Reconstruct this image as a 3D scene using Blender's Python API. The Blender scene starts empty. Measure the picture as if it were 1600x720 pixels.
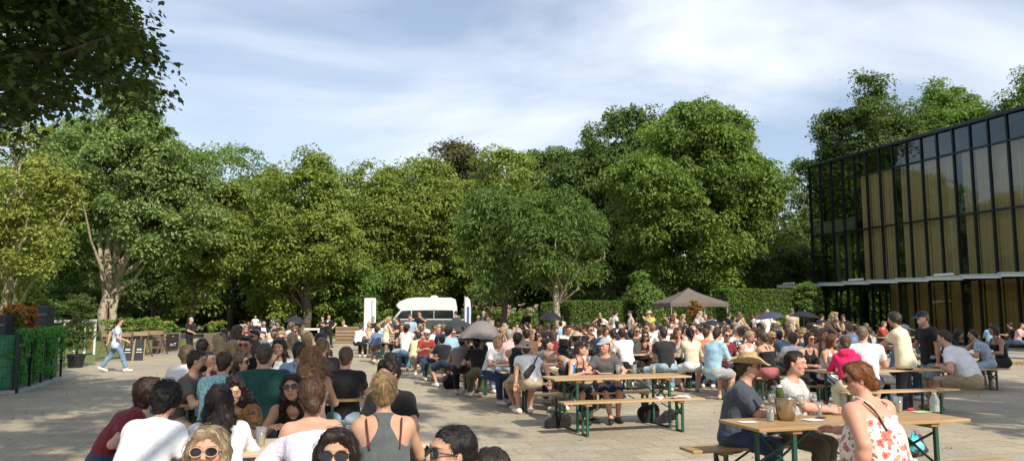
import bpy, math, random
import numpy as np
from mathutils import Vector, Matrix
R = math.radians
scene = bpy.context.scene
COL = scene.collection

# ------------------------------------------------------------------ camera
F = 1180.0; PITCH = math.atan(128.0 / F); CAM_Z = 1.72
cd = bpy.data.cameras.new('camera'); cam = bpy.data.objects.new('camera', cd); COL.objects.link(cam)
cd.sensor_width = 36; cd.lens = 36 * F / 1600; cd.clip_end = 2000; cd.clip_start = 0.05
cam.location = (0, 0, CAM_Z); cam.rotation_euler = (R(90) + PITCH, 0, 0)
scene.camera = cam

# ------------------------------------------------------------------ sky, sun, exposure
SUN_EL = 41.0; SUN_AZ = 147.0      # azimuth clockwise from +Y (behind the camera to the right)
w = bpy.data.worlds.new('World'); scene.world = w; w.use_nodes = True
nt = w.node_tree; nt.nodes.clear()
def N(t, typ, **kw):
    n = t.nodes.new(typ)
    for k, v in kw.items():
        if k in n.inputs.keys() if hasattr(n.inputs, 'keys') else False: n.inputs[k].default_value = v
        else: setattr(n, k, v)
    return n
sky = N(nt, 'ShaderNodeTexSky', sky_type='NISHITA', sun_disc=False, sun_elevation=R(SUN_EL), sun_rotation=R(SUN_AZ), air_density=1.0, dust_density=1.2, ozone_density=1.6)
tc = N(nt, 'ShaderNodeTexCoord'); sp = N(nt, 'ShaderNodeSeparateXYZ'); nt.links.new(tc.outputs['Generated'], sp.inputs[0])
zm = N(nt, 'ShaderNodeMath', operation='MAXIMUM'); nt.links.new(sp.outputs['Z'], zm.inputs[0]); zm.inputs[1].default_value = 0.0
za = N(nt, 'ShaderNodeMath', operation='ADD'); nt.links.new(zm.outputs[0], za.inputs[0]); za.inputs[1].default_value = 0.22
dv = N(nt, 'ShaderNodeVectorMath', operation='DIVIDE'); cmb = N(nt, 'ShaderNodeCombineXYZ')
for i in range(2): nt.links.new(za.outputs[0], cmb.inputs[i])
cmb.inputs[2].default_value = 1.0
nt.links.new(tc.outputs['Generated'], dv.inputs[0]); nt.links.new(cmb.outputs[0], dv.inputs[1])
mp = N(nt, 'ShaderNodeMapping'); nt.links.new(dv.outputs[0], mp.inputs[0]); mp.inputs['Rotation'].default_value = (0, 0, R(-28)); mp.inputs['Scale'].default_value = (0.7, 0.9, 1.0); mp.inputs['Location'].default_value = (3.3, 1.2, 0)
n1 = N(nt, 'ShaderNodeTexNoise'); n1.inputs['Scale'].default_value = 1.15; n1.inputs['Detail'].default_value = 9; n1.inputs['Roughness'].default_value = 0.50; n1.inputs['Distortion'].default_value = 0.5
nt.links.new(mp.outputs[0], n1.inputs[0])
rp = N(nt, 'ShaderNodeValToRGB'); nt.links.new(n1.outputs['Fac'], rp.inputs[0])
rp.color_ramp.elements[0].position = 0.38; rp.color_ramp.elements[0].color = (0.25,) * 3 + (1,)
rp.color_ramp.elements[1].position = 0.60; rp.color_ramp.elements[1].color = (1, 1, 1, 1)
mix = N(nt, 'ShaderNodeMix', data_type='RGBA'); nt.links.new(rp.outputs[0], mix.inputs[0]); nt.links.new(sky.outputs[0], mix.inputs[6])
# the cloud veil itself: brighter towards the thick parts
mixc = N(nt, 'ShaderNodeMix', data_type='RGBA'); nt.links.new(n1.outputs['Fac'], mixc.inputs[0])
mixc.inputs[6].default_value = (5.2, 6.0, 7.1, 1); mixc.inputs[7].default_value = (7.9, 8.1, 8.5, 1)
nt.links.new(mixc.outputs[2], mix.inputs[7])
bg = N(nt, 'ShaderNodeBackground'); bg.inputs[1].default_value = 0.108; nt.links.new(mix.outputs[2], bg.inputs[0])
wo = N(nt, 'ShaderNodeOutputWorld'); nt.links.new(bg.outputs[0], wo.inputs[0])

sl = bpy.data.lights.new('sun', 'SUN'); sl.energy = 4.2; sl.angle = R(0.55); sl.color = (1.0, 0.91, 0.76)
so = bpy.data.objects.new('sun', sl); COL.objects.link(so)
sdir = Vector((math.sin(R(SUN_AZ)) * math.cos(R(SUN_EL)), math.cos(R(SUN_AZ)) * math.cos(R(SUN_EL)), math.sin(R(SUN_EL))))
so.rotation_euler = sdir.to_track_quat('Z', 'Y').to_euler(); so.location = (30, -20, 40)
vs = scene.view_settings; vs.view_transform = 'Standard'; vs.look = 'None'; vs.exposure = 0.50; vs.gamma = 1.0; vs.use_curve_mapping = False
scene.cycles.max_bounces = 6; scene.cycles.transparent_max_bounces = 12; scene.cycles.diffuse_bounces = 3
scene.cycles.use_denoising = True
scene.cycles.caustics_reflective = False; scene.cycles.caustics_refractive = False

# ------------------------------------------------------------------ places: photograph pixel -> point on the real ground / at a real distance
CP, SP_ = math.cos(PITCH), math.sin(PITCH)
def ray(px, py):
    x = (px - 800) / F; v = (360 - py) / F
    return np.array([x, CP - v * SP_, SP_ + v * CP])
def at(px, py, Y):
    r = ray(px, py); return np.array([0, 0, CAM_Z]) + r * (Y / r[1])
def gnd(px, py, z=0.0):
    r = ray(px, py); t = (z - CAM_Z) / r[2]; return np.array([0, 0, CAM_Z]) + r * t
def pix(p):   # world point -> photograph pixel
    x, y, z = p[0], p[1], p[2] - CAM_Z
    d = y * CP + z * SP_; u = -y * SP_ + z * CP
    return 800 + F * x / d, 360 - F * u / d
TH = R(16.5); CT, ST = math.cos(TH), math.sin(TH)
E1 = np.array([CT, ST, 0]); E2 = np.array([-ST, CT, 0])
def uv(u, v, z=0.0): return u * E1 + v * E2 + np.array([0, 0, z])
def touv(p): return p[0] * CT + p[1] * ST, -p[0] * ST + p[1] * CT

# ------------------------------------------------------------------ object helpers
def tag(o, label=None, cat=None, group=None, kind=None):
    if label: o['label'] = label
    if cat: o['category'] = cat
    if group: o['group'] = group
    if kind: o['kind'] = kind
    return o
def empty(name, loc=(0, 0, 0), rz=0.0):
    o = bpy.data.objects.new(name, None); COL.objects.link(o); o.location = loc; o.rotation_euler = (0, 0, rz); o.empty_display_size = 0.2
    return o
def link(name, me, parent=None, mats=None, loc=None):
    o = bpy.data.objects.new(name, me); COL.objects.link(o)
    if parent is not None: o.parent = parent
    if loc is not None: o.location = loc
    if mats:
        for m in mats: me.materials.append(m)
    return o
def copy_tree(o, parent=None):
    c = o.copy(); COL.objects.link(c); c.parent = parent
    for ch in o.children: copy_tree(ch, c)
    return c
def mesh_np(name, V, Fq, smooth=True, mi=None):
    """V (n,3); Fq (m,k) array of equal polygons, or list of such arrays"""
    me = bpy.data.meshes.new(name)
    if not isinstance(Fq, list): Fq = [Fq]
    Fq = [np.asarray(f, dtype=np.int32) for f in Fq if len(f)]
    V = np.asarray(V, dtype=np.float32)
    me.vertices.add(len(V)); me.vertices.foreach_set('co', V.ravel())
    loops = np.concatenate([f.ravel() for f in Fq]); sizes = np.concatenate([np.full(len(f), f.shape[1], dtype=np.int32) for f in Fq])
    me.loops.add(len(loops)); me.loops.foreach_set('vertex_index', loops)
    me.polygons.add(len(sizes)); starts = np.concatenate([[0], np.cumsum(sizes)[:-1]]).astype(np.int32)
    me.polygons.foreach_set('loop_start', starts); me.polygons.foreach_set('loop_total', sizes)
    if mi is not None: me.polygons.foreach_set('material_index', np.asarray(mi, dtype=np.int32))
    me.update(calc_edges=True)
    me.polygons.foreach_set('use_smooth', np.full(len(sizes), bool(smooth)))
    return me
def nrm(v):
    v = np.asarray(v, float); return v / (np.linalg.norm(v) + 1e-12)

class MB:
    def __init__(s): s.v = []; s.f = []; s.m = []
    def add(s, V, Fc, m=0):
        b = len(s.v); s.v += [tuple(map(float, p)) for p in V]; s.f += [tuple(b + i for i in f) for f in Fc]; s.m += [m] * len(Fc); return s
    def box(s, c, size, rz=0.0, m=0, ax=None):
        hx, hy, hz = size[0] / 2, size[1] / 2, size[2] / 2
        c = np.array(c, float)
        if ax is None: ax = (np.array([math.cos(rz), math.sin(rz), 0]), np.array([-math.sin(rz), math.cos(rz), 0]), np.array([0, 0, 1.]))
        V = [c + ax[0] * a * hx + ax[1] * b * hy + ax[2] * d * hz for a, b, d in ((-1,-1,-1),(1,-1,-1),(1,1,-1),(-1,1,-1),(-1,-1,1),(1,-1,1),(1,1,1),(-1,1,1))]
        return s.add(V, [(0,3,2,1),(4,5,6,7),(0,1,5,4),(1,2,6,5),(2,3,7,6),(3,0,4,7)], m)
    def bar(s, a, b, wx, wy, m=0, up=(0, 0, 1)):
        a = np.array(a, float); b = np.array(b, float); d = nrm(b - a); u = np.array(up, float)
        if abs(d @ u) > .98: u = np.array([0, 1., 0])
        x = nrm(np.cross(d, u)); y = np.cross(x, d)
        return s.box((a + b) / 2, (np.linalg.norm(b - a), wx, wy), m=m, ax=(d, x, y))
    def tube(s, pts, rad, n=8, m=0, cap=True):
        pts = [np.array(p, float) for p in pts]
        if np.isscalar(rad): rad = [rad] * len(pts)
        V = []; u = None
        for i, p in enumerate(pts):
            d = nrm(pts[min(i + 1, len(pts) - 1)] - pts[max(i - 1, 0)])
            if u is None:
                u = np.cross(d, [0, 0, 1.]);
                if np.linalg.norm(u) < .05: u = np.cross(d, [0, 1., 0])
            u = nrm(u - d * (u @ d)); w_ = np.cross(d, u)
            for k in range(n):
                a = 2 * math.pi * k / n; V.append(p + (u * math.cos(a) + w_ * math.sin(a)) * rad[i])
        Fc = []
        for i in range(len(pts) - 1):
            for k in range(n): Fc.append((i * n + k, i * n + (k + 1) % n, (i + 1) * n + (k + 1) % n, (i + 1) * n + k))
        if cap: Fc += [tuple(range(n))[::-1], tuple((len(pts) - 1) * n + k for k in range(n))]
        return s.add(V, Fc, m)
    def lathe(s, c, prof, n=24, m=0, close=True):
        c = np.array(c, float); V = []; Fc = []
        for r, z in prof:
            for k in range(n): V.append(c + np.array([r * math.cos(2 * math.pi * k / n), r * math.sin(2 * math.pi * k / n), z]))
        for i in range(len(prof) - 1):
            for k in range(n): Fc.append((i * n + k, i * n + (k + 1) % n, (i + 1) * n + (k + 1) % n, (i + 1) * n + k))
        if close: Fc += [tuple(range(n))[::-1], tuple((len(prof) - 1) * n + k for k in range(n))]
        return s.add(V, Fc, m)
    def prism(s, poly, depth_vec, m=0):
        n = len(poly); P = [np.array(p, float) for p in poly]; Q = [p + np.array(depth_vec, float) for p in P]
        return s.add(P + Q, [tuple(range(n))[::-1], tuple(range(n, 2 * n))] + [(i, (i + 1) % n, n + (i + 1) % n, n + i) for i in range(n)], m)
    def build(s, name, mats, parent=None, smooth=False, bevel=0.0, loc=None):
        me = bpy.data.meshes.new(name); me.from_pydata(s.v, [], s.f); me.update()
        me.polygons.foreach_set('material_index', np.array(s.m, dtype=np.int32))
        me.polygons.foreach_set('use_smooth', np.full(len(s.f), bool(smooth)))
        if not isinstance(mats, (list, tuple)): mats = [mats]
        o = link(name, me, parent, mats, loc)
        if bevel:
            b = o.modifiers.new('b', 'BEVEL'); b.width = bevel; b.segments = 2; b.limit_method = 'ANGLE'
        return o

# ------------------------------------------------------------------ materials
def newmat(name):
    m = bpy.data.materials.new(name); m.use_nodes = True; m.node_tree.nodes.clear()
    t = m.node_tree; o = t.nodes.new('ShaderNodeOutputMaterial'); return m, t, o
def L(t, a, b): t.links.new(a, b)
def objcoord(t, scale=(1, 1, 1), rot=(0, 0, 0), src='Object'):
    c = t.nodes.new('ShaderNodeTexCoord'); mpn = t.nodes.new('ShaderNodeMapping'); L(t, c.outputs[src], mpn.inputs[0])
    mpn.inputs['Scale'].default_value = scale; mpn.inputs['Rotation'].default_value = rot; return mpn.outputs[0]
def noise(t, vec, scale, detail=4, rough=.55, dist=0.0):
    n = t.nodes.new('ShaderNodeTexNoise'); n.inputs['Scale'].default_value = scale; n.inputs['Detail'].default_value = detail; n.inputs['Roughness'].default_value = rough; n.inputs['Distortion'].default_value = dist
    if vec is not None: L(t, vec, n.inputs['Vector'])
    return n.outputs['Fac']
def ramp(t, fac, stops):
    n = t.nodes.new('ShaderNodeValToRGB'); L(t, fac, n.inputs[0]); e = n.color_ramp.elements
    while len(e) < len(stops): e.new(0.5)
    for el, (p, c) in zip(e, stops):
        el.position = p; el.color = (c if hasattr(c, '__len__') else (c, c, c)) + ((1,) if not hasattr(c, '__len__') or len(c) == 3 else ())
    return n.outputs[0]
def mixc(t, fac, a, b, blend='MIX'):
    n = t.nodes.new('ShaderNodeMix'); n.data_type = 'RGBA'; n.blend_type = blend
    for s_, v in ((0, fac), (6, a), (7, b)):
        if hasattr(v, 'links') or isinstance(v, bpy.types.NodeSocket): L(t, v, n.inputs[s_])
        else: n.inputs[s_].default_value = v if s_ == 0 else tuple(v)[:3] + (1,)
    return n.outputs[2]
def math_(t, op, a, b=None, c=None):
    n = t.nodes.new('ShaderNodeMath'); n.operation = op
    for i, v in enumerate((a, b, c)):
        if v is None: continue
        if isinstance(v, bpy.types.NodeSocket): L(t, v, n.inputs[i])
        else: n.inputs[i].default_value = v
    return n.outputs[0]
def bump(t, h, strength=.3, dist=.01, normal=None):
    n = t.nodes.new('ShaderNodeBump'); n.inputs['Strength'].default_value = strength; n.inputs['Distance'].default_value = dist; L(t, h, n.inputs['Height'])
    if normal is not None: L(t, normal, n.inputs['Normal'])
    return n.outputs[0]
def princ(t, out, col, rough=.6, metal=0.0, normal=None, **kw):
    p = t.nodes.new('ShaderNodeBsdfPrincipled')
    for k, v in (('Base Color', col), ('Roughness', rough), ('Metallic', metal)):
        if isinstance(v, bpy.types.NodeSocket): L(t, v, p.inputs[k])
        else: p.inputs[k].default_value = (tuple(v)[:3] + (1,)) if k == 'Base Color' else v
    for k, v in kw.items(): p.inputs[k.replace('_', ' ')].default_value = v
    if normal is not None: L(t, normal, p.inputs['Normal'])
    if out is not None: L(t, p.outputs[0], out.inputs[0])
    return p
_mc = {}
def simple(name, col, rough=.6, metal=0.0, var=.15, scale=6.0, bmp=0.0):
    if name in _mc: return _mc[name]
    m, t, o = newmat(name)
    c = objcoord(t); n = noise(t, c, scale, 5)
    d = tuple(x * (1 - var) for x in col); l = tuple(min(1, x * (1 + var)) for x in col)
    cc = ramp(t, n, [(.3, d), (.7, l)])
    nn = bump(t, noise(t, c, scale * 8, 3), bmp, .01) if bmp else None
    princ(t, o, cc, rough, metal, nn); _mc[name] = m; return m
def wood(name, col, dark, axis=0, scale=1.0, rough=.45):
    if name in _mc: return _mc[name]
    m, t, o = newmat(name); s = [26., 26., 26.]; s[axis] = 1.3
    c = objcoord(t, tuple(x * scale for x in s)); g = noise(t, c, 1.0, 6, .6, .6)
    big = noise(t, objcoord(t), 1.7, 3)
    cc = ramp(t, g, [(.28, dark), (.62, col)]); cc = mixc(t, math_(t, 'MULTIPLY', big, .45), cc, dark)
    inf = t.nodes.new('ShaderNodeObjectInfo'); br = t.nodes.new('ShaderNodeHueSaturation'); L(t, cc, br.inputs['Color'])
    L(t, math_(t, 'MULTIPLY_ADD', inf.outputs['Random'], .5, .72), br.inputs['Value']); L(t, math_(t, 'MULTIPLY_ADD', inf.outputs['Random'], -.35, 1.1), br.inputs['Saturation'])
    rr = ramp(t, big, [(.3, rough - .1), (.7, rough + .2)])
    p = princ(t, o, br.outputs[0], rough, 0, bump(t, g, .15, .004)); L(t, rr, p.inputs['Roughness']); _mc[name] = m; return m
rng = np.random.default_rng(7); random.seed(7)
# ================================================================== SETTING
def sheet(name, pts, z, mat, kind='structure'):
    mb = MB(); mb.add([(p[0], p[1], z) for p in pts], [tuple(range(len(pts)))]); o = mb.build(name, mat); tag(o, kind=kind); return o
def m_lawn():
    m, t, o = newmat('lawn'); c = objcoord(t)
    a = noise(t, c, .35, 5); b = noise(t, c, 9, 6, .7)
    cc = ramp(t, b, [(.3, (.055, .095, .02)), (.7, (.14, .20, .045))]); cc = mixc(t, ramp(t, a, [(.4, 0.0), (.65, .7)]), cc, (.16, .15, .06))
    princ(t, o, cc, .9, 0, bump(t, b, .8, .04)); return m
def m_paving():
    m, t, o = newmat('paving'); c = objcoord(t, rot=(0, 0, -TH))
    br = t.nodes.new('ShaderNodeTexBrick'); L(t, c, br.inputs['Vector']); br.inputs['Scale'].default_value = 1.0
    wv = noise(t, c, .8, 2)
    br.inputs['Brick Width'].default_value = .62; br.inputs['Row Height'].default_value = .41; br.inputs['Mortar Size'].default_value = .012; br.inputs['Mortar Smooth'].default_value = .4
    br.offset = .5; br.inputs['Color1'].default_value = (.42, .355, .245, 1); br.inputs['Color2'].default_value = (.335, .283, .192, 1); br.inputs['Mortar'].default_value = (.22, .20, .155, 1)
    grime = noise(t, c, .45, 6, .65, .4); fine = noise(t, c, 22, 5, .7); mid = noise(t, c, 3.2, 5, .7, .6)
    cc = mixc(t, ramp(t, grime, [(.40, 0.0), (.62, .75)]), br.outputs['Color'], (.26, .235, .19))
    cc = mixc(t, ramp(t, mid, [(.5, 0.0), (.75, .35)]), cc, (.46, .42, .34))
    cc = mixc(t, .8, cc, ramp(t, fine, [(.2, .5), (.8, 1.45)]), 'MULTIPLY')
    vor = t.nodes.new('ShaderNodeTexVoronoi'); vor.inputs['Scale'].default_value = 1.3; L(t, c, vor.inputs['Vector'])
    cc = mixc(t, math_(t, 'MULTIPLY', math_(t, 'LESS_THAN', vor.outputs['Distance'], .06), .75), cc, (.09, .08, .07))
    h = math_(t, 'MULTIPLY_ADD', br.outputs['Fac'], -1.0, fine)
    h2 = math_(t, 'ADD', h, math_(t, 'MULTIPLY', mid, 1.2))
    princ(t, o, cc, ramp(t, grime, [(.3, .55), (.7, .85)]), 0, bump(t, h2, .5, .012)); return m
M_LAWN = m_lawn(); M_PAVE = m_paving()
sheet('ground', [(-500, -300), (500, -300), (500, 700), (-500, 700)], 0.0, M_LAWN)
def g2(x, y): return gnd(x, y)[:2]
pv = [(-30, -25), (-30, 17), g2(60, 590), g2(105, 574), g2(150, 568), g2(200, 561), g2(260, 552), g2(330, 540), g2(352, 534), g2(372, 530), uv(-2, 52)[:2], uv(60, 52)[:2], (90, -25)]
sheet('paving', pv, 0.004, M_PAVE)
sheet('path', [g2(328, 540), g2(290, 530.5), g2(235, 524.5), g2(100, 521), g2(100, 518), g2(280, 521), g2(354, 532.5), g2(380,534)], 0.008, simple('path_gravel', (.36, .32, .26), .9, var=.2, scale=3))
# low granite kerb along the lawn
mk = MB()
kp = [g2(105, 574), g2(150, 568), g2(200, 561), g2(260, 552), g2(330, 540)]
for a, b in zip(kp[:-1], kp[1:]): mk.bar((a[0], a[1], .02), (b[0], b[1], .02), .12, .05)
tag(mk.build('kerb', simple('granite', (.33, .32, .30), .8, var=.2, scale=9)), kind='structure')
# the raised terrace strip in front of the glass building
tz = MB(); a, b, c_, d = uv(24.5, 24), uv(24.5, 44), uv(33, 44), uv(33, 24)
M_TERR = simple('terrace_stone', (.30, .28, .24), .8, var=.14, scale=1.2)
tz.add([uv(26.2, 5, .06), uv(33.6, 5, .06), uv(33.6, 48, .06), uv(26.2, 48, .06), uv(26.2, 5, 0.0), uv(26.2, 48, 0.0)], [(0, 3, 2, 1)[::-1], (0, 4, 5, 3)])
tag(tz.build('pavement', M_TERR), kind='structure')

# ------------------------------------------------------------------ foliage
def m_leaf(name, dark, light, trans=.35):
    m, t, o = newmat(name); at_ = t.nodes.new('ShaderNodeAttribute'); at_.attribute_name = 'tint'
    cc = ramp(t, at_.outputs['Fac'], [(0.0, dark), (1.0, light)])
    p = princ(t, None, cc, .55); p.inputs['Specular IOR Level'].default_value = .35
    tr = t.nodes.new('ShaderNodeBsdfTranslucent'); L(t, mixc(t, .5, cc, (light[0] * 1.3, light[1] * 1.5, light[2] * .6)), tr.inputs[0])
    mx = t.nodes.new('ShaderNodeMixShader'); mx.inputs[0].default_value = trans; L(t, p.outputs[0], mx.inputs[1]); L(t, tr.outputs[0], mx.inputs[2]); L(t, mx.outputs[0], o.inputs[0]); return m
def m_bark(name, a, b):
    m, t, o = newmat(name); c = objcoord(t, (6, 6, 1.1)); n = noise(t, c, 1.6, 6, .7, .8)
    princ(t, o, ramp(t, n, [(.3, a), (.7, b)]), .9, 0, bump(t, n, .9, .05)); return m
LEAF = {
 'olive': m_leaf('leaf_olive', (0.090, 0.133, 0.027), (0.290, 0.349, 0.078)),
 'green': m_leaf('leaf_green', (0.062, 0.126, 0.027), (0.202, 0.307, 0.069)),
 'ash': m_leaf('leaf_ash', (.056, .112, .026), (.175, .262, .066)),
 'beech': m_leaf('leaf_beech', (0.061, 0.123, 0.025), (0.215, 0.304, 0.063)),
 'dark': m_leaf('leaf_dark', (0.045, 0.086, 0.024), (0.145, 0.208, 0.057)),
 'silver': m_leaf('leaf_silver', (0.088, 0.153, 0.045), (0.266, 0.349, 0.120)),
 'yellow': m_leaf('leaf_yellow', (0.116, 0.158, 0.030), (0.339, 0.367, 0.083)),
 'hedge': m_leaf('leaf_hedge', (0.058, 0.113, 0.021), (0.169, 0.256, 0.048)),
 'shade': m_leaf('leaf_near_shade', (0.023, 0.044, 0.009), (0.074, 0.113, 0.021), .3),  # near lime leaves, canopy shade put into the darker leaf colours
 'copper': m_leaf('leaf_copper', (0.064, 0.074, 0.032), (0.162, 0.162, 0.072)),
}
BARK = m_bark('bark', (.055, .042, .030), (.16, .13, .10)); BARKL = m_bark('bark_pale', (.24, .19, .14), (.52, .45, .36))

def leaves(name, cen, rad, per, size, mat, parent=None, flat=.65, droop=0.0, seed=0, aspect=.62, tint=None, out=None, shell=.25, poly=4):
    """cen (n,3) clump centres, rad (n,) radii: scatter PER folded leaf sprays on each"""
    g = np.random.default_rng(seed); n = len(cen); M = n * per
    C = np.repeat(cen, per, 0); Rr = np.repeat(rad, per)
    d = g.normal(size=(M, 3)); d /= np.linalg.norm(d, axis=1, keepdims=True); d[:, 2] = np.where(g.random(M) < .6, np.abs(d[:, 2]), d[:, 2])
    rr = Rr * np.clip(1 - shell * np.abs(g.normal(size=M)) + .22 * np.where(g.random(M) < .25, np.abs(g.normal(size=M)), 0), .05, 1.7)
    off = d * rr[:, None]; off[:, 2] *= flat; off[:, 2] -= droop * (off[:, 0] ** 2 + off[:, 1] ** 2) / np.maximum(Rr, .1)
    P = C + off
    nn = d * .55 + np.array([0, 0, .75]) + g.normal(size=(M, 3)) * .45
    nn /= np.linalg.norm(nn, axis=1, keepdims=True)
    t_ = g.normal(size=(M, 3)) + d * .8 + np.array([0, 0, -.5 - droop * 2]); t_ -= nn * (t_ * nn).sum(1, keepdims=True); t_ /= np.linalg.norm(t_, axis=1, keepdims=True)
    b_ = np.cross(nn, t_); s = size * (.6 + .8 * g.random(M))[:, None]
    if poly == 4:
        V = np.stack([P - t_ * s * .5, P + b_ * s * aspect * .5 + nn * s * .08, P + t_ * s * .5 - nn * s * .12, P - b_ * s * aspect * .5 + nn * s * .08], 1).reshape(-1, 3)
        k = 4
    else:   # lobed leaf, 7 corners
        prof = [(-.5, 0), (-.32, .36), (.05, .5), (.1, .2), (.5, .04), (.12, -.22), (.02, -.5), (-.33, -.34)]
        V = np.stack([P + t_ * s * a + b_ * s * b * aspect * 1.2 - nn * s * .15 * abs(b) for a, b in prof], 1).reshape(-1, 3); k = len(prof)
    Fq = np.arange(M * k, dtype=np.int32).reshape(M, k)
    me = mesh_np(name, V, Fq, smooth=False)
    base = np.repeat(g.random(n) if tint is None else tint, per)
    tv = np.clip(.18 + .45 * base + .37 * g.random(M), 0, 1)
    at_ = me.attributes.new('tint', 'FLOAT', 'POINT'); at_.data.foreach_set('value', np.repeat(tv, k).astype(np.float32))
    return link(name, me, parent, [mat])

def limbs(mb, base, top, r0, r1, n=5, wob=.25, g=None):
    pts = [np.array(base, float)]
    for i in range(1, n):
        f = i / (n - 1); pts.append(np.array(base) * (1 - f) + np.array(top) * f + (g.normal(size=3) * wob * (1 if i < n - 1 else 0)) * [1, 1, .3])
    rr = [r0 * (1 - i / (n - 1)) ** .8 + r1 for i in range(n)]; mb.tube(pts, rr, 8); return pts
def tree(label, px, top, hw, Y, bot, leaf, seed, lsize=.26, dens=1.0, trunkpx=None, bark=None, cat='tree', group='park trees behind the beer garden', shape='round', clump=1.25, gap=0.0, droop=.15, aspect=.62, trunk_r=.28, depth=None, loc=None, dims=None, name='park_tree', poly=4, stems=None, window=None):
    lsize *= .80
    g = np.random.default_rng(seed)
    if loc is None:
        c = at(px, top, Y); x0 = c[0]; zt = c[2]; rx = hw * Y / F; zb = max(at(px, bot, Y)[2], .6)
    else: x0, Y, zt, rx, zb = loc
    ry = depth or min(rx * .9, 5.0); root = empty(name, (x0, Y, 0)); tag(root, label, cat, group)
    H = zt - zb; cz = zb + H * .5
    # clump centres: points of an egg-shaped crown, mostly near its skin, with noise on the outline
    k = int(dens * 6.5 * (rx * H * 1.6 + ry * H + rx * ry) / (clump ** 2) / 2.2) + 8
    ns = int(9 + 1.1 * rx * H / 14); sd = g.normal(size=(ns, 3)); sd /= np.linalg.norm(sd, axis=1, keepdims=True)
    sc_ = sd * (.40 + .38 * g.random(ns))[:, None]; sc_[:3] *= .35; sc_[0] = (g.uniform(-.15, .15), 0, .62)
    sr = .30 + .20 * g.random(ns)
    if shape == 'cone': sc_[:, :2] *= np.clip(.9 - .8 * sc_[:, 2:3], .1, 1.3); sr *= np.clip(1 - .7 * sc_[:, 2], .35, 1.2)
    elif shape == 'umbrella': sc_[:, :2] *= 1.15
    which = g.choice(ns, k * 2, p=sr ** 2 / (sr ** 2).sum())
    d = g.normal(size=(k * 2, 3)) + sc_[which] * 1.6; d /= np.linalg.norm(d, axis=1, keepdims=True)
    P = sc_[which] + d * (sr[which] * (1 - .5 * g.random(k * 2) ** 2))[:, None]
    ex = g.normal(size=(k * 2, 3)); ex /= np.linalg.norm(ex, axis=1, keepdims=True); ex *= (.55 + .38 * g.random(k * 2))[:, None] * (1 + .10 * np.sin(ex[:, :1] * 9 + seed) + .10 * np.sin(ex[:, 2:] * 11 + 2 * seed)); pick = (g.random(k * 2) < (.34 if shape != 'cone' else .0))[:, None]; P = np.where(pick, ex, P)
    wob = 1 + .08 * np.sin(P[:, 2] * 9 + seed)
    P *= wob[:, None]; P = P[P[:, 1] < .55][:k]; k = len(P); P = P * np.array([rx, ry, H / 2]) * 1.04
    P[:, 2] = np.where(P[:, 2] > 0, P[:, 2] * (H / 2 - clump * .5) / max(P[:, 2].max(), .1), P[:, 2]); P[:, 0] *= (rx - clump * .35) / np.percentile(np.abs(P[:, 0]), 97)
    P[:, 2] += cz
    if window is not None: wm = (np.abs(P[:, 0] - window[0]) < window[1]) & (P[:, 2] < window[2] + .8 * np.sin(P[:, 0] * 5)) & (P[:, 1] < 1.2); P = P[~wm]; k = len(P)
    if gap: keep = (np.sin(P[:, 0] * 1.7 + seed) * np.sin(P[:, 2] * 1.5 + seed * 1.3) + g.random(k) * .8) > gap - .45; P = P[keep]; k = len(P)
    rad = clump * (.42 + .85 * g.random(k) ** 1.3)
    per = int(max(12, 26 * dens * (clump / lsize) ** 2 * .22))
    leaves('crown', P, rad, per, lsize, LEAF[leaf], root, seed=seed, droop=droop, aspect=aspect, poly=poly)
    mb = MB(); tr = trunk_r; tx = 0 if trunkpx is None else (trunkpx - px) * Y / F
    bk = bark or BARK
    if stems:
        for (xb, xt, zt_, r_) in stems:
            limbs(mb, (xb * .3 + tx, 0, -.1), (xt + tx, .2, zt_), r_, .06, 7, .12, g)
    else:
        pts = limbs(mb, (tx, 0, -.15), (tx * .4, 0, cz + H * .18), tr, .07, 7, tr * .45, g)
        mb.tube([(tx, 0, -.15), (tx, 0, .25), (tx, 0, .9)], [tr * 1.7, tr * 1.25, tr * 1.02], 9)
    o_ = mb.build('trunk', bk, root, smooth=True)
    mb2 = MB(); idx = g.permutation(k)[:16]
    for i in idx:
        q = P[i]; f0 = g.uniform(.35, .8); s0 = np.array([tx * (1 - .6 * f0), 0, max(zb * .8, q[2] * f0 * .8)]); s0[2] = min(s0[2], cz + H * .1)
        limbs(mb2, s0, q, tr * .30, .02, 5, .2, g)
    mb2.build('limb', bk, root, smooth=True)
    return root
T = tree
# left side
T('tall chestnut tree with a pale trunk that forks into several stems, beside the lawn', 212, 138, 150, 46, 462, 'silver', 11, lsize=.27, dens=1.25, trunkpx=186, bark=BARKL, clump=1.05, trunk_r=.30, droop=.3, window=(-.9, 2.0, 7.6),
  stems=[(-.1, -.1, 10.4, .23), (.25, .7, 8.6, .19), (-.05, -.7, 9.2, .15), (.3, 1.2, 8.0, .12)])
T('yellowing tree with thin pale stem behind the ivy covered fence', 30, 172, 99, 34, 482, 'yellow', 12, lsize=.22, dens=.85, trunkpx=38, bark=BARKL, clump=.8, gap=.25, trunk_r=.2)
T('bushy green tree low behind the red flower box', -60, 240, 124, 40, 500, 'green', 13, lsize=.26, dens=.9)
T('light green airy tree with sky showing through its top', 372, 222, 70, 62, 452, 'green', 14, lsize=.26, dens=.62, clump=.9, gap=.35)
T('olive tree with a thin trunk between the forked chestnut and the airy tree', 322, 265, 70, 50, 487, 'olive', 15, lsize=.27, dens=.95, trunkpx=308, clump=.95, trunk_r=.2)
T('olive green lime tree whose pale trunk shows halfway up', 478, 234, 84, 53, 492, 'olive', 16, lsize=.27, dens=1.05, trunkpx=484, clump=.95)
T('olive tree with thin pointed top behind the pale limes', 425, 262, 59, 57, 492, 'olive', 26, lsize=.28, dens=.95, clump=.95)
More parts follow.
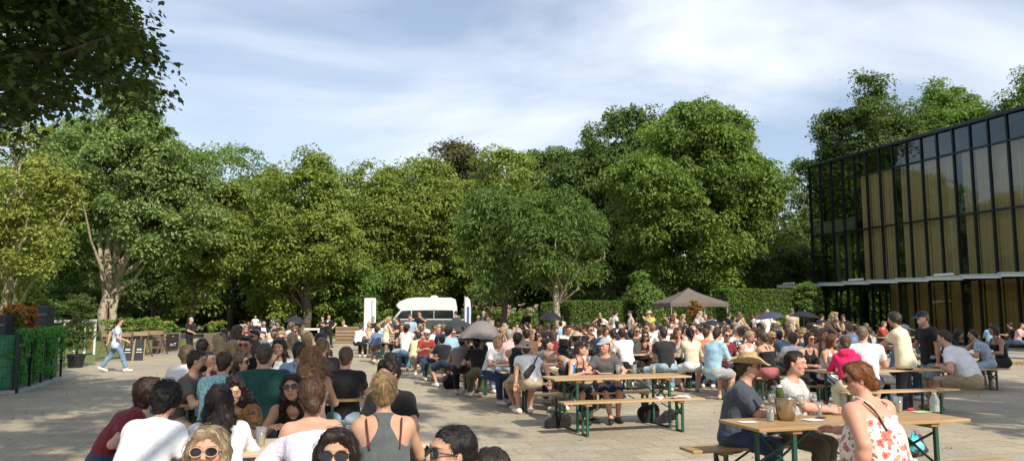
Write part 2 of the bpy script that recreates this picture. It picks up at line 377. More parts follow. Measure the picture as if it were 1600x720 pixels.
T('yellow green lime tree above the white banner', 565, 248, 70, 62, 500, 'olive', 17, lsize=.28, dens=1.0, clump=1.0)
T('broad olive lime tree above the camper van', 643, 246, 93, 63, 496, 'olive', 18, lsize=.30, dens=1.1, trunkpx=640, clump=1.1, trunk_r=.35)
T('dark brown green beech peering over the lime trees', 722, 221, 75, 72, 452, 'copper', 19, lsize=.34, dens=1.0, clump=1.2)
T('pale olive tree crown behind the pair of ash trees', 795, 229, 88, 66, 462, 'olive', 20, lsize=.32, dens=1.0, clump=1.15)
T('dull green tree crown between the pale olive one and the weeping beech', 870, 224, 68, 74, 462, 'dark', 21, lsize=.36, dens=1.0, clump=1.3)
T('fresh green ash tree with drooping feathered leaves, lighter of the two ashes', 782, 284, 74, 41, 458, 'ash', 22, lsize=.34, dens=1.25, clump=.85, aspect=.30, droop=.5, trunkpx=790, trunk_r=.14, shape='umbrella', name='ash_tree', group='pair of ash trees beside the hedge')
T('fresh green ash tree with slim bare trunk in front of the clipped hedge', 876, 283, 72, 38, 464, 'ash', 23, lsize=.32, dens=1.25, clump=.85, aspect=.30, droop=.5, trunkpx=869, bark=BARKL, trunk_r=.12, shape='umbrella', name='ash_tree', group='pair of ash trees beside the hedge')
T('dark weeping beech with brownish twigs at its top', 968, 166, 104, 60, 487, 'dark', 24, lsize=.32, dens=1.2, clump=1.15, droop=.45)
T('huge bright green beech whose branches reach down to the brown pavilion', 1080, 158, 127, 52, 474, 'beech', 25, lsize=.28, dens=1.35, clump=1.05, droop=.4, trunk_r=.5)
T('dull green tree with a bare crooked limb beside the glass building', 1214, 266, 54, 64, 452, 'dark', 27, lsize=.30, dens=.8, clump=1.0, trunkpx=1210, bark=BARKL, gap=.2)
T('dark green tree touching the corner of the glass building', 1292, 205, 56, 70, 482, 'dark', 28, lsize=.32, dens=1.0, clump=1.1, gap=.1)
T('large beech rising over the roof of the glass building', 1372, 118, 86, 68, 392, 'dark', 29, lsize=.32, dens=1.1, clump=1.15)
T('broad green tree over the roof beside the large beech', 1465, 116, 86, 72, 372, 'green', 30, lsize=.34, dens=1.0, clump=1.2)
T('tree tip showing over the highest corner of the roof', 1620, 104, 70, 66, 312, 'green', 31, lsize=.32, dens=1.0, clump=1.1)
T('dark yew like shrub tree beside the clipped hedge and glass building', 1232, 380, 68, 56, 498, 'dark', 32, lsize=.24, dens=1.1, clump=.8, shape='round', trunk_r=.2)
T('small bright conifer in front of the weeping beech', 1000, 424, 29, 47, 498, 'green', 33, lsize=.2, dens=1.1, clump=.55, shape='cone', trunk_r=.1, name='conifer')
T('young bright green tree at the corner of the tall hedge', 1262, 438, 18, 46, 496, 'beech', 34, lsize=.18, dens=1.0, clump=.45, trunk_r=.06)
T('olive crown filling the gap above the thin blue flag', 700, 258, 50, 76, 470, 'olive', 81, lsize=.32, clump=1.1)
T('olive crown between the two pale limes', 522, 262, 50, 70, 470, 'green', 82, lsize=.32, clump=1.1)
T('olive crown just above the camper van behind the broad lime', 604, 258, 46, 76, 470, 'olive', 83, lsize=.32, clump=1.1)
T('dim green crown filling the gap before the weeping beech', 918, 212, 52, 78, 470, 'dark', 84, lsize=.34, clump=1.2)
T('dim green crown behind the huge beech on its building side', 1162, 222, 52, 66, 470, 'dark', 85, lsize=.32, clump=1.1)
T('mid green crown behind the forked chestnut and the yellowing tree', 112, 180, 70, 56, 470, 'green', 86, lsize=.3, clump=1.1)
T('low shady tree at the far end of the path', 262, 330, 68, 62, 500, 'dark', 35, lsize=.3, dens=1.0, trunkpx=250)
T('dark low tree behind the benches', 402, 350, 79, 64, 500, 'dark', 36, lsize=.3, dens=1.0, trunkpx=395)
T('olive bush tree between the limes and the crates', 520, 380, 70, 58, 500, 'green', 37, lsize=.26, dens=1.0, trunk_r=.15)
# shrubs
def shrub(label, px, top, hw, Y, leaf, seed, n=40, per=90, lsize=.14, name='shrub', group='shrubs along the park edge', flowers=None):
    g = np.random.default_rng(seed); c = at(px, top, Y); rx = hw * Y / F; h = c[2]
    root = empty(name, (c[0], Y, 0)); tag(root, label, 'shrub', group)
    P = np.stack([g.uniform(-1, 1, n) * rx, g.uniform(-.6, .6, n) * min(rx, 1.4), g.uniform(.15, .86, n) * h * (1 - .15 * g.random(n))], 1)
    P[:, 2] *= np.clip(1.15 - (P[:, 0] / rx) ** 2 * .4, .5, 1)
    leaves('foliage', P, np.full(n, min(.42, h * .25)), per, lsize, LEAF[leaf], root, seed=seed)
    if flowers:
        Pf = np.stack([g.uniform(-1, 1, 60) * rx, g.uniform(-.9, .1, 60) * min(rx, 1.4), g.uniform(.35, 1.0, 60) * h], 1)
        leaves('blossom', Pf, np.full(60, .12), 12, .07, flowers, root, seed=seed + 1, aspect=.9)
    mb = MB()
    for i in range(5): limbs(mb, (g.uniform(-.2, .2) * rx, 0, -.05), P[i], .04, .01, 4, .05, g)
    mb.build('stem', BARK, root, smooth=True); return root
PINK = m_leaf('petal_pink', (.55, .30, .32), (.75, .55, .55), .2)
shrub('hydrangea bush with pinkish blossoms beside the camper van', 762, 474, 40, 48, 'beech', 41, 60, 120, flowers=PINK, group='flowering bushes')
shrub('hydrangea bush with few blossoms behind the thin blue flag', 818, 474, 32, 46, 'beech', 42, 50, 120, flowers=PINK, group='flowering bushes')
shrub('round green shrub below the small conifer', 978, 448, 24, 50, 'dark', 43)
shrub('leafy shrub behind the white banner', 520, 440, 50, 57, 'green', 44, 70, 110, .2)
shrub('light green shrub between white banner and camper van', 604, 476, 20, 56, 'green', 45, 40, 90, .16)
shrub('low green shrub behind the pallet crates', 470, 470, 45, 58, 'hedge', 46, 60, 100, .2)
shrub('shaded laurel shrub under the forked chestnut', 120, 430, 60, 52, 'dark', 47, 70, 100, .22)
shrub('shaded shrub behind the red flowers', 40, 440, 60, 42, 'green', 48, 70, 100, .2)
# dark park mass: undergrowth and far wood, nobody could count it
g_ = np.random.default_rng(5)
def mass(name, x0, x1, y0, y1, z0, z1, n, per, ls, rad, leaf, seed, fz=None):
    g = np.random.default_rng(seed)
    P = np.stack([g.uniform(x0, x1, n), g.uniform(y0, y1, n), np.zeros(n)], 1)
    top = z1 * (.78 + .22 * np.sin(P[:, 0] * .35 + seed)) if fz is None else fz(P[:, 0])
    P[:, 2] = z0 + (top - z0) * g.random(n) ** .8
    o = leaves(name, P, np.full(n, rad), per, ls, LEAF[leaf], seed=seed); tag(o, 'dense dark leafy mass closing the view between the park trunks', 'woodland', kind='stuff'); return o
mass('woods', -95, 105, 84, 90, 0, 15.5, 1800, 60, .9, 1.9, 'dark', 51)
mass('undergrowth', -62, 34, 66, 72, 0, 5.5, 900, 60, .5, 1.1, 'dark', 52)

# clipped hedges
def hedge(label, px0, px1, top, Y0, Y1, seed, thick=1.2, group='clipped hedges behind the crowd'):
    a = at(px0, top, Y0); b = at(px1, top, Y1); h = a[2]; ln = math.hypot(b[0] - a[0], b[1] - a[1]); rz = math.atan2(b[1] - a[1], b[0] - a[0])
    root = empty('clipped_hedge', (a[0], a[1], 0), rz); tag(root, label, 'hedge', group)
    mb = MB(); mb.box((ln / 2, thick / 2, h / 2 - .04), (ln - .14, thick - .14, h - .14)); mb.build('core', simple('hedge_inner_shade', (.03, .042, .014), .95, var=.5, scale=14, bmp=1), root)  # core in foliage brown-green, darkened: the hedge's inner shade put into its colour
    g = np.random.default_rng(seed); n = int(ln * h * 130)
    P1 = np.stack([g.uniform(0, ln, n), g.normal(0, .02, n), g.uniform(0, h, n)], 1)
    m_ = int(ln * thick * 130); P2 = np.stack([g.uniform(0, ln, m_), g.uniform(0, thick, m_), h + g.normal(0, .02, m_)], 1)
    e_ = int(h * thick * 130); P3 = np.stack([np.where(g.random(e_) < .5, 0, ln), g.uniform(0, thick, e_), g.uniform(0, h, e_)], 1)
    P = np.concatenate([P1, P2, P3]); leaves('foliage', P, np.full(len(P), .07), 4, .115, LEAF['hedge'], root, seed=seed, flat=1, tint=.5 + .5 * np.sin(P[:, 0] * 2 + seed) * np.sin(P[:, 2] * 3)); return root
hedge('low clipped hedge behind the slim ash trunk', 893, 972, 471, 44, 46, 61)
hedge('low clipped hedge partly behind the brown pavilion', 976, 1128, 471, 47.5, 50, 62)
hedge('tall clipped hedge with sunlit right end, beside the brown pavilion', 1136, 1194, 452, 42, 43, 63)
hedge('tall clipped hedge next to the glass building', 1194, 1271, 453, 45, 47, 64)
hedge('narrow clipped hedge block behind the ash tree', 848, 892, 474, 45, 45, 65)

# ------------------------------------------------------------------ big shade tree standing left of and over the viewer
def near_tree(label, base, cen, rad, n, per, ls, seed, lean=(0, 0), poly=7, leaf='shade', keep=None):
    g = np.random.default_rng(seed); root = empty('lime_tree', base); tag(root, label, 'tree', 'lime trees shading the near tables')
    d = g.normal(size=(n * 4, 3)); d /= np.linalg.norm(d, axis=1, keepdims=True)
    rr = (1 - .55 * g.random(len(d)) ** 1.6) * (1 + .14 * np.sin(d[:, 0] * 6 + seed) + .12 * np.sin(d[:, 1] * 7 + 2 * seed))
    P = d * rr[:, None] * np.array(rad) + np.array(cen) - np.array(base)
    if keep is not None: P = P[keep(P + np.array(base))]
    P = P[:n]; k = len(P)
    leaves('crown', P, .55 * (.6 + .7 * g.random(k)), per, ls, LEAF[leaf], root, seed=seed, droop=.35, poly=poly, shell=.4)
    mb = MB(); top = np.array(cen) - np.array(base); limbs(mb, (0, 0, -.1), top, .34, .08, 7, .15, g); mb.build('trunk', BARK, root, smooth=True)
    mb = MB()
    for i in g.permutation(k)[:60]:
        q = P[i]; s0 = top * g.uniform(.45, 1.0); limbs(mb, s0, q, .05, .008, 6, .15, g)
    mb.build('limb', BARK, root, smooth=True); return root
def k_left(P):      # the crown's reach: hangs lower further left
    out = []
    for p in P:
        if p[1] < 7.2: out.append(False); continue
        x, y = pix(p); r_ = .55 * F / p[1] * .8
        lim = 268 + 8 * math.sin(y * .09) - (30 if y < 45 else 0)
        edge = 232 - .28 * max(x, 0) + 16 * math.sin(x * .05) if x < 105 else (150 if x < 150 else 192 + 8 * math.sin(x * .07))
        out.append(x < lim - r_ and y < edge - r_ * .8 and not (108 < x < 150 and 60 < y < 140 and p[2] % .7 < .55) and not (x > 60 and math.sin(x * .085 + 1.3 * math.sin(y * .06)) * math.sin(y * .075 + .9 * math.sin(x * .05)) > .52))
    return np.array(out)
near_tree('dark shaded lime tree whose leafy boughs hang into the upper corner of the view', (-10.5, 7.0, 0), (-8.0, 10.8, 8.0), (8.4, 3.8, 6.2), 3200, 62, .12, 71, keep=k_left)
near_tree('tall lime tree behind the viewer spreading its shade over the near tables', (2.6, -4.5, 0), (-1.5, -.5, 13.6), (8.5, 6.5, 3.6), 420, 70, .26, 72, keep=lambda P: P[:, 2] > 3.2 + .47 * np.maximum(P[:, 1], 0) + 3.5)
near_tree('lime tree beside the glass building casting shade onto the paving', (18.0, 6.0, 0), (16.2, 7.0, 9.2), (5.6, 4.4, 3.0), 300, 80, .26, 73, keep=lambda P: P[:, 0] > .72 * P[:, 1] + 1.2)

# ------------------------------------------------------------------ glass building
def m_glass():
    m, t, o = newmat('facade_glass'); tr = t.nodes.new('ShaderNodeBsdfTransparent'); tr.inputs[0].default_value = (.84, .84, .78, 1)
    gl = t.nodes.new('ShaderNodeBsdfGlossy'); gl.inputs['Roughness'].default_value = .015; gl.inputs[0].default_value = (.72, .82, .86, 1)
    c = objcoord(t); L(t, bump(t, noise(t, c, .5, 2), .10, .05), gl.inputs['Normal'])
    gm = t.nodes.new('ShaderNodeNewGeometry'); fr = t.nodes.new('ShaderNodeFresnel'); fr.inputs[0].default_value = 1.5
    mx = t.nodes.new('ShaderNodeMixShader'); L(t, math_(t, 'MULTIPLY', math_(t, 'MULTIPLY_ADD', fr.outputs[0], 1.1, .06), math_(t, 'SUBTRACT', 1.0, gm.outputs['Backfacing'])), mx.inputs[0]); L(t, tr.outputs[0], mx.inputs[1]); L(t, gl.outputs[0], mx.inputs[2]); L(t, mx.outputs[0], o.inputs[0]); return m
M_GLASS = m_glass()
def m_curtain(name, a, b):
    m, t, o = newmat(name); c = objcoord(t, (.0, 1, .0)); wv = noise(t, c, 5.5, 3, .6); h = objcoord(t)
    fine = noise(t, objcoord(t, (1, 12, 14)), 2, 4); cc = ramp(t, wv, [(.35, a), (.62, b)])
    cc = mixc(t, .5, cc, ramp(t, fine, [(.2, .65), (.8, 1.3)]), 'MULTIPLY')
    princ(t, o, cc, .85, 0, bump(t, wv, 1.0, .08)); return m
M_CURT = m_curtain('curtain_cloth', (.38, .31, .19), (.60, .49, .32)); M_CURT2 = m_curtain('timber_screen', (.30, .17, .07), (.50, .31, .14))
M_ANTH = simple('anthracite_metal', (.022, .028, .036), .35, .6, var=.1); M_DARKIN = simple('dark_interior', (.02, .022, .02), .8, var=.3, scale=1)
M_SPAN = simple('spandrel_glass', (.14, .20, .18), .25, var=.08)
bl = empty('glass_building', uv(33.3, 42.2), TH); tag(bl, 'two storey glass building with anthracite frame and yellow brown curtains behind its panes', 'building')
# local: x = into the building (+u), y = along facade (+v); facade runs from y=0 to negative y
BW = 1.04; NB = 24; LEN = BW * NB; ZR, Z3, ZS, Z2, Z1 = 11.3, 10.0, 7.66, 6.72, 3.38
rows = [(Z3, ZR), (Z2, Z3), (Z1, Z2), (.1, Z1)]
for i in range(NB):
    y0 = -(i + 1) * BW; y1 = -i * BW
    for r_, (za_, zb_) in enumerate(rows):
        mb = MB(); mb.box((0.0, (y0 + y1) / 2, (za_ + zb_) / 2), (.02, BW - .09, zb_ - za_ - .12)); wn = mb.build('window', M_GLASS, bl)
        if r_ == 1 and i < 4:
            mb = MB(); mb.box((.06, (y0 + y1) / 2, (Z2 + ZS) / 2), (.03, BW - .12, ZS - Z2 - .15)); mb.build('spandrel', M_SPAN, wn)
        pier = (i % 4 == 3 and i > 4) or i == 4
        if r_ in (1, 2) and i >= 4:
            wdt = BW - (.24 if pier else -.02); off = 0
            n_ = 26; V = []; Fc = []
            for k in range(n_ + 1):
                yy = y0 + .04 + wdt * k / n_ ; xx = .24 + .03 * math.sin(k * 1.55 + i)
                V += [(xx, yy, za_ + .1), (xx, yy, zb_ + .0)]
            for k in range(n_): Fc.append((2 * k, 2 * k + 1, 2 * k + 3, 2 * k + 2))
            mb = MB(); mb.add(V, Fc); mb.build('curtain', M_CURT, wn, smooth=True)
        if r_ == 3 and i >= 6:
            mb = MB(); mb.box((.30, (y0 + y1) / 2 + (-.08 if pier else 0), (za_ + zb_) / 2), (.05, BW - (.34 if pier else .1), zb_ - za_)); mb.build('timber_screen', M_CURT2, wn)
        if r_ == 2 and i in (1, 2):
            mb = MB(); mb.box((.62, (y0 + y1) / 2, (za_ + zb_) / 2), (.04, BW * .5, zb_ - za_)); mb.build('blind', simple('green_blind', (.16, .22, .13), .8), wn)
    mb = MB(); mb.box((-.02, y1, (ZR + .1) / 2), (.16, .075, ZR - .1)); mb.build('mullion', M_ANTH, bl)
    if (i % 4 == 3 and i > 4) or i == 4:
        mb = MB(); mb.box((.24, y1 - .12, (ZR + .1) / 2), (.24, .26, ZR - .3)); mb.build('pillar', M_ANTH, bl)
for z_ in (Z3, Z2, Z1, .12):
    mb = MB(); mb.box((-.005, -LEN / 2, z_), (.13, LEN, .10)); mb.build('transom', M_ANTH, bl)
mb = MB(); mb.box((5.95, -LEN / 2, ZR + .08), (12.2, LEN + .3, .18)); mb.build('roof', M_ANTH, bl, bevel=.02)
for z_ in (Z2 - .15, Z1 - .1):
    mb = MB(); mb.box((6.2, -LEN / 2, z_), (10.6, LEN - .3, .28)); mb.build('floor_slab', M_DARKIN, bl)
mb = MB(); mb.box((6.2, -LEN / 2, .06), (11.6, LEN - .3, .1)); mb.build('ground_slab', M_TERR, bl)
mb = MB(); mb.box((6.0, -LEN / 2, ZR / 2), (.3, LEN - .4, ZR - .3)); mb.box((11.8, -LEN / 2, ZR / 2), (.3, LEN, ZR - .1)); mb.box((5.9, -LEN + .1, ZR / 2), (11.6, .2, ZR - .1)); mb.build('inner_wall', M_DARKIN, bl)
for i in range(11):
    mb = MB(); mb.box((.55 + i * 1.04, .0, ZR / 2), (.95, .02, ZR - .2)); mb.build('side_window', M_GLASS, bl)
    mb = MB(); mb.box((.02 + i * 1.04, .0, ZR / 2), (.08, .14, ZR - .1)); mb.build('mullion', M_ANTH, bl)
M_LOUV = simple('grey_louvre', (.52, .58, .56), .5, .0, var=.08); M_WHT = simple('white_paint', (.80, .80, .78), .5, var=.04)
n_l = 13
for i in range(n_l):
    y1 = 1.1 - i * 2.05; mb = MB()
    ax = (np.array([1., 0, 0]), nrm([0, math.cos(.03), math.sin(.03)]), nrm([0, -math.sin(.03), math.cos(.03)]))
    mb.box((-1.05, y1 - 1.05, Z1 + .08), (2.0, 2.2, .05), ax=ax)
    mb.box((-2.02, y1 - 1.05, Z1 + .04), (.06, 2.2, .20), ax=ax); mb.build('canopy_panel', M_LOUV, bl)
    if i % 3 == 0:
        mb = MB(); mb.box((-1.7, y1 - .75, Z1 + .24), (.14, 1.1, .09)); mb.build('canopy_bar', M_WHT, bl, bevel=.01)  # plain white bar lying on top of the canopy panel
    mb = MB(); mb.bar((0, y1 - 1.0, Z1 - .02), (-2.0, y1 - 1.0, Z1 + .0), .06, .10); mb.build('canopy_bracket', M_ANTH, bl)
# ================================================================== PEOPLE: a body is one skin grown from a distance field
class Field:
    """capsules / ellipsoids blended smoothly into one closed surface"""
    def __init__(s): s.p = []
    def cone(s, a, b, ra, rb, k=.03, w=None, sq=1.0, clips=None, op=1):
        s.p.append(('c', np.array(a, float), np.array(b, float), ra, rb, k, None if w is None else nrm(w), sq, clips, op)); return s
    def ell(s, c, r, Rm=None, k=.03, clips=None, op=1):
        s.p.append(('e', np.array(c, float), np.array(r, float), Rm if Rm is not None else np.eye(3), 0, k, None, 1, clips, op)); return s
    def mesh(s, h, cuts=(), disp=None, keep=False):
        lo = np.full(3, 9e9); hi = -lo
        for p in s.p:
            if p[9] < 0: continue
            if p[0] == 'c': m = max(p[3], p[4]) * p[7]; lo = np.minimum(lo, np.minimum(p[1], p[2]) - m); hi = np.maximum(hi, np.maximum(p[1], p[2]) + m)
            else: m = max(p[2]); lo = np.minimum(lo, p[1] - m); hi = np.maximum(hi, p[1] + m)
        lo -= 3 * h + .01; hi += 3 * h + .01
        n = np.ceil((hi - lo) / h).astype(int) + 1
        ax = [lo[i] + h * np.arange(n[i]) for i in range(3)]
        D = np.full(tuple(n), .5, dtype=np.float32)
        for typ, a, b, ra, rb, k, w, sq, clips, op in s.p:
            if typ == 'c': m = max(ra, rb) * sq + abs(k) + 2.5 * h; l_ = np.minimum(a, b) - m; u_ = np.maximum(a, b) + m
            else: m = max(b) + abs(k) + 2.5 * h; l_ = a - m; u_ = a + m
            i0 = np.clip(np.floor((l_ - lo) / h).astype(int), 0, n - 1); i1 = np.clip(np.ceil((u_ - lo) / h).astype(int) + 1, 1, n)
            if (i1 <= i0).any(): continue
            X = ax[0][i0[0]:i1[0]][:, None, None].astype(np.float32); Y = ax[1][i0[1]:i1[1]][None, :, None].astype(np.float32); Z = ax[2][i0[2]:i1[2]][None, None, :].astype(np.float32)
            if typ == 'c':
                qx, qy, qz = X - a[0], Y - a[1], Z - a[2]; ba = b - a
                if w is not None and sq != 1:
                    f = (1 - 1 / sq); dt = qx * w[0] + qy * w[1] + qz * w[2]; qx = qx - f * dt * w[0]; qy = qy - f * dt * w[1]; qz = qz - f * dt * w[2]; ba = ba - f * (ba @ w) * w
                t = np.clip((qx * ba[0] + qy * ba[1] + qz * ba[2]) / max(ba @ ba, 1e-9), 0, 1)
                d = np.sqrt((qx - t * ba[0]) ** 2 + (qy - t * ba[1]) ** 2 + (qz - t * ba[2]) ** 2) - (ra + (rb - ra) * t)
            else:
                Rm = ra; q = [(X - a[0]) * Rm[0, j] + (Y - a[1]) * Rm[1, j] + (Z - a[2]) * Rm[2, j] for j in range(3)]
                k0 = np.sqrt((q[0] / b[0]) ** 2 + (q[1] / b[1]) ** 2 + (q[2] / b[2]) ** 2); k1 = np.sqrt((q[0] / b[0] ** 2) ** 2 + (q[1] / b[1] ** 2) ** 2 + (q[2] / b[2] ** 2) ** 2)
                d = k0 * (k0 - 1) / np.maximum(k1, 1e-6)
            if clips:
                for cp, cn in clips: d = np.maximum(d, (X - cp[0]) * cn[0] + (Y - cp[1]) * cn[1] + (Z - cp[2]) * cn[2])
            S = (slice(i0[0], i1[0]), slice(i0[1], i1[1]), slice(i0[2], i1[2])); o = D[S]
            if op > 0:
                hh = np.maximum(k - np.abs(o - d), 0) / max(k, 1e-6); D[S] = np.minimum(o, d) - hh * hh * k * .25
            else:
                d = -d; hh = np.maximum(k - np.abs(o - d), 0) / max(k, 1e-6); D[S] = np.maximum(o, d) + hh * hh * k * .25
        X = ax[0][:, None, None]; Y = ax[1][None, :, None]; Z = ax[2][None, None, :]
        for cp, cn in cuts: D = np.maximum(D, ((X - cp[0]) * cn[0] + (Y - cp[1]) * cn[1] + (Z - cp[2]) * cn[2]).astype(np.float32))
        if disp is not None: D = D + disp(X, Y, Z).astype(np.float32)
        V, Q = nets(D, h, lo)
        if keep: s.D, s.lo, s.h = D, lo, h
        return V, Q
    def sample(s, P):
        q = (P - s.lo) / s.h; i = np.clip(np.floor(q).astype(int), 0, np.array(s.D.shape) - 2); f = np.clip(q - i, 0, 1); r = 0
        for dx in (0, 1):
            for dy in (0, 1):
                for dz in (0, 1):
                    r = r + s.D[i[:, 0] + dx, i[:, 1] + dy, i[:, 2] + dz] * (f[:, 0] if dx else 1 - f[:, 0]) * (f[:, 1] if dy else 1 - f[:, 1]) * (f[:, 2] if dz else 1 - f[:, 2])
        return r
    def grad(s, P):
        e = s.h; G = np.stack([s.sample(P + np.array(v) * e) - s.sample(P - np.array(v) * e) for v in ((1, 0, 0), (0, 1, 0), (0, 0, 1))], 1)
        return G / (np.linalg.norm(G, axis=1, keepdims=True) + 1e-9)
def nets(D, h, lo):
    I = D < 0; nx, ny, nz = D.shape
    cnt = np.zeros((nx - 1, ny - 1, nz - 1), np.int8)
    cs = [(a, b, c) for a in (0, 1) for b in (0, 1) for c in (0, 1)]
    for a, b, c in cs: cnt += I[a:nx - 1 + a, b:ny - 1 + b, c:nz - 1 + c]
    act = (cnt > 0) & (cnt < 8); idx = np.argwhere(act)
    vid = np.full(act.shape, -1, np.int32); vid[act] = np.arange(len(idx))
    cv = np.stack([D[idx[:, 0] + a, idx[:, 1] + b, idx[:, 2] + c] for a, b, c in cs], 1); cc = np.array(cs, float)
    acc = np.zeros((len(idx), 3)); num = np.zeros(len(idx))
    for i in range(8):
        for j in range(i + 1, 8):
            if abs(cc[i] - cc[j]).sum() != 1: continue
            di, dj = cv[:, i], cv[:, j]; m = (di < 0) != (dj < 0); t = np.where(m, di / np.where(m, di - dj, 1), 0)
            acc += np.where(m[:, None], cc[i] + t[:, None] * (cc[j] - cc[i]), 0); num += m
    V = (idx + acc / np.maximum(num, 1)[:, None]) * h + lo
    Qs = []
    for axis in range(3):
        s0 = [slice(None)] * 3; s1 = [slice(None)] * 3; s0[axis] = slice(0, -1); s1[axis] = slice(1, None)
        e = I[tuple(s0)] != I[tuple(s1)]; u, v = [(1, 2), (2, 0), (0, 1)][axis]
        p = np.argwhere(e); p = p[(p[:, u] > 0) & (p[:, v] > 0) & (p[:, u] < D.shape[u] - 1) & (p[:, v] < D.shape[v] - 1)]
        du = np.zeros(3, int); du[u] = 1; dv_ = np.zeros(3, int); dv_[v] = 1
        q = [vid[tuple((p - x).T)] for x in (du * 0, du, du + dv_, dv_)]; q = np.stack(q, 1)
        ins = I[tuple(p.T)]; q = np.where(ins[:, None], q, q[:, ::-1]); Qs.append(q)
    return V, np.concatenate(Qs)

def rotx(a): c, s_ = math.cos(a), math.sin(a); return np.array([[1, 0, 0], [0, c, -s_], [0, s_, c]])
def roty(a): c, s_ = math.cos(a), math.sin(a); return np.array([[c, 0, s_], [0, 1, 0], [-s_, 0, c]])
def rotz(a): c, s_ = math.cos(a), math.sin(a); return np.array([[c, -s_, 0], [s_, c, 0], [0, 0, 1]])
def ik(S, T_, l1, l2, pole):
    S = np.array(S, float); T_ = np.array(T_, float); d = T_ - S; D = np.linalg.norm(d)
    if D > (l1 + l2) * .995: T_ = S + d / D * (l1 + l2) * .995; d = T_ - S; D = np.linalg.norm(d)
    a = (l1 * l1 - l2 * l2 + D * D) / (2 * D); hgt = math.sqrt(max(l1 * l1 - a * a, 1e-6)); x = d / D
    p = np.array(pole, float); p = nrm(p - x * (p @ x)); return S + x * a + p * hgt, T_

# hands: target wrist (x out from the middle, y forward, z up from the ground), elbow pole, hand direction, palm normal
ARM_SIT = {
 'table': ((.15, .42, .805), (.5, -.3, -.6), (-.45, .9, .0), 0.5),
 'tablefold': ((-.02, .36, .81), (.7, .0, -.5), (-1, .12, .0), .4),
 'tablein': ((.07, .44, .815), (.9, -.1, -.3), (-.2, 1, .1), .9),
 'drink': ((.10, .33, 1.06), (.6, .1, -.8), (-.3, .5, .6), 1.2),
 'lap': ((.13, .26, .68), (.5, -.9, .1), (-.3, .8, -.3), .5),
 'knee': ((.16, .34, .66), (.9, -.3, .1), (-.1, .9, -.3), .4),
 'bench': ((.30, -.02, .57), (.5, -.9, .1), (.1, .3, -.8), .3),
 'down': ((.26, .05, .60), (.6, -.8, 0), (0, .2, -1), .5),
 'chin': ((.05, .27, 1.08), (.5, .2, -.9), (-.1, -.5, .8), 1.0),
 'phone': ((.06, .32, .98), (.6, 0, -.8), (-.2, .6, .5), 1.1),
 'gesture': ((.26, .36, .98), (.7, -.1, -.7), (.1, .7, .6), .5),
 'neigh': ((.42, .18, .84), (.6, -.6, -.4), (.6, .7, -.1), .5),
}
ARM_ST = {
 'hang': ((.25, .03, .84), (.5, -.8, .1), (-.05, .25, -1), .6),
 'bent': ((.16, .30, 1.10), (.6, -.4, -.7), (-.3, .8, .2), .9),
 'hip': ((.24, .10, 1.02), (.9, -.4, -.1), (-.6, .2, -.6), .6),
 'up': ((.10, .34, 1.46), (.8, .1, -.6), (-.2, .4, .8), .9),
 'swing': ((.24, .26, .92), (.2, -.9, -.2), (0, .7, -.6), .6),
 'back': ((.24, -.22, .90), (.5, -.6, .2), (0, -.3, -1), .6),
 'reach': ((.12, .50, 1.05), (.6, -.4, -.7), (-.1, .9, -.1), .4),
 'clasp': ((.03, .24, .92), (.9, -.3, -.1), (-.6, .3, -.6), .7),
 'wide': ((.62, .12, 1.42), (.2, -.4, -.9), (.9, .1, .2), .3),
}
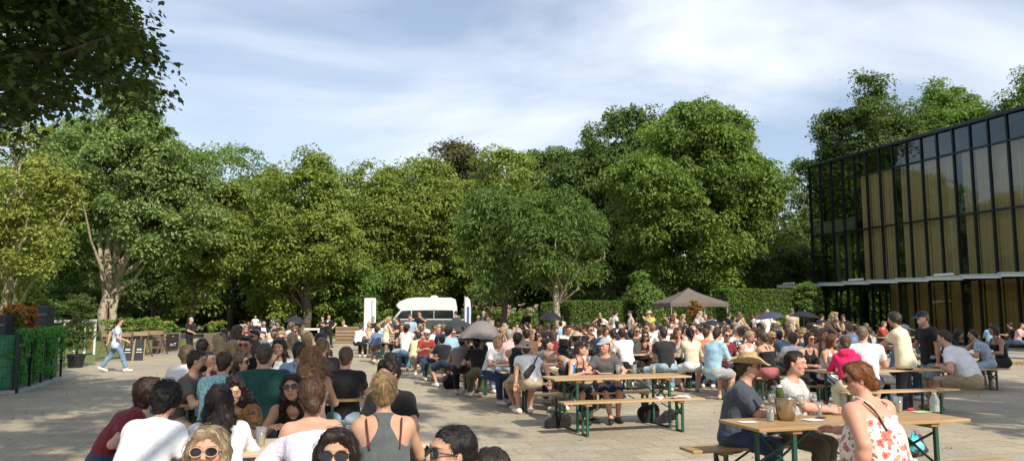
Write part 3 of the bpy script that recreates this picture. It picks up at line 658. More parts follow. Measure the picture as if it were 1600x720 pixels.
def skeleton(c):
    """joints in person space: +y is where the person faces, origin on the ground under the pelvis"""
    s = c.get('s', 1.0); f = c.get('f', 0); sit = c['pose'] == 'sit'; J = {}
    lean = R(c.get('lean', 14 if sit else 3)); sl = R(c.get('side', 0)); tw = R(c.get('twist', 0))
    pz = .485 + .10 * s if sit else c.get('pz', .94) * s; P = np.array([0, 0, pz]); J['pel'] = P
    def up(a): return nrm(np.array([math.sin(sl) * math.cos(a), math.sin(a), math.cos(a)]))
    J['waist'] = P + up(lean * .45) * .17 * s; J['chest'] = J['waist'] + up(lean * .95) * .20 * s; J['neck'] = J['chest'] + up(lean * 1.25) * .145 * s
    U = up(lean * 1.1); X = rotz(tw) @ np.array([1., 0, 0]); X = nrm(X - U * (U @ X)); Yd = np.cross(U, X); J['U'], J['X'], J['Y'] = U, X, Yd
    J['X0'] = np.array([1., 0, 0]); sw = (.172 if not f else .152) * s * c.get('sh', 1) * (1 + .25 * (c.get('b', 1) - 1)); J['sw'] = sw
    Rh = rotz(tw + R(c.get('hy', 0))) @ rotx(-R(c.get('hp', 4))) @ roty(R(c.get('hr', 0))); J['Rh'] = Rh; hs = .5 * s + .5; J['hs'] = hs * c.get('hs', 1.0)
    nb = J['neck'] + U * .055 * s + np.array([0, .012, .012]); J['nb'] = nb
    J['head'] = nb + Rh @ np.array([0, .022, .125]) * J['hs']
    A = ARM_SIT if sit else ARM_ST; arms = c.get('arms', ('table', 'table') if sit else ('hang', 'hang'))
    for side, nm in ((-1, 'L'), (1, 'R')):
        S = J['neck'] - U * .052 * s + X * side * sw; J['sh' + nm] = S; am = arms[0] if side < 0 else arms[1]
        t_, pole, hd, roll = A[am] if isinstance(am, str) else am
        T_ = np.array([t_[0] * side, t_[1], t_[2]]); pl = np.array([pole[0] * side, pole[1], pole[2]]); hdv = nrm([hd[0] * side, hd[1], hd[2]])
        E, W = ik(S, T_, .285 * s, .255 * s, pl); J['el' + nm], J['wr' + nm], J['hd' + nm], J['roll' + nm] = E, W, nrm(hdv * .75 + nrm(W - E) * .5), roll
    lg = c.get('legs', 'front' if sit else 'stand'); hw_ = (.085 if not f else .092) * s * (1 + .3 * (c.get('b', 1) - 1))
    for side, nm in ((-1, 'L'), (1, 'R')):
        H = P + np.array([side * hw_, 0, -.01 * s]); J['hip' + nm] = H; l1, l2 = .425 * s, .415 * s
        if sit:
            tgt = {'front': (.11, .36, .09), 'wide': (.24, .34, .09), 'tuck': (.12, .10, .10), 'ahead': (.10, .55, .09), 'cross': ((-.02, .44, .09) if side > 0 else (.16, .30, .09)),
                   'left': ((.34, .24, .09) if side < 0 else (.0, .34, .09)), 'side': (.16, .20, .09)}[lg]
            pole = (side * {'wide': .9, 'side': .4}.get(lg, .15), .55, 1)
            if lg == 'crossed' : pass
        else:
            tgt = {'stand': (.10, .0, .085), 'wide': (.17, .02, .085), 'walk': ((.07, .30, .085) if side > 0 else (.07, -.36, .13)), 'relax': ((.10, .0, .085) if side > 0 else (.16, .12, .085))}[lg]
            pole = (side * .1, 1, 0)
        K, Aq = ik(H, (tgt[0] * side, tgt[1], tgt[2]), l1, l2, pole); J['kn' + nm], J['an' + nm] = K, Aq
        yaw = side * R(-12); fd = np.array([math.sin(-yaw), math.cos(yaw), 0.])
        J['toe' + nm] = Aq + fd * .165 * s + np.array([0, 0, -(Aq[2] - .035) if Aq[2] < .2 else -.05]); J['heel' + nm] = Aq - fd * .045 * s + np.array([0, 0, -(Aq[2] - .04) if Aq[2] < .2 else -.05])
        if not sit and lg == 'walk' and side < 0: J['toe' + nm][2] = .03; J['heel' + nm] = Aq - fd * .06 + np.array([0, 0, -.02])
    return J

def torso(fl, c, J, t=0.0, k=.05, upto='neck', pelvis=True, low=0.0, hem=0.0, glut=True):
    s = c.get('s', 1); b = c.get('b', 1.0); f = c.get('f', 0); X0, X = J['X0'], J['X']; wf = b
    if pelvis:
        fl.cone(J['pel'] + [0, 0, -.01 - low], J['pel'] + (J['waist'] - J['pel']) * .55, (.112 if not f else .118) * s * wf + t + hem, (.098 if not f else .090) * s * wf + t + hem, k, X0, 1.36)
        if not glut: pass
        elif c['pose'] == 'sit':
            for sd in (-1, 1): fl.cone(J['pel'] + [sd * .075 * s, -.035, -.02], J['pel'] + [sd * .085 * s, .05, -.02], .088 * s * wf + t + hem, .085 * s * wf + t + hem, k)
        else:
            for sd in (-1, 1): fl.ell(J['pel'] + [sd * .075 * s, -.035, -.03 * s], np.array([.085, .085, .095]) * s * wf + t + hem, k=k)
    fl.cone(J['pel'] + (J['waist'] - J['pel']) * .5, J['waist'] + (J['chest'] - J['waist']) * .3, (.096 if not f else .086) * s * wf + t, (.104 if not f else .090) * s * wf + t, k, X0, 1.36)
    fl.cone(J['waist'] + (J['chest'] - J['waist']) * .25, J['chest'], (.104 if not f else .092) * s * wf + t, (.118 if not f else .100) * s * (.4 + .6 * wf) + t, k, X, 1.40)
    ub = .6 + .4 * b
    fl.cone(J['chest'], J['neck'] - J['U'] * .035 * s, (.112 if not f else .097) * s * ub + t, (.066 if not f else .056) * s * ub + t, k, X, 1.46 if not f else 1.46)
    for sd, nm in ((-1, 'L'), (1, 'R')):
        fl.cone(J['neck'] - J['U'] * .008 + X * sd * .025, J['sh' + nm] + J['U'] * .004, .044 * s * ub + t, .047 * s * ub + t, k)
        fl.cone(J['chest'] + X * sd * .10 * s + J['U'] * .02, J['sh' + nm] - J['U'] * .02, .07 * s * ub + t, .05 * s * ub + t, k)
    if f:
        for sd in (-1, 1): fl.ell(J['chest'] + X * sd * .068 * s + J['Y'] * .085 * s * ub - J['U'] * .01, np.array([.062, .062, .060]) * s * (.5 + .5 * b) + t, k=.03)
    if b > 1.12: fl.ell(J['waist'] + np.array([0, .055 * b, -.02]), np.array([.155, .12, .14]) * s * (b - .15) + t, k=.05)
def arm(fl, c, J, nm, t=0.0, k=.022, part=(0, 2.0), k0=.03):
    s = c.get('s', 1); b = .45 + .55 * c.get('b', 1) - (.08 if c.get('f') else 0); S, E, W = J['sh' + nm], J['el' + nm], J['wr' + nm]
    a, e = part
    if e <= 1: q = S + (E - S) * e; fl.cone(S, q, .053 * s * b + t, (.053 - .011 * e) * s * b + t + .004, k0, clips=[(q, nrm(E - S))])
    else:
        fl.cone(S, E, .053 * s * b + t, .040 * s * b + t, k0)
        q = E + (W - E) * min(e - 1, 1.0); m = E + (W - E) * .3
        fl.cone(E, m, .040 * s * b + t, .041 * s * b + t, k); fl.cone(m, q, .041 * s * b + t, .027 * s * b + t + (.006 if t else 0), k, clips=[(q, nrm(W - E))] if t else None)
def leg(fl, c, J, nm, t=0.0, k=.035, part=2.0, flare=0.0):
    s = c.get('s', 1); b = c.get('b', 1); H, K, A = J['hip' + nm], J['kn' + nm], J['an' + nm]
    rt = .083 * s * b * (1.04 if c.get('f') else 1); rk = .054 * s * (.5 + .5 * b); ra = .036 * s
    if part <= 1: q = H + (K - H) * part; fl.cone(H, q, rt + t, rt + (rk - rt) * part * .8 + t + flare, k, clips=[(q, nrm(K - H))])
    else:
        fl.cone(H, K, rt + t, rk + t, k); m = K + (A - K) * .3; bk = nrm(np.cross(J['X0'], A - K)) * .012
        e = part - 1
        if e >= .3: fl.cone(K, m - bk, rk + t, (.056 * s * (.6 + .4 * b)) + t, k); q = K + (A - K) * e; fl.cone(m - bk, q, .056 * s * (.6 + .4 * b) + t, ra + t + flare, k, clips=[(q, nrm(A - K))] if t else None)
def handmesh(mb_v, mb_f, c, J, nm, side):
    """palm and five bent fingers, appended to the same body mesh"""
    s = c.get('s', 1) * (.95 if c.get('f') else 1.05); W = J['wr' + nm]; d = J['hd' + nm]; roll = J['roll' + nm]
    x = nrm(np.cross(d, [0, 0, 1.])) if abs(d[2]) < .95 else np.array([1., 0, 0]); n0 = np.cross(x, d)      # n0: back of the hand points up
    a = -side * roll; X_ = x * math.cos(a) + n0 * math.sin(a); Nn = np.cross(X_, d)
    mb = MB(); V = []
    palm = [(-.01, .024, .017), (.02, .034, .016), (.055, .041, .014), (.085, .040, .012)]
    ring = []
    for (l, w_, h_) in palm:
        for k in range(10):
            an = 2 * math.pi * k / 10; ring.append(W + d * l * s + X_ * math.cos(an) * w_ * s + Nn * math.sin(an) * h_ * s)
    Fc = [(i * 10 + k, i * 10 + (k + 1) % 10, (i + 1) * 10 + (k + 1) % 10, (i + 1) * 10 + k) for i in range(3) for k in range(10)] + [tuple(range(30, 40))]
    mb.add(ring, Fc)
    curl = c.get('curl', .55)
    for j, (ox, ln) in enumerate(((-.028, .066), (-.0095, .076), (.0095, .072), (.027, .057))):
        p = W + d * .082 * s + X_ * ox * s; pts = [p]; an = curl * (.35 + .06 * j)
        dd = d + X_ * ox * 2.2
        for q in (.42, .32, .26): dd = nrm(dd * math.cos(an) - Nn * math.sin(an)); pts.append(pts[-1] + dd * ln * q * s); an = curl * .75
        mb.tube(pts, [.0092 * s, .0088 * s, .0080 * s, .0062 * s], 6)
    ts = -side; p = W + d * .025 * s + X_ * ts * .026 * s; d1 = nrm(d * .7 + X_ * ts * .75 - Nn * .25); p1 = p + d1 * .036 * s; d2 = nrm(d * .95 + X_ * ts * .3 - Nn * .35); p2 = p1 + d2 * .028 * s
    mb.tube([p - d1 * .015 * s, p1, p2, p2 + nrm(d2 - Nn * .2) * .022 * s], [.014 * s, .0115 * s, .010 * s, .0075 * s], 6)
    b = len(mb_v[0]); mb_v[0] = np.concatenate([mb_v[0], np.array(mb.v)]); q4 = [f for f in mb.f if len(f) == 4]; mb_f.append(np.array(q4) + b)
    for sz in set(len(f) for f in mb.f) - {4}: mb_f.append(np.array([f for f in mb.f if len(f) == sz]) + b)

def headfield(fl, c, J, k=.018, h=.01):
    H, Rh, q = J['head'], J['Rh'], J['hs'] * (1 if not c.get('f') else .965); P = lambda *v: H + Rh @ (np.array(v) * q)
    wd = c.get('face', 1.0)
    fl.ell(P(0, -.014, .026), np.array([.074, .093, .088]) * q, Rh, k)
    fl.cone(P(0, .022, .0), P(0, .040, -.080), .066 * q * wd, .036 * q * wd, .03, Rh[:, 0], 1.04)
    fl.cone(P(-.03, .01, -.055), P(.03, .01, -.055), .040 * q * wd, .040 * q * wd, .03)
    fl.ell(P(0, .052, -.098), np.array([.022, .017, .016]) * q, Rh, .02)
    if h < .013:
        for sd in (-1, 1):
            fl.ell(P(sd * .033, .094, .004), np.array([.018, .014, .011]) * q, Rh, .012, op=-1)
            fl.ell(P(sd * .032, .079, .002), np.array([.013, .011, .010]) * q, Rh, .004)
            fl.ell(P(sd * .045, .062, -.030), np.array([.018, .016, .014]) * q, Rh, .02)
        fl.ell(P(0, .083, .026), np.array([.045, .012, .008]) * q, Rh, .015)
        fl.cone(P(0, .083, .008), P(0, .103, -.030), .0075 * q, .0125 * q, .010); fl.cone(P(-.011, .091, -.034), P(.011, .091, -.034), .008 * q, .008 * q, .008)
        fl.ell(P(0, .083, -.062), np.array([.021, .012, .006]) * q, Rh, .008); fl.ell(P(0, .080, -.073), np.array([.019, .012, .007]) * q, Rh, .008)
    else: fl.cone(P(0, .083, .0), P(0, .102, -.032), .010 * q, .015 * q, .012)
    for sd in (-1, 1): fl.ell(P(sd * .077 * wd, -.006, -.010), np.array([.010, .018, .030]) * q, Rh @ rotz(sd * -.35), .008)
    nr = (.054 if not c.get('f') else .044) * c.get('s', 1) * (.6 + .4 * c.get('b', 1))
    fl.cone(J['neck'] - J['U'] * .01, P(0, -.018, -.065), nr * 1.08, nr, .03)

def hair_field(style, c, J):
    fl = Field(); H, Rh, q = J['head'], J['Rh'], J['hs'] * (1 if not c.get('f') else .965); P = lambda *v: H + Rh @ (np.array(v) * q)
    th = {'buzz': .004, 'short': .008, 'quiff': .009, 'curly': .032, 'shag': .022}.get(style, .016)
    na = nrm(Rh @ np.array([0, .62, -.50])); face = [(P(0, .067, .060), na)]
    fl.ell(P(0, -.017, .030), np.array([.076 + th * .8, .094 + th, .088 + th]) * q, Rh, .02, clips=face)
    if style in ('buzz', 'short', 'quiff', 'shag', 'curly'):
        fl.cone(P(0, -.055, -.010), P(0, -.058, -.062), (.062 + th * .6) * q, (.043 + th * .5) * q, .02, Rh[:, 0], 1.05, clips=face)
        if style == 'quiff': fl.cone(P(-.025, .070, .088), P(.035, .055, .098), .024 * q, .026 * q, .025)
        if style == 'curly':
            g = np.random.default_rng(3)
            for i in range(26):
                d = nrm(g.normal(size=3) + [0, -.5, .6]); fl.ell(P(d[0] * .088, d[1] * .10 - .015, d[2] * .10 + .03), np.full(3, .028) * q, None, .01, clips=face)
        if style == 'shag':
            for sd in (-1, 1): fl.cone(P(sd * .066, .035, .05), P(sd * .077, .0, -.03), .02 * q, .016 * q, .02)
    else:
        for sd in (-1, 1): fl.cone(P(sd * .030, .062, .088), P(sd * .072, .034, .020), .026 * q, .020 * q, .02)
        fl.cone(P(0, -.05, .0), P(0, -.062, -.055), .066 * q, .048 * q, .03, Rh[:, 0], 1.1)
        up_ = J['U']; back = -J['Y']; sh = J['neck']
        if style == 'long' or style == 'longfront' or style == 'wavy':
            ex = .016 if style == 'wavy' else 0
            fl.cone(P(0, -.060, -.02), P(0, -.080, -.12), .066 * q + ex * .6, .058 + ex, .04, Rh[:, 0], 1.25)
            e = sh + back * .105 - up_ * .0; fl.cone(P(0, -.080, -.12), e, .056 + ex, .040 + ex, .04, Rh[:, 0], 1.5)
            ln = c.get('hl', .16); e2 = sh + back * (.130 + .02 * c.get('b', 1)) - up_ * ln; fl.cone(e, e2, .040 + ex, .022 + ex, .04, J['X'], 1.9)
            for sd in (-1, 1):
                fl.cone(P(sd * .070, .018, .02), P(sd * .078, .010, -.10), .020 * q + ex * .5, .024 + ex * .5, .03)
                if style == 'longfront': fl.cone(P(sd * .080, .012, -.09), sh + J['X'] * sd * .095 + J['Y'] * .095 - up_ * .12, .026, .018, .03)
                else: fl.cone(P(sd * .078, .008, -.10), sh + J['X'] * sd * .085 - J['Y'] * .07 - up_ * .05, .026 + ex * .5, .022, .03)
        elif style == 'bob':
            fl.cone(P(0, -.055, 0), P(0, -.060, -.105), .072 * q, .056 * q, .03, Rh[:, 0], 1.2)
            for sd in (-1, 1): fl.cone(P(sd * .068, .022, .03), P(sd * .072, .018, -.085), .022 * q, .022 * q, .03)
        elif style == 'bunlow': fl.ell(P(0, -.118, -.058), np.array([.046, .036, .040]) * q, Rh, .02)
        elif style == 'bun': fl.ell(P(0, -.112, .040), np.array([.044, .036, .042]) * q, Rh, .015)
        elif style == 'buntop': fl.ell(P(.01, -.05, .142), np.array([.050, .046, .036]) * q, Rh, .012)
        elif style == 'pony':
            fl.ell(P(0, -.112, .035), np.array([.022, .024, .022]) * q, Rh, .015); fl.cone(P(0, -.120, .03), P(0, -.150, -.06), .022 * q, .034 * q, .02); fl.cone(P(0, -.150, -.06), P(0, -.135, -.20), .034 * q, .012 * q, .02)
    return fl

def m_skin():
    m, t, o = newmat('skin'); inf = t.nodes.new('ShaderNodeObjectInfo'); at_ = t.nodes.new('ShaderNodeAttribute'); at_.attribute_name = 'hc'
    sx = t.nodes.new('ShaderNodeSeparateXYZ'); L(t, at_.outputs['Vector'], sx.inputs[0]); x, y, z = sx.outputs
    ax_ = math_(t, 'ABSOLUTE', x); front = math_(t, 'GREATER_THAN', y, .045)
    def blob(cx, cz, rx, rz, soft=.35, xs=ax_):
        a = math_(t, 'DIVIDE', math_(t, 'SUBTRACT', xs, cx), rx); b = math_(t, 'DIVIDE', math_(t, 'SUBTRACT', z, cz), rz)
        r = math_(t, 'SQRT', math_(t, 'ADD', math_(t, 'MULTIPLY', a, a), math_(t, 'MULTIPLY', b, b)))
        mr = t.nodes.new('ShaderNodeMapRange'); L(t, r, mr.inputs[0]); mr.inputs[1].default_value = 1 + soft; mr.inputs[2].default_value = 1 - soft; return math_(t, 'MULTIPLY', mr.outputs[0], front)
    base = inf.outputs['Color']; c = objcoord(t); bl_ = noise(t, c, 9, 4, .6)
    cc = mixc(t, math_(t, 'MULTIPLY', ramp(t, bl_, [(.35, 0.0), (.75, 1.0)]), .22), base, (.55, .20, .13))
    cc = mixc(t, math_(t, 'MULTIPLY', blob(.042, -.035, .024, .020, .6), .30), cc, (.60, .20, .14))
    cc = mixc(t, math_(t, 'MULTIPLY', blob(.0, -.0675, .024, .0085, .3, xs=x), .75), cc, (.42, .11, .09))
    cc = mixc(t, math_(t, 'MULTIPLY', blob(.0, -.0675, .020, .0014, .5, xs=x), .8), cc, (.10, .03, .03))
    cc = mixc(t, math_(t, 'MULTIPLY', blob(.034, .0225, .019, .0040, .4), .75), cc, (.07, .04, .025))
    cc = mixc(t, math_(t, 'MULTIPLY', blob(.033, .003, .017, .0085, .5), .45), cc, (.16, .07, .05))
    cc = mixc(t, blob(.032, .002, .0125, .0052, .25), cc, (.62, .60, .57)); cc = mixc(t, blob(.032, .002, .0062, .0060, .2), cc, (.05, .035, .02))
    h1 = noise(t, c, 70, 3); p = princ(t, o, cc, .52, 0, bump(t, math_(t, 'ADD', h1, math_(t, 'MULTIPLY', bl_, 2.0)), .25, .004)); p.inputs['Subsurface Weight'].default_value = .12; p.inputs['Subsurface Radius'].default_value = (.02, .008, .004); p.inputs['Subsurface Scale'].default_value = .5; p.inputs['Specular IOR Level'].default_value = .35; return m
def m_cloth(name, pat=None):
    m, t, o = newmat(name); inf = t.nodes.new('ShaderNodeObjectInfo'); base = inf.outputs['Color']; c = objcoord(t)
    fold = noise(t, objcoord(t, (1.0, 1.0, .55)), 7.5, 5, .6, 1.4); fine = noise(t, c, 190, 2)
    cc = mixc(t, .35, base, ramp(t, noise(t, c, 16, 4), [(.25, .72), (.75, 1.25)]), 'MULTIPLY')
    def vor(s, feat='F1', rnd=1.0, vec=c):
        v = t.nodes.new('ShaderNodeTexVoronoi'); v.inputs['Scale'].default_value = s; v.feature = feat; v.inputs['Randomness'].default_value = rnd; L(t, vec, v.inputs['Vector']); return v
    if pat == 'floral':
        wv = t.nodes.new('ShaderNodeVectorMath'); wv.operation = 'ADD'; nn = t.nodes.new('ShaderNodeTexNoise'); nn.inputs['Scale'].default_value = 22; L(t, c, nn.inputs[0]); sc = t.nodes.new('ShaderNodeVectorMath'); sc.operation = 'SCALE'; sc.inputs[3].default_value = .05; L(t, nn.outputs['Color'], sc.inputs[0]); L(t, c, wv.inputs[0]); L(t, sc.outputs[0], wv.inputs[1])
        v = vor(14, vec=wv.outputs[0]); v2 = vor(21, vec=wv.outputs[0]); v3 = vor(47, vec=wv.outputs[0])
        cc = mixc(t, ramp(t, v2.outputs['Distance'], [(.20, .85), (.26, 0.0)]), cc, (.05, .11, .06))
        cc = mixc(t, ramp(t, v3.outputs['Distance'], [(.12, .8), (.2, 0.0)]), cc, (.10, .12, .22))
        red = ramp(t, v.outputs['Distance'], [(.0, (.22, .015, .015)), (.14, (.50, .05, .045)), (.22, (.34, .02, .03)), (.32, (.62, .20, .16))])
        vp = vor(75); red = mixc(t, ramp(t, vp.outputs['Distance'], [(.35, 0.0), (.6, .6)]), red, (.62, .30, .26)); vb = vor(19, vec=objcoord(t, (1, 1, 1), (.4, .3, .9)))
        cc = mixc(t, ramp(t, vb.outputs['Distance'], [(.26, .9), (.31, 0.0)]), cc, (.45, .07, .08)); cc = mixc(t, ramp(t, v.outputs['Distance'], [(.38, 1.0), (.43, 0.0)]), cc, red)
    elif pat == 'teal':
        n = noise(t, c, 42, 3, .6, 2.5); cc = mixc(t, ramp(t, n, [(.42, 1.0), (.50, 0.0)]), cc, (.03, .16, .20)); n2 = noise(t, objcoord(t, (1.3, 1, .6)), 33, 3, .5, 3); cc = mixc(t, ramp(t, n2, [(.56, 0.0), (.62, .9)]), cc, (.75, .88, .85))
    elif pat == 'whiteflower':
        v = vor(22); cc = mixc(t, ramp(t, v.outputs['Distance'], [(.36, 1.0), (.42, 0.0)]), cc, (.78, .78, .74))
    elif pat == 'leafprint':
        n = noise(t, objcoord(t, (1, 1, 1.6)), 13, 3, .5, 2.2); cc = mixc(t, ramp(t, n, [(.56, 0.0), (.60, .9)]), cc, (.045, .05, .07)); n2 = noise(t, c, 21, 2, .5, 1); cc = mixc(t, ramp(t, n2, [(.60, 0.0), (.66, .5)]), cc, (.25, .22, .30))
    elif pat == 'plaid':
        for s_, ax2 in ((60, 0), (60, 2)):
            sx = t.nodes.new('ShaderNodeSeparateXYZ'); L(t, c, sx.inputs[0]); w_ = math_(t, 'SINE', math_(t, 'MULTIPLY', sx.outputs[ax2], s_)); cc = mixc(t, math_(t, 'MULTIPLY', math_(t, 'GREATER_THAN', w_, .3), .5), cc, (.05, .03, .06))
    elif pat == 'stripe':
        sx = t.nodes.new('ShaderNodeSeparateXYZ'); L(t, c, sx.inputs[0]); w_ = math_(t, 'SINE', math_(t, 'MULTIPLY', sx.outputs[2], 130)); cc = mixc(t, math_(t, 'GREATER_THAN', w_, .2), cc, (.05, .06, .12))
    elif pat == 'denim':
        cc = mixc(t, .6, cc, ramp(t, noise(t, c, 5, 4, .6), [(.3, .55), (.7, 1.6)]), 'MULTIPLY')
    elif pat == 'straw':
        sx = t.nodes.new('ShaderNodeSeparateXYZ'); L(t, c, sx.inputs[0]); w_ = math_(t, 'SINE', math_(t, 'MULTIPLY', sx.outputs[2], 700)); fine = math_(t, 'ADD', math_(t, 'MULTIPLY', w_, .5), fine); cc = mixc(t, .5, cc, ramp(t, noise(t, c, 60, 3), [(.3, .6), (.7, 1.3)]), 'MULTIPLY')
    hgt = math_(t, 'ADD', math_(t, 'MULTIPLY', fold, 1.0), math_(t, 'MULTIPLY', fine, .015))
    p = princ(t, o, cc, .85, 0, bump(t, hgt, .75, .035)); p.inputs['Sheen Weight'].default_value = .12; p.inputs['Specular IOR Level'].default_value = .2; return m
def m_hair():
    m, t, o = newmat('hair'); inf = t.nodes.new('ShaderNodeObjectInfo'); at_ = t.nodes.new('ShaderNodeAttribute'); at_.attribute_name = 'hc'
    sx = t.nodes.new('ShaderNodeSeparateXYZ'); L(t, at_.outputs['Vector'], sx.inputs[0]); th = math_(t, 'ARCTAN2', sx.outputs[0], sx.outputs[1])
    cb = t.nodes.new('ShaderNodeCombineXYZ'); L(t, math_(t, 'MULTIPLY', th, 9.0), cb.inputs[0]); L(t, math_(t, 'MULTIPLY', sx.outputs[2], 5.0), cb.inputs[2]); L(t, math_(t, 'MULTIPLY', sx.outputs[0], 60.0), cb.inputs[1])
    n = noise(t, cb.outputs[0], 1.6, 5, .65); cc = mixc(t, .9, inf.outputs['Color'], ramp(t, n, [(.25, .45), (.5, .95), (.78, 1.8)]), 'MULTIPLY')
    p = princ(t, o, cc, .42, 0, bump(t, n, .8, .007)); p.inputs['Specular IOR Level'].default_value = .4; return m
SKIN = m_skin(); HAIR = m_hair(); CLOTH = {k: m_cloth('cloth_' + (k or 'plain'), k) for k in (None, 'floral', 'teal', 'whiteflower', 'leafprint', 'plaid', 'stripe', 'denim', 'straw')}
def m_lens():
    m, t, o = newmat('dark_lens'); princ(t, o, (.012, .012, .015), .08); return m
LENS = m_lens(); RUBBER = simple('shoe_sole', (.55, .55, .52), .8)
def m_oc(name, rough):
    m, t, o = newmat(name); inf = t.nodes.new('ShaderNodeObjectInfo'); princ(t, o, inf.outputs['Color'], rough); return m
SHOE = m_oc('shoe_leather', .6)

def set_hc(me, V, J):
    hc = ((V - J['head']) @ J['Rh']) / J['hs']; a = me.attributes.new('hc', 'FLOAT_VECTOR', 'POINT'); a.data.foreach_set('vector', hc.astype(np.float32).ravel())
def wrinkle(amp, seed):
    g = np.random.default_rng(seed); K = [(g.normal(size=3) * 16, g.uniform(0, 6), g.normal(size=3) * 9) for _ in range(5)]
    def f(X, Y, Z):
        r = 0
        for k, ph, k2 in K: r = r + np.sin(X * k[0] + Y * k[1] + Z * k[2] * 1.3 + ph + 1.6 * np.sin(X * k2[0] + Z * k2[2]))
        return r * amp / 2.2
    return f
def ribbons(fl, n, J, style, seed, w=.0028, steps=9, ln=.16, lift=.004):
    """loose strands laid over the hair's surface"""
    g = np.random.default_rng(seed); V0 = fl.V; P = V0[g.integers(0, len(V0), n)] + g.normal(size=(n, 3)) * .004
    H, Rh = J['head'], J['Rh']; loc = ((P - H) @ Rh) / J['hs']; sc = g.uniform(.4, 1.0, n)
    wild = g.normal(size=(n, 3)) * (.13 if style in ('longfront', 'long') else .28); bun = {'bunlow': (0, -.118, -.058), 'bun': (0, -.112, .04), 'buntop': (.01, -.05, .14), 'pony': (0, -.115, .035)}.get(style)
    pts = []; lf = (g.uniform(-.3, 1.0, n) + 2.2 * (g.random(n) < .06)) * lift
    for k in range(steps):
        G = fl.grad(P); P = P - G * (fl.sample(P) - lf)[:, None]
        pts.append((P.copy(), G)); lc = ((P - H) @ Rh) / J['hs']
        if bun is not None:
            d = (np.array(bun) - lc); d = d @ Rh.T * 8; near = (np.linalg.norm(lc - np.array(bun), axis=1) < .055)[:, None]; sw = np.cross(G, np.array([.3, 1, .2])); d = np.where(near, sw, d)
        else:
            top = np.clip(lc[:, 2:3] / .1, 0, 1); loc_d = np.concatenate([np.sign(lc[:, :1] + .015) * 1.1 * top + 0 * top, -.75 * top - .15, -1.2 + .5 * top], 1)
            if style in ('short', 'quiff', 'buzz', 'shag'): loc_d = np.concatenate([.25 * top, .95 * top - .2, -1 + top * .9], 1)
            d = loc_d @ Rh.T
            if style in ('long', 'longfront', 'wavy'):
                far = (lc[:, 2:3] < -.09); d = np.where(far, np.array([0, 0, -1.]) + 0 * d, d)
                if style == 'wavy': d = d + 1.1 * np.sin(P[:, 2:3] * 70 + wild[:, :1] * 20) * np.concatenate([np.ones((n, 1)), wild[:, 1:2], wild[:, 2:3] * 0], 1)
        d = d / (np.linalg.norm(d, axis=1, keepdims=True) + 1e-9) + wild; d -= G * (d * G).sum(1, keepdims=True); d /= (np.linalg.norm(d, axis=1, keepdims=True) + 1e-9)
        P = P + d * (ln * sc / steps)[:, None]
    V = []
    for k, (p, G) in enumerate(pts):
        q = pts[min(k + 1, steps - 1)][0] - pts[max(k - 1, 0)][0]; b = np.cross(q, G); b /= (np.linalg.norm(b, axis=1, keepdims=True) + 1e-9); ww = w * (1.0 - .75 * k / steps); V += [p + b * ww, p - b * ww]
    V = np.stack(V, 1); base = (np.arange(n) * 2 * steps)[:, None]
    Q = np.concatenate([base + np.array([2 * k, 2 * k + 1, 2 * k + 3, 2 * k + 2]) for k in range(steps - 1)], 0)
    return V.reshape(-1, 3), Q

_cache = {}
def key_of(*a): return repr(a)
def pkeys(c): return {k: c[k] for k in ('pose', 's', 'f', 'b', 'lean', 'side', 'twist', 'hy', 'hp', 'hr', 'arms', 'legs', 'pz', 'sh', 'hs', 'face', 'curl', 'hl') if k in c}
def cached(kind, c, J, h, fn, extra=()):
    k = key_of(kind, sorted(pkeys(c).items(), key=str), round(h, 4), extra)
    if k not in _cache: _cache[k] = fn()
    return _cache[k]
def body_mesh(c, J, h):
    fl = Field(); torso(fl, c, J); headfield(fl, c, J, h=h)
    for sd, nm in ((-1, 'L'), (1, 'R')): arm(fl, c, J, nm); leg(fl, c, J, nm); fl.cone(J['heel' + nm], J['toe' + nm], .036, .028, .02); fl.cone(J['an' + nm], J['heel' + nm] * .5 + J['toe' + nm] * .5, .036, .034, .02)
    V, Q = fl.mesh(h); vv = [V]; ff = [Q]
    for sd, nm in ((-1, 'L'), (1, 'R')): handmesh(vv, ff, c, J, nm, sd)
    me = mesh_np('body', vv[0], ff); set_hc(me, vv[0], J); me.materials.append(SKIN); return me
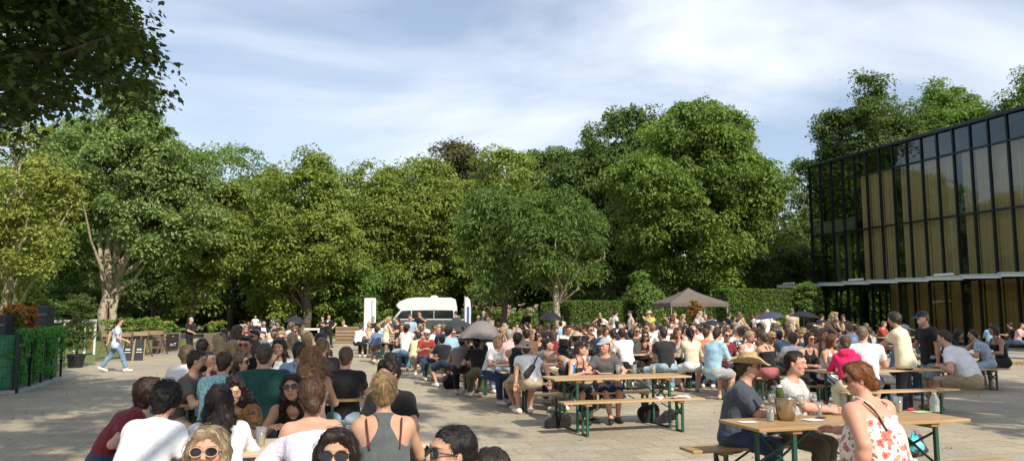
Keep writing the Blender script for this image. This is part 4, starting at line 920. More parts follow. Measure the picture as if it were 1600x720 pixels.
def top_mesh(c, J, h, kind):
    fl = Field(); s = c.get('s', 1); sit = c['pose'] == 'sit'; U, X, Yd = J['U'], J['X'], J['Y']; cuts = []; t = .012
    neckcut = (J['neck'] + U * .030 * s, nrm(U * .95 + Yd * .35)); slv = {'tee': .62, 'polo': .82, 'long': 1.98, 'hoodie': 1.98, 'shirt': 1.98, 'rolled': 1.15, 'polo2': .7}.get(kind)
    low = .10 if not sit else .035
    if kind in ('tank', 'racer', 'halter', 'camidress', 'off', 'crop'): t = .007
    if kind == 'off': t = .016
    torso(fl, c, J, t, low=low * .6, hem=.016, glut=not sit)
    hz = .045 if sit else .13
    cuts.append((J['pel'] - J['U'] * hz, -nrm(J['waist'] - J['pel'])))
    if slv:
        for nm in 'LR': arm(fl, c, J, nm, .016 if slv < 1 else .014, part=(0, slv), k0=.045)
        cuts.append(neckcut)
        if kind in ('polo', 'shirt', 'rolled'):
            n0 = J['neck'] + U * .018 * s; fl.cone(n0 + Yd * .0, n0 + U * .03 + Yd * .004, .070 * s, .062 * s, .012); cuts = [(J['neck'] + U * .050 * s, nrm(U * .95 + Yd * .45))]
            fl.cone(n0 + U * .01, n0 + U * .09, .05, .05, .004, op=-1)
        if kind == 'hoodie': fl.ell(J['neck'] - Yd * .085 + U * .005, (.13, .065, .085), k=.04)
    else:
        d0 = .055 if kind != 'off' else .115
        sc = c.get('s', 1)
        if kind in ('tank', 'racer'):
            cuts.append((J['neck'] + U * .022 * sc, nrm(U * .95 + Yd * .35)))
            for sd, nm in ((-1, 'L'), (1, 'R')):
                if kind == 'tank': fl.ell(J['sh' + nm] + X * sd * .032 + U * .02, np.array([.086, .16, .13]) * sc, np.stack([X, Yd, U], 1), .008, op=-1)
                else: fl.ell(J['sh' + nm] + X * sd * .0 - Yd * .07 - U * .012, np.array([.118, .12, .145]) * sc, np.stack([X, Yd, U], 1), .012, op=-1); fl.ell(J['sh' + nm] + X * sd * .032 + Yd * .04 + U * .02, np.array([.086, .14, .13]) * sc, np.stack([X, Yd, U], 1), .008, op=-1)
            fl.ell(J['neck'] + U * .03 + Yd * (.06 if c.get('f') else .03), np.array([.062 if kind == 'tank' else .052, .11, .115]) * sc, np.stack([X, Yd, U], 1), .01, op=-1)
        else: cuts.append((J['neck'] - U * d0 * s * (2.1 if kind != 'off' else 1.0) - Yd * .06, nrm(U + Yd * (-.12 if kind == 'racer' else -.10))))
        if kind == 'off':
            for nm in 'LR':
                S, E, W = J['sh' + nm], J['el' + nm], J['wr' + nm]; a = S + (E - S) * .22; fl.cone(a, E, .064, .085, .05); fl.cone(E, E + (W - E) * .45, .085, .06, .04)
    V, Q = fl.mesh(h, cuts, wrinkle(.0032 if kind != 'off' else .005, 5))
    vv = [V]; ff = [Q]
    mb = MB()
    def strap(pts, w_):
        mb.tube(pts, w_, 6)
    if not slv and kind not in ('off', 'tank', 'racer'):
        ub = .6 + .4 * c.get('b', 1)
        for sd in (-1, 1):
            ox = {'tank': .085, 'camidress': .095, 'halter': .05, 'crop': .09, 'racer': .05}[kind] * s
            back = J['neck'] - U * .125 * s - Yd * (.098 if c.get('f') else .108) * s * ub + X * sd * ox * .8; topp = J['neck'] + X * sd * (ox if kind != 'halter' else .035) + U * (.047 if kind != 'racer' else .050) * s * ub; fr = J['neck'] - U * .115 * s + Yd * .105 * s * ub + X * sd * ox
            mid = J['neck'] - U * .03 * s - Yd * .082 * s * ub + X * sd * ox * .95
            r = {'tank': .016, 'racer': .020, 'halter': .008, 'crop': .012, 'camidress': .007}[kind]
            if kind == 'racer': mid = J['neck'] - U * .045 * s - Yd * .088 * s + X * sd * .026; back = J['neck'] - U * .15 * s - Yd * .108 * s + X * sd * .028
            strap([back, mid, topp, J['neck'] - U * .02 + Yd * .078 * s * ub + X * sd * ox, fr], r)
    if mb.v:
        b = len(V); vv[0] = np.concatenate([V, np.array(mb.v)])
        for sz in set(len(f) for f in mb.f): ff.append(np.array([f for f in mb.f if len(f) == sz]) + b)
    me = mesh_np('top', vv[0], ff); return me
def bottom_mesh(c, J, h, kind):
    fl = Field(); s = c.get('s', 1); sit = c['pose'] == 'sit'; t = .011; cuts = []
    torso_t = dict(c); P = J['pel']; b = c.get('b', 1); f = c.get('f', 0)
    fl.cone(P + [0, 0, -.01], P + (J['waist'] - P) * .6, (.114 if not f else .120) * s * b + t, .100 * s * b + t, .04, J['X0'], 1.36)
    if sit:
        for sd in (-1, 1): fl.cone(P + [sd * .075 * s, -.035, -.02], P + [sd * .085 * s, .05, -.02], .090 * s * b + t, .087 * s * b + t, .04)
    else:
        for sd in (-1, 1): fl.ell(P + [sd * .075 * s, -.035, -.03 * s], np.array([.087, .087, .097]) * s * b + t, k=.04)
    cuts.append((P + (J['waist'] - P) * .5, nrm(J['waist'] - P)))
    if kind in ('trousers', 'jeans'):
        for nm in 'LR': leg(fl, c, J, nm, .013, part=1.93, flare=.016)
    elif kind == 'leggings':
        for nm in 'LR': leg(fl, c, J, nm, .004, part=1.9)
    elif kind == 'shorts':
        for nm in 'LR': leg(fl, c, J, nm, .020, part=.88, flare=.022)
    elif kind == 'hotpants':
        for nm in 'LR': leg(fl, c, J, nm, .010, part=.45, flare=.008)
    elif kind in ('skirt', 'longskirt'):
        KL, KR = J['knL'], J['knR']; e = .85
        if sit:
            a = P; q = (KL + KR) / 2 * e + P * (1 - e); wsp = np.linalg.norm(KL - KR) / 2 + .10
            fl.cone(a, q, .115 * s * b, .092 * b, .05, J['X0'], 1.45, clips=[(q, nrm(q - a))])
            for nm in 'LR': leg(fl, c, J, nm, .022, part=e + .05, flare=.02)
            if kind == 'longskirt': q2 = (J['anL'] + J['anR']) / 2 + np.array([0, 0, .12]); fl.cone(q, q2, .10, .13, .05, J['X0'], 1.7, clips=[(q2, nrm(q2 - q))])
        else:
            q = P * (1 - (.75 if kind == 'skirt' else 1.55)) + (KL + KR) / 2 * (.75 if kind == 'skirt' else 1.55); fl.cone(P, q, .125 * s * b, .17, .05, J['X0'], 1.3, clips=[(q, np.array([0, 0, -1.]))])
    V, Q = fl.mesh(h, cuts, wrinkle(.003, 9)); return mesh_np('bottoms', V, Q)
def shoe_mesh(c, J, h, nm):
    fl = Field(); a, b = J['heel' + nm], J['toe' + nm]; fl.cone(a + [0, 0, .012], b + [0, 0, .012], .044, .036, .02); fl.cone(J['an' + nm] - [0, 0, .02], a * .4 + b * .6 + [0, 0, .01], .043, .036, .02)
    V, Q = fl.mesh(max(h, .008)); V[:, 2] = np.maximum(V[:, 2], .002) if min(a[2], b[2]) < .12 else V[:, 2]; me = mesh_np('shoe', V, Q); me.materials.append(SHOE); return me
def hair_mesh(c, J, h, style, strands=0, rib=None):
    fl = hair_field(style, c, J)
    H, Rh, q = J['head'], J['Rh'], J['hs']
    cuts = []
    def dsp(X, Y, Z):
        x = X - H[0]; y = Y - H[1]; z = Z - H[2]; a = np.arctan2(x, y + .01); amp = .0008 if style in ('short', 'buzz', 'quiff') else .0015
        lump = .0045 * (np.sin(x * 47 + 2 * np.sin(z * 33)) * np.sin(y * 41 + z * 37 + 1)) + .0025 * np.sin(x * 95 + y * 70) * np.sin(z * 88 + 2)
        return lump * (2.6 if style == 'wavy' else 1.0) + amp * (np.sin(a * 31 + 3 * np.sin(z * 28)) + .7 * np.sin(a * 53 + z * 60 + 1)) + (.004 * np.sin(x * 120) * np.sin(y * 110 + 1) * np.sin(z * 130) if style in ('curly', 'shag') else 0)
    V, Q = fl.mesh(h, cuts, dsp, keep=bool(strands)); fl.V = V; ff = [Q]
    if strands:
        w_, ln, lift = rib or (.0019, .15, .006)
        V2, Q2 = ribbons(fl, strands, J, style, 4, w=w_, ln=ln, lift=lift); ff.append(Q2 + len(V)); V = np.concatenate([V, V2])
    me = mesh_np('hair', V, ff); set_hc(me, V, J); me.materials.append(HAIR); return me
def hat_mesh(c, J, kind):
    fl = Field(); H, Rh, q = J['head'], J['Rh'], J['hs']; P = lambda *v: H + Rh @ (np.array(v) * q); flr = [(P(0, 0, .052), Rh @ np.array([0, 0, -1.]))]
    if kind in ('cap', 'capback'):
        fl.ell(P(0, -.016, .038), np.array([.094, .112, .098]) * q, Rh, .01, clips=[(P(0, 0, .045), Rh @ np.array([0, 0, -1.]))]); y = .12 if kind == 'cap' else -.14
        fl.ell(P(0, y, .050), np.array([.070, .078, .008]) * q, Rh @ rotx(-.18 if y > 0 else .18), .008)
    elif kind == 'bucket':
        fl.cone(P(0, -.015, .045), P(0, -.015, .105), .098 * q, .080 * q, .01, clips=[(P(0, 0, .130), Rh @ np.array([0, 0, 1.]))]); fl.cone(P(0, -.015, .052), P(0, -.015, .028), .105 * q, .150 * q, .01, clips=[(P(0, 0, .028), Rh @ np.array([0, 0, -1.])), (P(0, 0, .062), Rh @ np.array([0, 0, 1.]))])
        fl.cone(P(0, -.01, -.1), P(0, -.01, .035), .085 * q, .092 * q, .005, op=-1)
    elif kind == 'straw':
        fl.cone(P(0, -.015, .040), P(0, -.015, .128), .100 * q, .078 * q, .012, Rh[:, 1], 1.12, clips=[(P(0, 0, .150), Rh @ np.array([0, 0, 1.])), (P(0, 0, .04), Rh @ np.array([0, 0, -1.]))]); fl.ell(P(0, -.01, .052), np.array([.225, .215, .011]) * q, Rh, .012)
        fl.ell(P(0, -.015, .176), np.array([.03, .07, .026]) * q, Rh, .02, op=-1)
    V, Q = fl.mesh(.0062)
    if kind == 'straw':    # the brim curls up at both sides
        l = (V - H) @ Rh / q; r = np.maximum(np.abs(l[:, 0]) - .10, 0); l[:, 2] += np.where(l[:, 2] < .09, r ** 1.4 * 1.1, 0) - np.where((l[:, 1] > .10) & (l[:, 2] < .09), (l[:, 1] - .10) * .25, 0); V = H + (l * q) @ Rh.T
    return mesh_np('hat', V, Q)
def band_mesh(c, J):
    fl = Field(); H, Rh, q = J['head'], J['Rh'], J['hs']; P = lambda *v: H + Rh @ (np.array(v) * q)
    fl.cone(P(0, -.015, .056), P(0, -.015, .090), .1005 * q, .0935 * q, .004, Rh[:, 1], 1.12, clips=[(P(0, 0, .088), Rh @ np.array([0, 0, 1.])), (P(0, 0, .062), Rh @ np.array([0, 0, -1.]))])
    V, Q = fl.mesh(.006); return mesh_np('hat_band', V, Q)
def glasses_mb(J, frame=.0025, push=0.0):
    H, Rh, q = J['head'], J['Rh'], J['hs']; P = lambda *v: H + Rh @ (np.array(v) * q); mb = MB()
    for sd in (-1, 1):
        ring = [P(sd * .034 + .029 * math.cos(a), .101 - abs(math.cos(a) * .004) - .006 * (math.cos(a) * sd > .4) + push, -.001 + .022 * math.sin(a)) for a in np.linspace(0, 2 * math.pi, 14, endpoint=False)]
        mb.prism(ring, Rh @ np.array([0, -.003, 0]), 0); mb.tube(ring + [ring[0]], frame, 5, 1, cap=False)
        mb.tube([P(sd * .062, .094 + push, .006), P(sd * .079, .04, .006), P(sd * .081, -.02, .0)], frame, 5, 1)
    mb.tube([P(-.007, .102 + push, .004), P(.007, .102 + push, .004)], frame, 5, 1); return mb
SKT = {'fair': (.52, .33, .24), 'pink': (.55, .30, .22), 'mid': (.44, .27, .18), 'tan': (.34, .20, .125), 'brown': (.20, .11, .07)}
HC = {'black': (.010, .009, .008), 'dark': (.022, .014, .010), 'brown': (.060, .036, .021), 'lbrown': (.13, .082, .042), 'blond': (.33, .23, .115), 'ash': (.34, .26, .17), 'red': (.22, .075, .028), 'grey': (.28, .27, .25), 'auburn': (.10, .035, .02)}
def person(c, loc, rz, label=None, h=.02, group=None, cat='person'):
    root = empty('person', (loc[0], loc[1], loc[2] if len(loc) > 2 else 0), rz); root.empty_display_size = .1
    if label: tag(root, label, cat, group)
    J = cached('skel', c, None, 0, lambda: skeleton(c))
    def put(name, me, col, mat=None):
        o = bpy.data.objects.new(name, me); COL.objects.link(o); o.parent = root; o.color = tuple(col)[:3] + (1,)
        if mat is not None:
            if not me.materials: me.materials.append(mat)
            o.material_slots[0].link = 'OBJECT'; o.material_slots[0].material = mat
        return o
    body = put('body', cached('body', c, J, h, lambda: body_mesh(c, J, h)), SKT[c.get('skin', 'fair')]); root['_'] = 1; del root['_']
    hh = h
    tk, tcol = c['top'][:2]; tp = c['top'][2] if len(c['top']) > 2 else None
    nm_ = {'tee': 'shirt', 'long': 'shirt', 'shirt': 'shirt', 'polo': 'shirt', 'polo2': 'shirt', 'rolled': 'shirt', 'hoodie': 'hoodie', 'tank': 'top', 'racer': 'top', 'halter': 'top', 'crop': 'top', 'off': 'blouse', 'camidress': 'dress'}[tk]
    put(nm_, cached('top', c, J, hh, lambda: top_mesh(c, J, hh, tk), (tk,)), tcol, CLOTH[tp])
    bk, bcol = c['bot'][:2]; bp = c['bot'][2] if len(c['bot']) > 2 else ('denim' if bk == 'jeans' else None)
    put({'jeans': 'jeans', 'trousers': 'trousers', 'leggings': 'leggings', 'shorts': 'shorts', 'hotpants': 'shorts', 'skirt': 'skirt', 'longskirt': 'skirt'}[bk], cached('bot', c, J, hh, lambda: bottom_mesh(c, J, hh, bk), (bk,)), bcol, CLOTH[bp])
    sh = c.get('shoes', (.6, .6, .58))
    if sh is not None:
        for nm in 'LR': put('shoe', cached('shoe', c, J, hh, lambda: shoe_mesh(c, J, hh, nm), (nm,)), sh)
    st = c.get('hair', ('short', 'brown'))
    if st[0] != 'bald':
        n_s = c.get('strands', 0); rib = c.get('rib')
        put('hair', cached('hair', c, J, hh, lambda: hair_mesh(c, J, min(hh, .016), st[0], n_s, rib), (st[0], n_s)), HC[st[1]] if isinstance(st[1], str) else st[1])
    if c.get('hat'): put('hat', cached('hat', c, J, 0, lambda: hat_mesh(c, J, c['hat'][0]), (c['hat'][0],)), c['hat'][1], CLOTH['straw' if c['hat'][0] == 'straw' else None])
    if c.get('band'): put('hat_band', band_mesh(c, J), c['band'], CLOTH[None])
    if c.get('glasses'):
        gl = c['glasses'] if isinstance(c['glasses'], tuple) else (.02, .02, .02)
        def mk():
            mb = glasses_mb(J); me = bpy.data.meshes.new('sunglasses'); me.from_pydata(mb.v, [], mb.f); me.polygons.foreach_set('material_index', np.array(mb.m, dtype=np.int32)); me.materials.append(LENS); me.materials.append(SHOE); return me
        put('sunglasses', cached('gl', c, J, 0, mk), gl)
    if c.get('mask'):
        def mk():
            fl = Field(); H, Rh, q = J['head'], J['Rh'], J['hs']; P = lambda *v: H + Rh @ (np.array(v) * q); z = -.045 if c['mask'][1] == 'face' else -.085
            fl.ell(P(0, .060, z), np.array([.050, .050, .042]) * q, Rh, .01); V, Q = fl.mesh(.008); return mesh_np('mask', V, Q)
        put('face_mask', cached('mask', c, J, 0, mk, (c['mask'][1],)), c['mask'][0], CLOTH[None])
    if c.get('beard'):
        def mk():
            fl = Field(); H, Rh, q = J['head'], J['Rh'], J['hs']; P = lambda *v: H + Rh @ (np.array(v) * q)
            fl.cone(P(0, .024, -.050), P(0, .044, -.088), .063 * q, .036 * q, .02, Rh[:, 0], 1.06, clips=[(P(0, .05, -.050), nrm(Rh @ np.array([0, -.35, 1.])))]); fl.ell(P(0, .092, -.0665), np.array([.021, .018, .009]) * q, Rh, .004, op=-1); V, Q = fl.mesh(.009); me = mesh_np('beard', V, Q); set_hc(me, V, J); return me
        put('beard', cached('beard', c, J, 0, mk), HC[c['beard']], HAIR)
    return root, J
# ================================================================== TABLES, BENCHES AND THINGS
M_TOP = wood('table_wood', (.60, .41, .21), (.34, .20, .09), 0); M_TOP2 = wood('table_wood_dark', (.40, .22, .09), (.26, .13, .05), 0)
M_GREEN = simple('green_steel', (.016, .075, .045), .45, .1, var=.2, scale=3)
def legframe(mb, x, w, h, sgn, tw=.022):
    """folding steel leg frame: two posts, foot bar, crossed braces, in the plane x = const"""
    for sd in (-1, 1): mb.bar((x, sd * w, 0.005), (x, sd * w, h), tw * 1.5, tw * 1.5)
    mb.bar((x, -w, .02), (x, w, .02), tw, tw); mb.bar((x, -w, h - .015), (x, w, h - .015), tw * 1.4, tw)
    mb.bar((x, -w, h * .52), (x, w, h - .05), tw * .8, tw * .8); mb.bar((x + .003, w, h * .52), (x + .003, -w, h - .05), tw * .8, tw * .8)
    mb.bar((x, 0, h * .60), (x - sgn * .42 * (h / .75 if h > .6 else .7), 0, h - .01), tw * .7, tw * .7)
def make_set_piece(name, width, h, label, cat):
    root = empty(name); tag(root, label, cat); Ln = 2.2
    mb = MB(); mb.box((0, 0, h - .0135), (Ln, width, .027)); mb.build('tabletop' if h > .6 else 'seat', M_TOP, root, bevel=.005)
    for x in (-.72, .72): mb = MB(); mb.box((x, 0, h - .042), (.09, width - .04, .03)); mb.build('batten', M_TOP2, root)
    for sg in (-1, 1):
        mb = MB(); legframe(mb, sg * .74, width / 2 - .045, h - .05, sg); mb.build('leg_frame', M_GREEN, root)
    return root
TAB0 = make_set_piece('beer_table', .62, .77, 'x', 'table'); BEN0 = make_set_piece('beer_bench', .26, .48, 'x', 'bench')
_first = {'t': True, 'b': True}
FURN = []
def place_set(kind, u, v, label, group, rz=TH, du=0.0):
    src = TAB0 if kind == 't' else BEN0
    if _first[kind]: o = src; _first[kind] = False
    else: o = copy_tree(src)
    p = uv(u + 1.1 + du, v); o.location = p; o.rotation_euler = (0, 0, rz); o['label'] = label; o['group'] = group
    FURN.append(o); return o

# ---- camper van
def campervan(px0, px1, Y):
    a = at(px0, 500, Y); b = at(px1, 500, Y + 1.2); Ln = 5.6; mid = (a + b) / 2; rz = R(10)
    root = empty('camper_van', (mid[0], Y, 0), rz); tag(root, 'silver and grey high roof camper van parked behind the crowd beside white banner', 'camper van')
    SIL = simple('van_silver', (.60, .63, .63), .3, .0, var=.03); GREY = simple('van_grey', (.075, .080, .085), .35, .3, var=.05); DK = simple('van_glass', (.012, .016, .020), .06, var=.05); BLK = simple('rubber', (.015, .015, .015), .8)
    w_ = 1.0
    # profile, x from the front (negative) to the rear
    low = [(-2.75, .35), (-2.8, .75), (-2.66, 1.02), (-1.95, 1.20), (2.72, 1.20), (2.78, .5), (2.7, .32)]
    up = [(-1.95, 1.20), (-1.42, 1.90), (-1.62, 2.05), (-1.72, 2.22), (-1.50, 2.50), (-.9, 2.74), (-.1, 2.82), (2.3, 2.80), (2.62, 2.66), (2.74, 2.1), (2.76, 1.20)]
    def hull(prof, mat, name, inset=.0, bev=.09):
        mb = MB(); n = len(prof); V = []
        for yy, f in ((-w_, .0), (-w_ * .86, 1), (w_ * .86, 1), (w_, .0)):
            cx = sum(p[0] for p in prof) / n; cz = sum(p[1] for p in prof) / n
            sc = 1.0 if f else .965
            V += [(cx + (x - cx) * sc, yy, (z - cz) * sc + cz if z > 1.3 else z) for x, z in prof]
        Fc = [tuple(range(n)), tuple(range(3 * n, 4 * n))[::-1]]
        for r_ in range(3):
            for i in range(n): Fc.append((r_ * n + i, (r_ + 1) * n + i, (r_ + 1) * n + (i + 1) % n, r_ * n + (i + 1) % n))
        mb.add(V, Fc); return mb.build(name, mat, root, smooth=False, bevel=.03)
    hull(low, GREY, 'body'); hull(up, SIL, 'high_roof')
    def panel(pts, name, mat, y=-w_ - .012, par=root):
        mb = MB(); mb.prism([(x, y, z) for x, z in pts], (0, .02, 0)); return mb.build(name, mat, par)
    panel([(-1.72, 1.28), (-1.30, 1.84), (-.62, 1.88), (-.62, 1.28)], 'side_window', DK); panel([(-.56, 1.28), (-.56, 1.88), (1.0, 1.90), (1.0, 1.28)], 'side_window', DK); panel([(1.06, 1.28), (1.06, 1.90), (2.42, 1.88), (2.46, 1.34), (2.40, 1.28)], 'side_window', DK)
    mb = MB(); mb.prism([(-1.99, -.88, 1.24), (-1.99, .88, 1.24), (-1.47, .80, 1.90), (-1.47, -.80, 1.90)], (-.03, 0, .02)); mb.build('windscreen', DK, root)
    mb = MB(); mb.prism([(-1.73, -.80, 2.20), (-1.73, .80, 2.20), (-1.50, .72, 2.50), (-1.50, -.72, 2.50)], (-.03, 0, .02)); mb.build('roof_window', DK, root)
    panel([(-.58, .45), (-.58, 1.18), (-.60, 1.18), (-.60, .45)], 'door_seam', BLK); panel([(1.02, .45), (1.02, 2.1), (1.035, 2.1), (1.035, .45)], 'door_seam', BLK)
    mb = MB(); mb.lathe((1.1, 0, 2.80), [(.30, 0), (.30, .06), (.22, .16), (.05, .19)], 14); mb.build('roof_dome', simple('dome_cream', (.70, .66, .55), .5), root, smooth=True)
    for x in (-1.85, 1.75):
        for sd in (-1, 1):
            mb = MB(); n = 20
            mb.tube([(x, sd * .80, .34), (x, sd * 1.02, .34)], .34, 20); wh = mb.build('wheel', BLK, root)
            mb = MB(); mb.tube([(x, sd * 1.015, .34), (x, sd * 1.035, .34)], .21, 14); mb.build('rim', simple('rim', (.4, .4, .42), .3, .8), wh)
    for sd in (-1, 1):
        mb = MB(); mb.box((-1.55, sd * 1.14, 1.40), (.10, .16, .26)); mb.build('mirror', BLK, root, bevel=.03)
        mb = MB(); mb.box((-2.68, sd * .72, .92), (.16, .34, .15)); mb.build('headlight', simple('lamp_glass', (.7, .72, .75), .1), root, bevel=.03)
campervan(607, 704, 56)

# ---- banners
def text_obj(s, size, mat, parent, M, ext=.002, name='lettering'):
    cu = bpy.data.curves.new(name, 'FONT'); cu.body = s; cu.size = size; cu.extrude = ext; cu.align_x = 'CENTER'; cu.align_y = 'CENTER'; cu.materials.append(mat)
    o = bpy.data.objects.new(name, cu); COL.objects.link(o); o.parent = parent; o.matrix_local = M; return o
M_BAN = simple('banner_cloth', (.74, .74, .80), .7, var=.04); M_INK = simple('dark_blue_ink', (.05, .06, .12), .6); M_POLE = simple('grey_pole', (.3, .3, .32), .4, .6)
p = at(578, 500, 49); bn = empty('banner', (p[0], 49, 0)); tag(bn, 'tall white banner with vertical dark lettering, standing beside the camper van', 'banner')
mb = MB(); V = []
mb.prism([(-.37, 0, .55), (.37, 0, .55), (.37, 0, 2.52), (.33, 0, 2.64), (-.30, 0, 2.66), (-.37, 0, 2.60)], (0, .03, 0)); mb.build('cloth', M_BAN, bn)
mb = MB(); mb.tube([(-.39, .015, 0), (-.39, .015, 2.7)], .02, 6); mb.build('pole', M_POLE, bn); mb = MB(); mb.box((0, .02, .03), (.8, .5, .06)); mb.build('base', M_POLE, bn)
text_obj('Sommerfest Garten', .24, M_INK, bn, Matrix.Translation((.12, -.006, 1.62)) @ Matrix.Rotation(R(90), 4, 'X') @ Matrix.Rotation(R(-90), 4, 'Z') @ Matrix.Scale(.92, 4))
p = at(731, 500, 38); bn = empty('banner', (p[0], 38, 0), R(72)); tag(bn, 'narrow white and blue flag seen almost edge on behind the grey umbrella', 'flag')
mb = MB(); mb.prism([(-.40, 0, .7), (.40, 0, .6), (.42, 0, 2.0), (.30, 0, 2.36), (.0, 0, 2.48), (-.40, 0, 2.5)], (0, .03, 0)); mb.build('cloth', M_BAN, bn); mb = MB(); mb.tube([(-.42, .015, 0), (-.42, .015, 2.55)], .025, 6); mb.build('pole', M_POLE, bn)
mb = MB(); mb.box((.0, .018, 1.4), (.34, .045, 1.2)); mb.build('blue_stripe', simple('blue_print', (.06, .16, .42), .6), bn)

# ---- pavilion
M_TENT = simple('tent_cloth', (.125, .10, .085), .8, var=.08, scale=2)
p = at(1076, 480, 38); tn = empty('pavilion', (p[0], 38, 0), R(8)); tag(tn, 'grey brown pavilion tent with pointed roof behind the red flowers', 'pavilion')
mb = MB(); n = 6; V = []; W_ = 1.46; zt, ze = 2.94, 2.20
ringN = 24; lv = 6
def sq(a, r): c, s_ = math.cos(a), math.sin(a); m = max(abs(c), abs(s_)); return r * c / m, r * s_ / m
for i in range(lv + 1):
    f = i / lv; zz = zt + (ze - zt) * f ** .82
    for k in range(ringN):
        x, y = sq(2 * math.pi * (k + .5 * 0) / ringN, max(W_ * f, .02)); edge = math.sin(k / ringN * 8 * math.pi) ** 2 * .03 * f; V.append((x, y, zz - edge))
Fc = [(i * ringN + k, i * ringN + (k + 1) % ringN, (i + 1) * ringN + (k + 1) % ringN, (i + 1) * ringN + k) for i in range(lv) for k in range(ringN)]
mb.add(V, Fc); mb.build('roof_cloth', M_TENT, tn)
mb = MB(); V = []
for k in range(ringN):
    x, y = sq(2 * math.pi * k / ringN, W_ + .005); V += [(x, y, ze - math.sin(k / ringN * 8 * math.pi) ** 2 * .03), (x, y, ze - .20)]
mb.add(V, [(2 * k, 2 * k + 1, (2 * k + 3) % (2 * ringN), (2 * k + 2) % (2 * ringN)) for k in range(ringN)]); mb.build('valance', M_TENT, tn)
for sx_ in (-1, 1):
    for sy_ in (-1, 1): mb = MB(); mb.bar((sx_ * 1.41, sy_ * 1.41, 0), (sx_ * 1.41, sy_ * 1.41, 2.2), .05, .05); mb.build('pole', M_POLE, tn)
mb = MB(); mb.box((0, -1.15, .55), (2.3, .5, 1.1)); mb.build('counter', M_TOP2, tn)
# ---- red flower pillar
RED = m_leaf('petal_red', (.42, .015, .012), (.72, .06, .03), .2); ORG = m_leaf('petal_orange', (.55, .10, .03), (.75, .25, .06), .2)
def flowerpot(label, px, py_top, hw, Y, seed, name='flower_planter', petal=None, pot=(.05, .05, .055), n=60, base=0.0):
    g = np.random.default_rng(seed); c = at(px, py_top, Y); h = c[2] - base; r = hw * Y / F; root = empty(name, (c[0], Y, base)); tag(root, label, 'flower pot')
    ph = min(.55, h * .35)
    mb = MB(); mb.lathe((0, 0, 0), [(r * .5, 0), (r * .62, ph), (r * .68, ph), (r * .68, ph + .04), (r * .6, ph + .04)], 18); mb.build('pot', simple('pot%d' % seed, pot, .6), root, smooth=False)
    d = g.normal(size=(n, 3)); d /= np.linalg.norm(d, axis=1, keepdims=True); P = d * np.array([r, r * .9, (h - ph) / 2]) * (.5 + .5 * g.random(n))[:, None] * .9 + [0, 0, ph + (h - ph) / 2]
    leaves('foliage', P, np.full(n, .12), 50, .075, LEAF['green'], root, seed=seed)
    if petal: leaves('blossom', P + d * .04, np.full(n, .13), 20, .050, petal, root, seed=seed + 1, aspect=.9)
    return root
flowerpot('tall round bush of bright red flowers beside the brown pavilion', 1086, 464, 17, 33, 91, petal=RED, n=70)

# ---- umbrellas
def umbrella(label, px, py_top, hw, Y, col, cat='umbrella', tilt=(0, 0), ribs=8, low=.22, nm='umbrella', shaft=1.0, handle_to=None, group='umbrellas open among the seated people', flat=.33):
    c = at(px, py_top, Y); r = hw * Y / F; root = empty(nm, (c[0], Y, c[2] - r * flat * 1.0 - shaft)); tag(root, label, cat, group); ztop = r * flat + shaft
    root.rotation_euler = (R(tilt[0]), R(tilt[1]), 0)
    mb = MB(); V = []; n = ribs * 4; L_ = 8
    for i in range(L_ + 1):
        f = i / L_
        for k in range(n):
            a = 2 * math.pi * k / n; m = (k % 4) / 4; sag = math.sin(m * math.pi); rr = r * f * (1 - .075 * sag * f); zz = ztop - r * flat * (1 - math.cos(f * 1.45)) / (1 - math.cos(1.45)) + 0.035 * sag * f * r * (1 if f < .95 else .6)
            V.append((rr * math.cos(a), rr * math.sin(a), zz))
    Fc = [(i * n + k, (i + 1) * n + k, (i + 1) * n + (k + 1) % n, i * n + (k + 1) % n) for i in range(L_) for k in range(n)]
    mb.add(V, Fc); m, t, o = newmat('umbrella_cloth'); pp = princ(t, None, col, .6); tr = t.nodes.new('ShaderNodeBsdfTranslucent'); tr.inputs[0].default_value = tuple(x * 1.1 for x in col) + (1,); mx = t.nodes.new('ShaderNodeMixShader'); mx.inputs[0].default_value = .18; L(t, pp.outputs[0], mx.inputs[1]); L(t, tr.outputs[0], mx.inputs[2]); L(t, mx.outputs[0], o.inputs[0])
    o_ = mb.build('canopy', m, root, smooth=False)
    so_ = o_.modifiers.new('s', 'SOLIDIFY'); so_.thickness = .004
    for k in range(ribs):
        a = 2 * math.pi * k / ribs; mb = MB(); pts = []
        for i in range(L_ + 1):
            f = i / L_; zz = ztop - r * flat * (1 - math.cos(f * 1.45)) / (1 - math.cos(1.45)) - .008; pts.append((r * f * math.cos(a) * 1.005, r * f * math.sin(a) * 1.005, zz))
        mb.tube(pts, .0035, 4); mb.tube([(.0, 0, ztop - r * .55), pts[L_ // 2]], .003, 4); mb.build('rib', M_POLE, root)
    mb = MB(); mb.tube([(0, 0, 0), (0, 0, ztop + .05)], .008, 6); mb.build('shaft', M_POLE, root); mb = MB(); mb.tube([(0, 0, -.05), (0, 0, .09)], .016, 8); mb.build('handle', simple('black_plastic', (.015, .015, .016), .4), root); return root
umbrella('large grey umbrella shading the people on the bench behind the empty aisle', 748, 500, 39, 15.6, (.23, .205, .20), tilt=(-6, 4), shaft=.70, flat=.80)
umbrella('black umbrella above the crowd in front of the slim ash trunk', 858, 487, 21, 26, (.012, .013, .018), tilt=(0, 4), shaft=.7, flat=.6)
umbrella('navy dotted umbrella above the crowd beside the tall hedge', 1207, 487, 24, 25, (.055, .06, .12), tilt=(0, -6), shaft=.8, flat=.4)
umbrella('black umbrella next to the navy one, by the glass building', 1253, 486, 24, 27, (.012, .013, .016), tilt=(0, 5), shaft=.8, flat=.38)
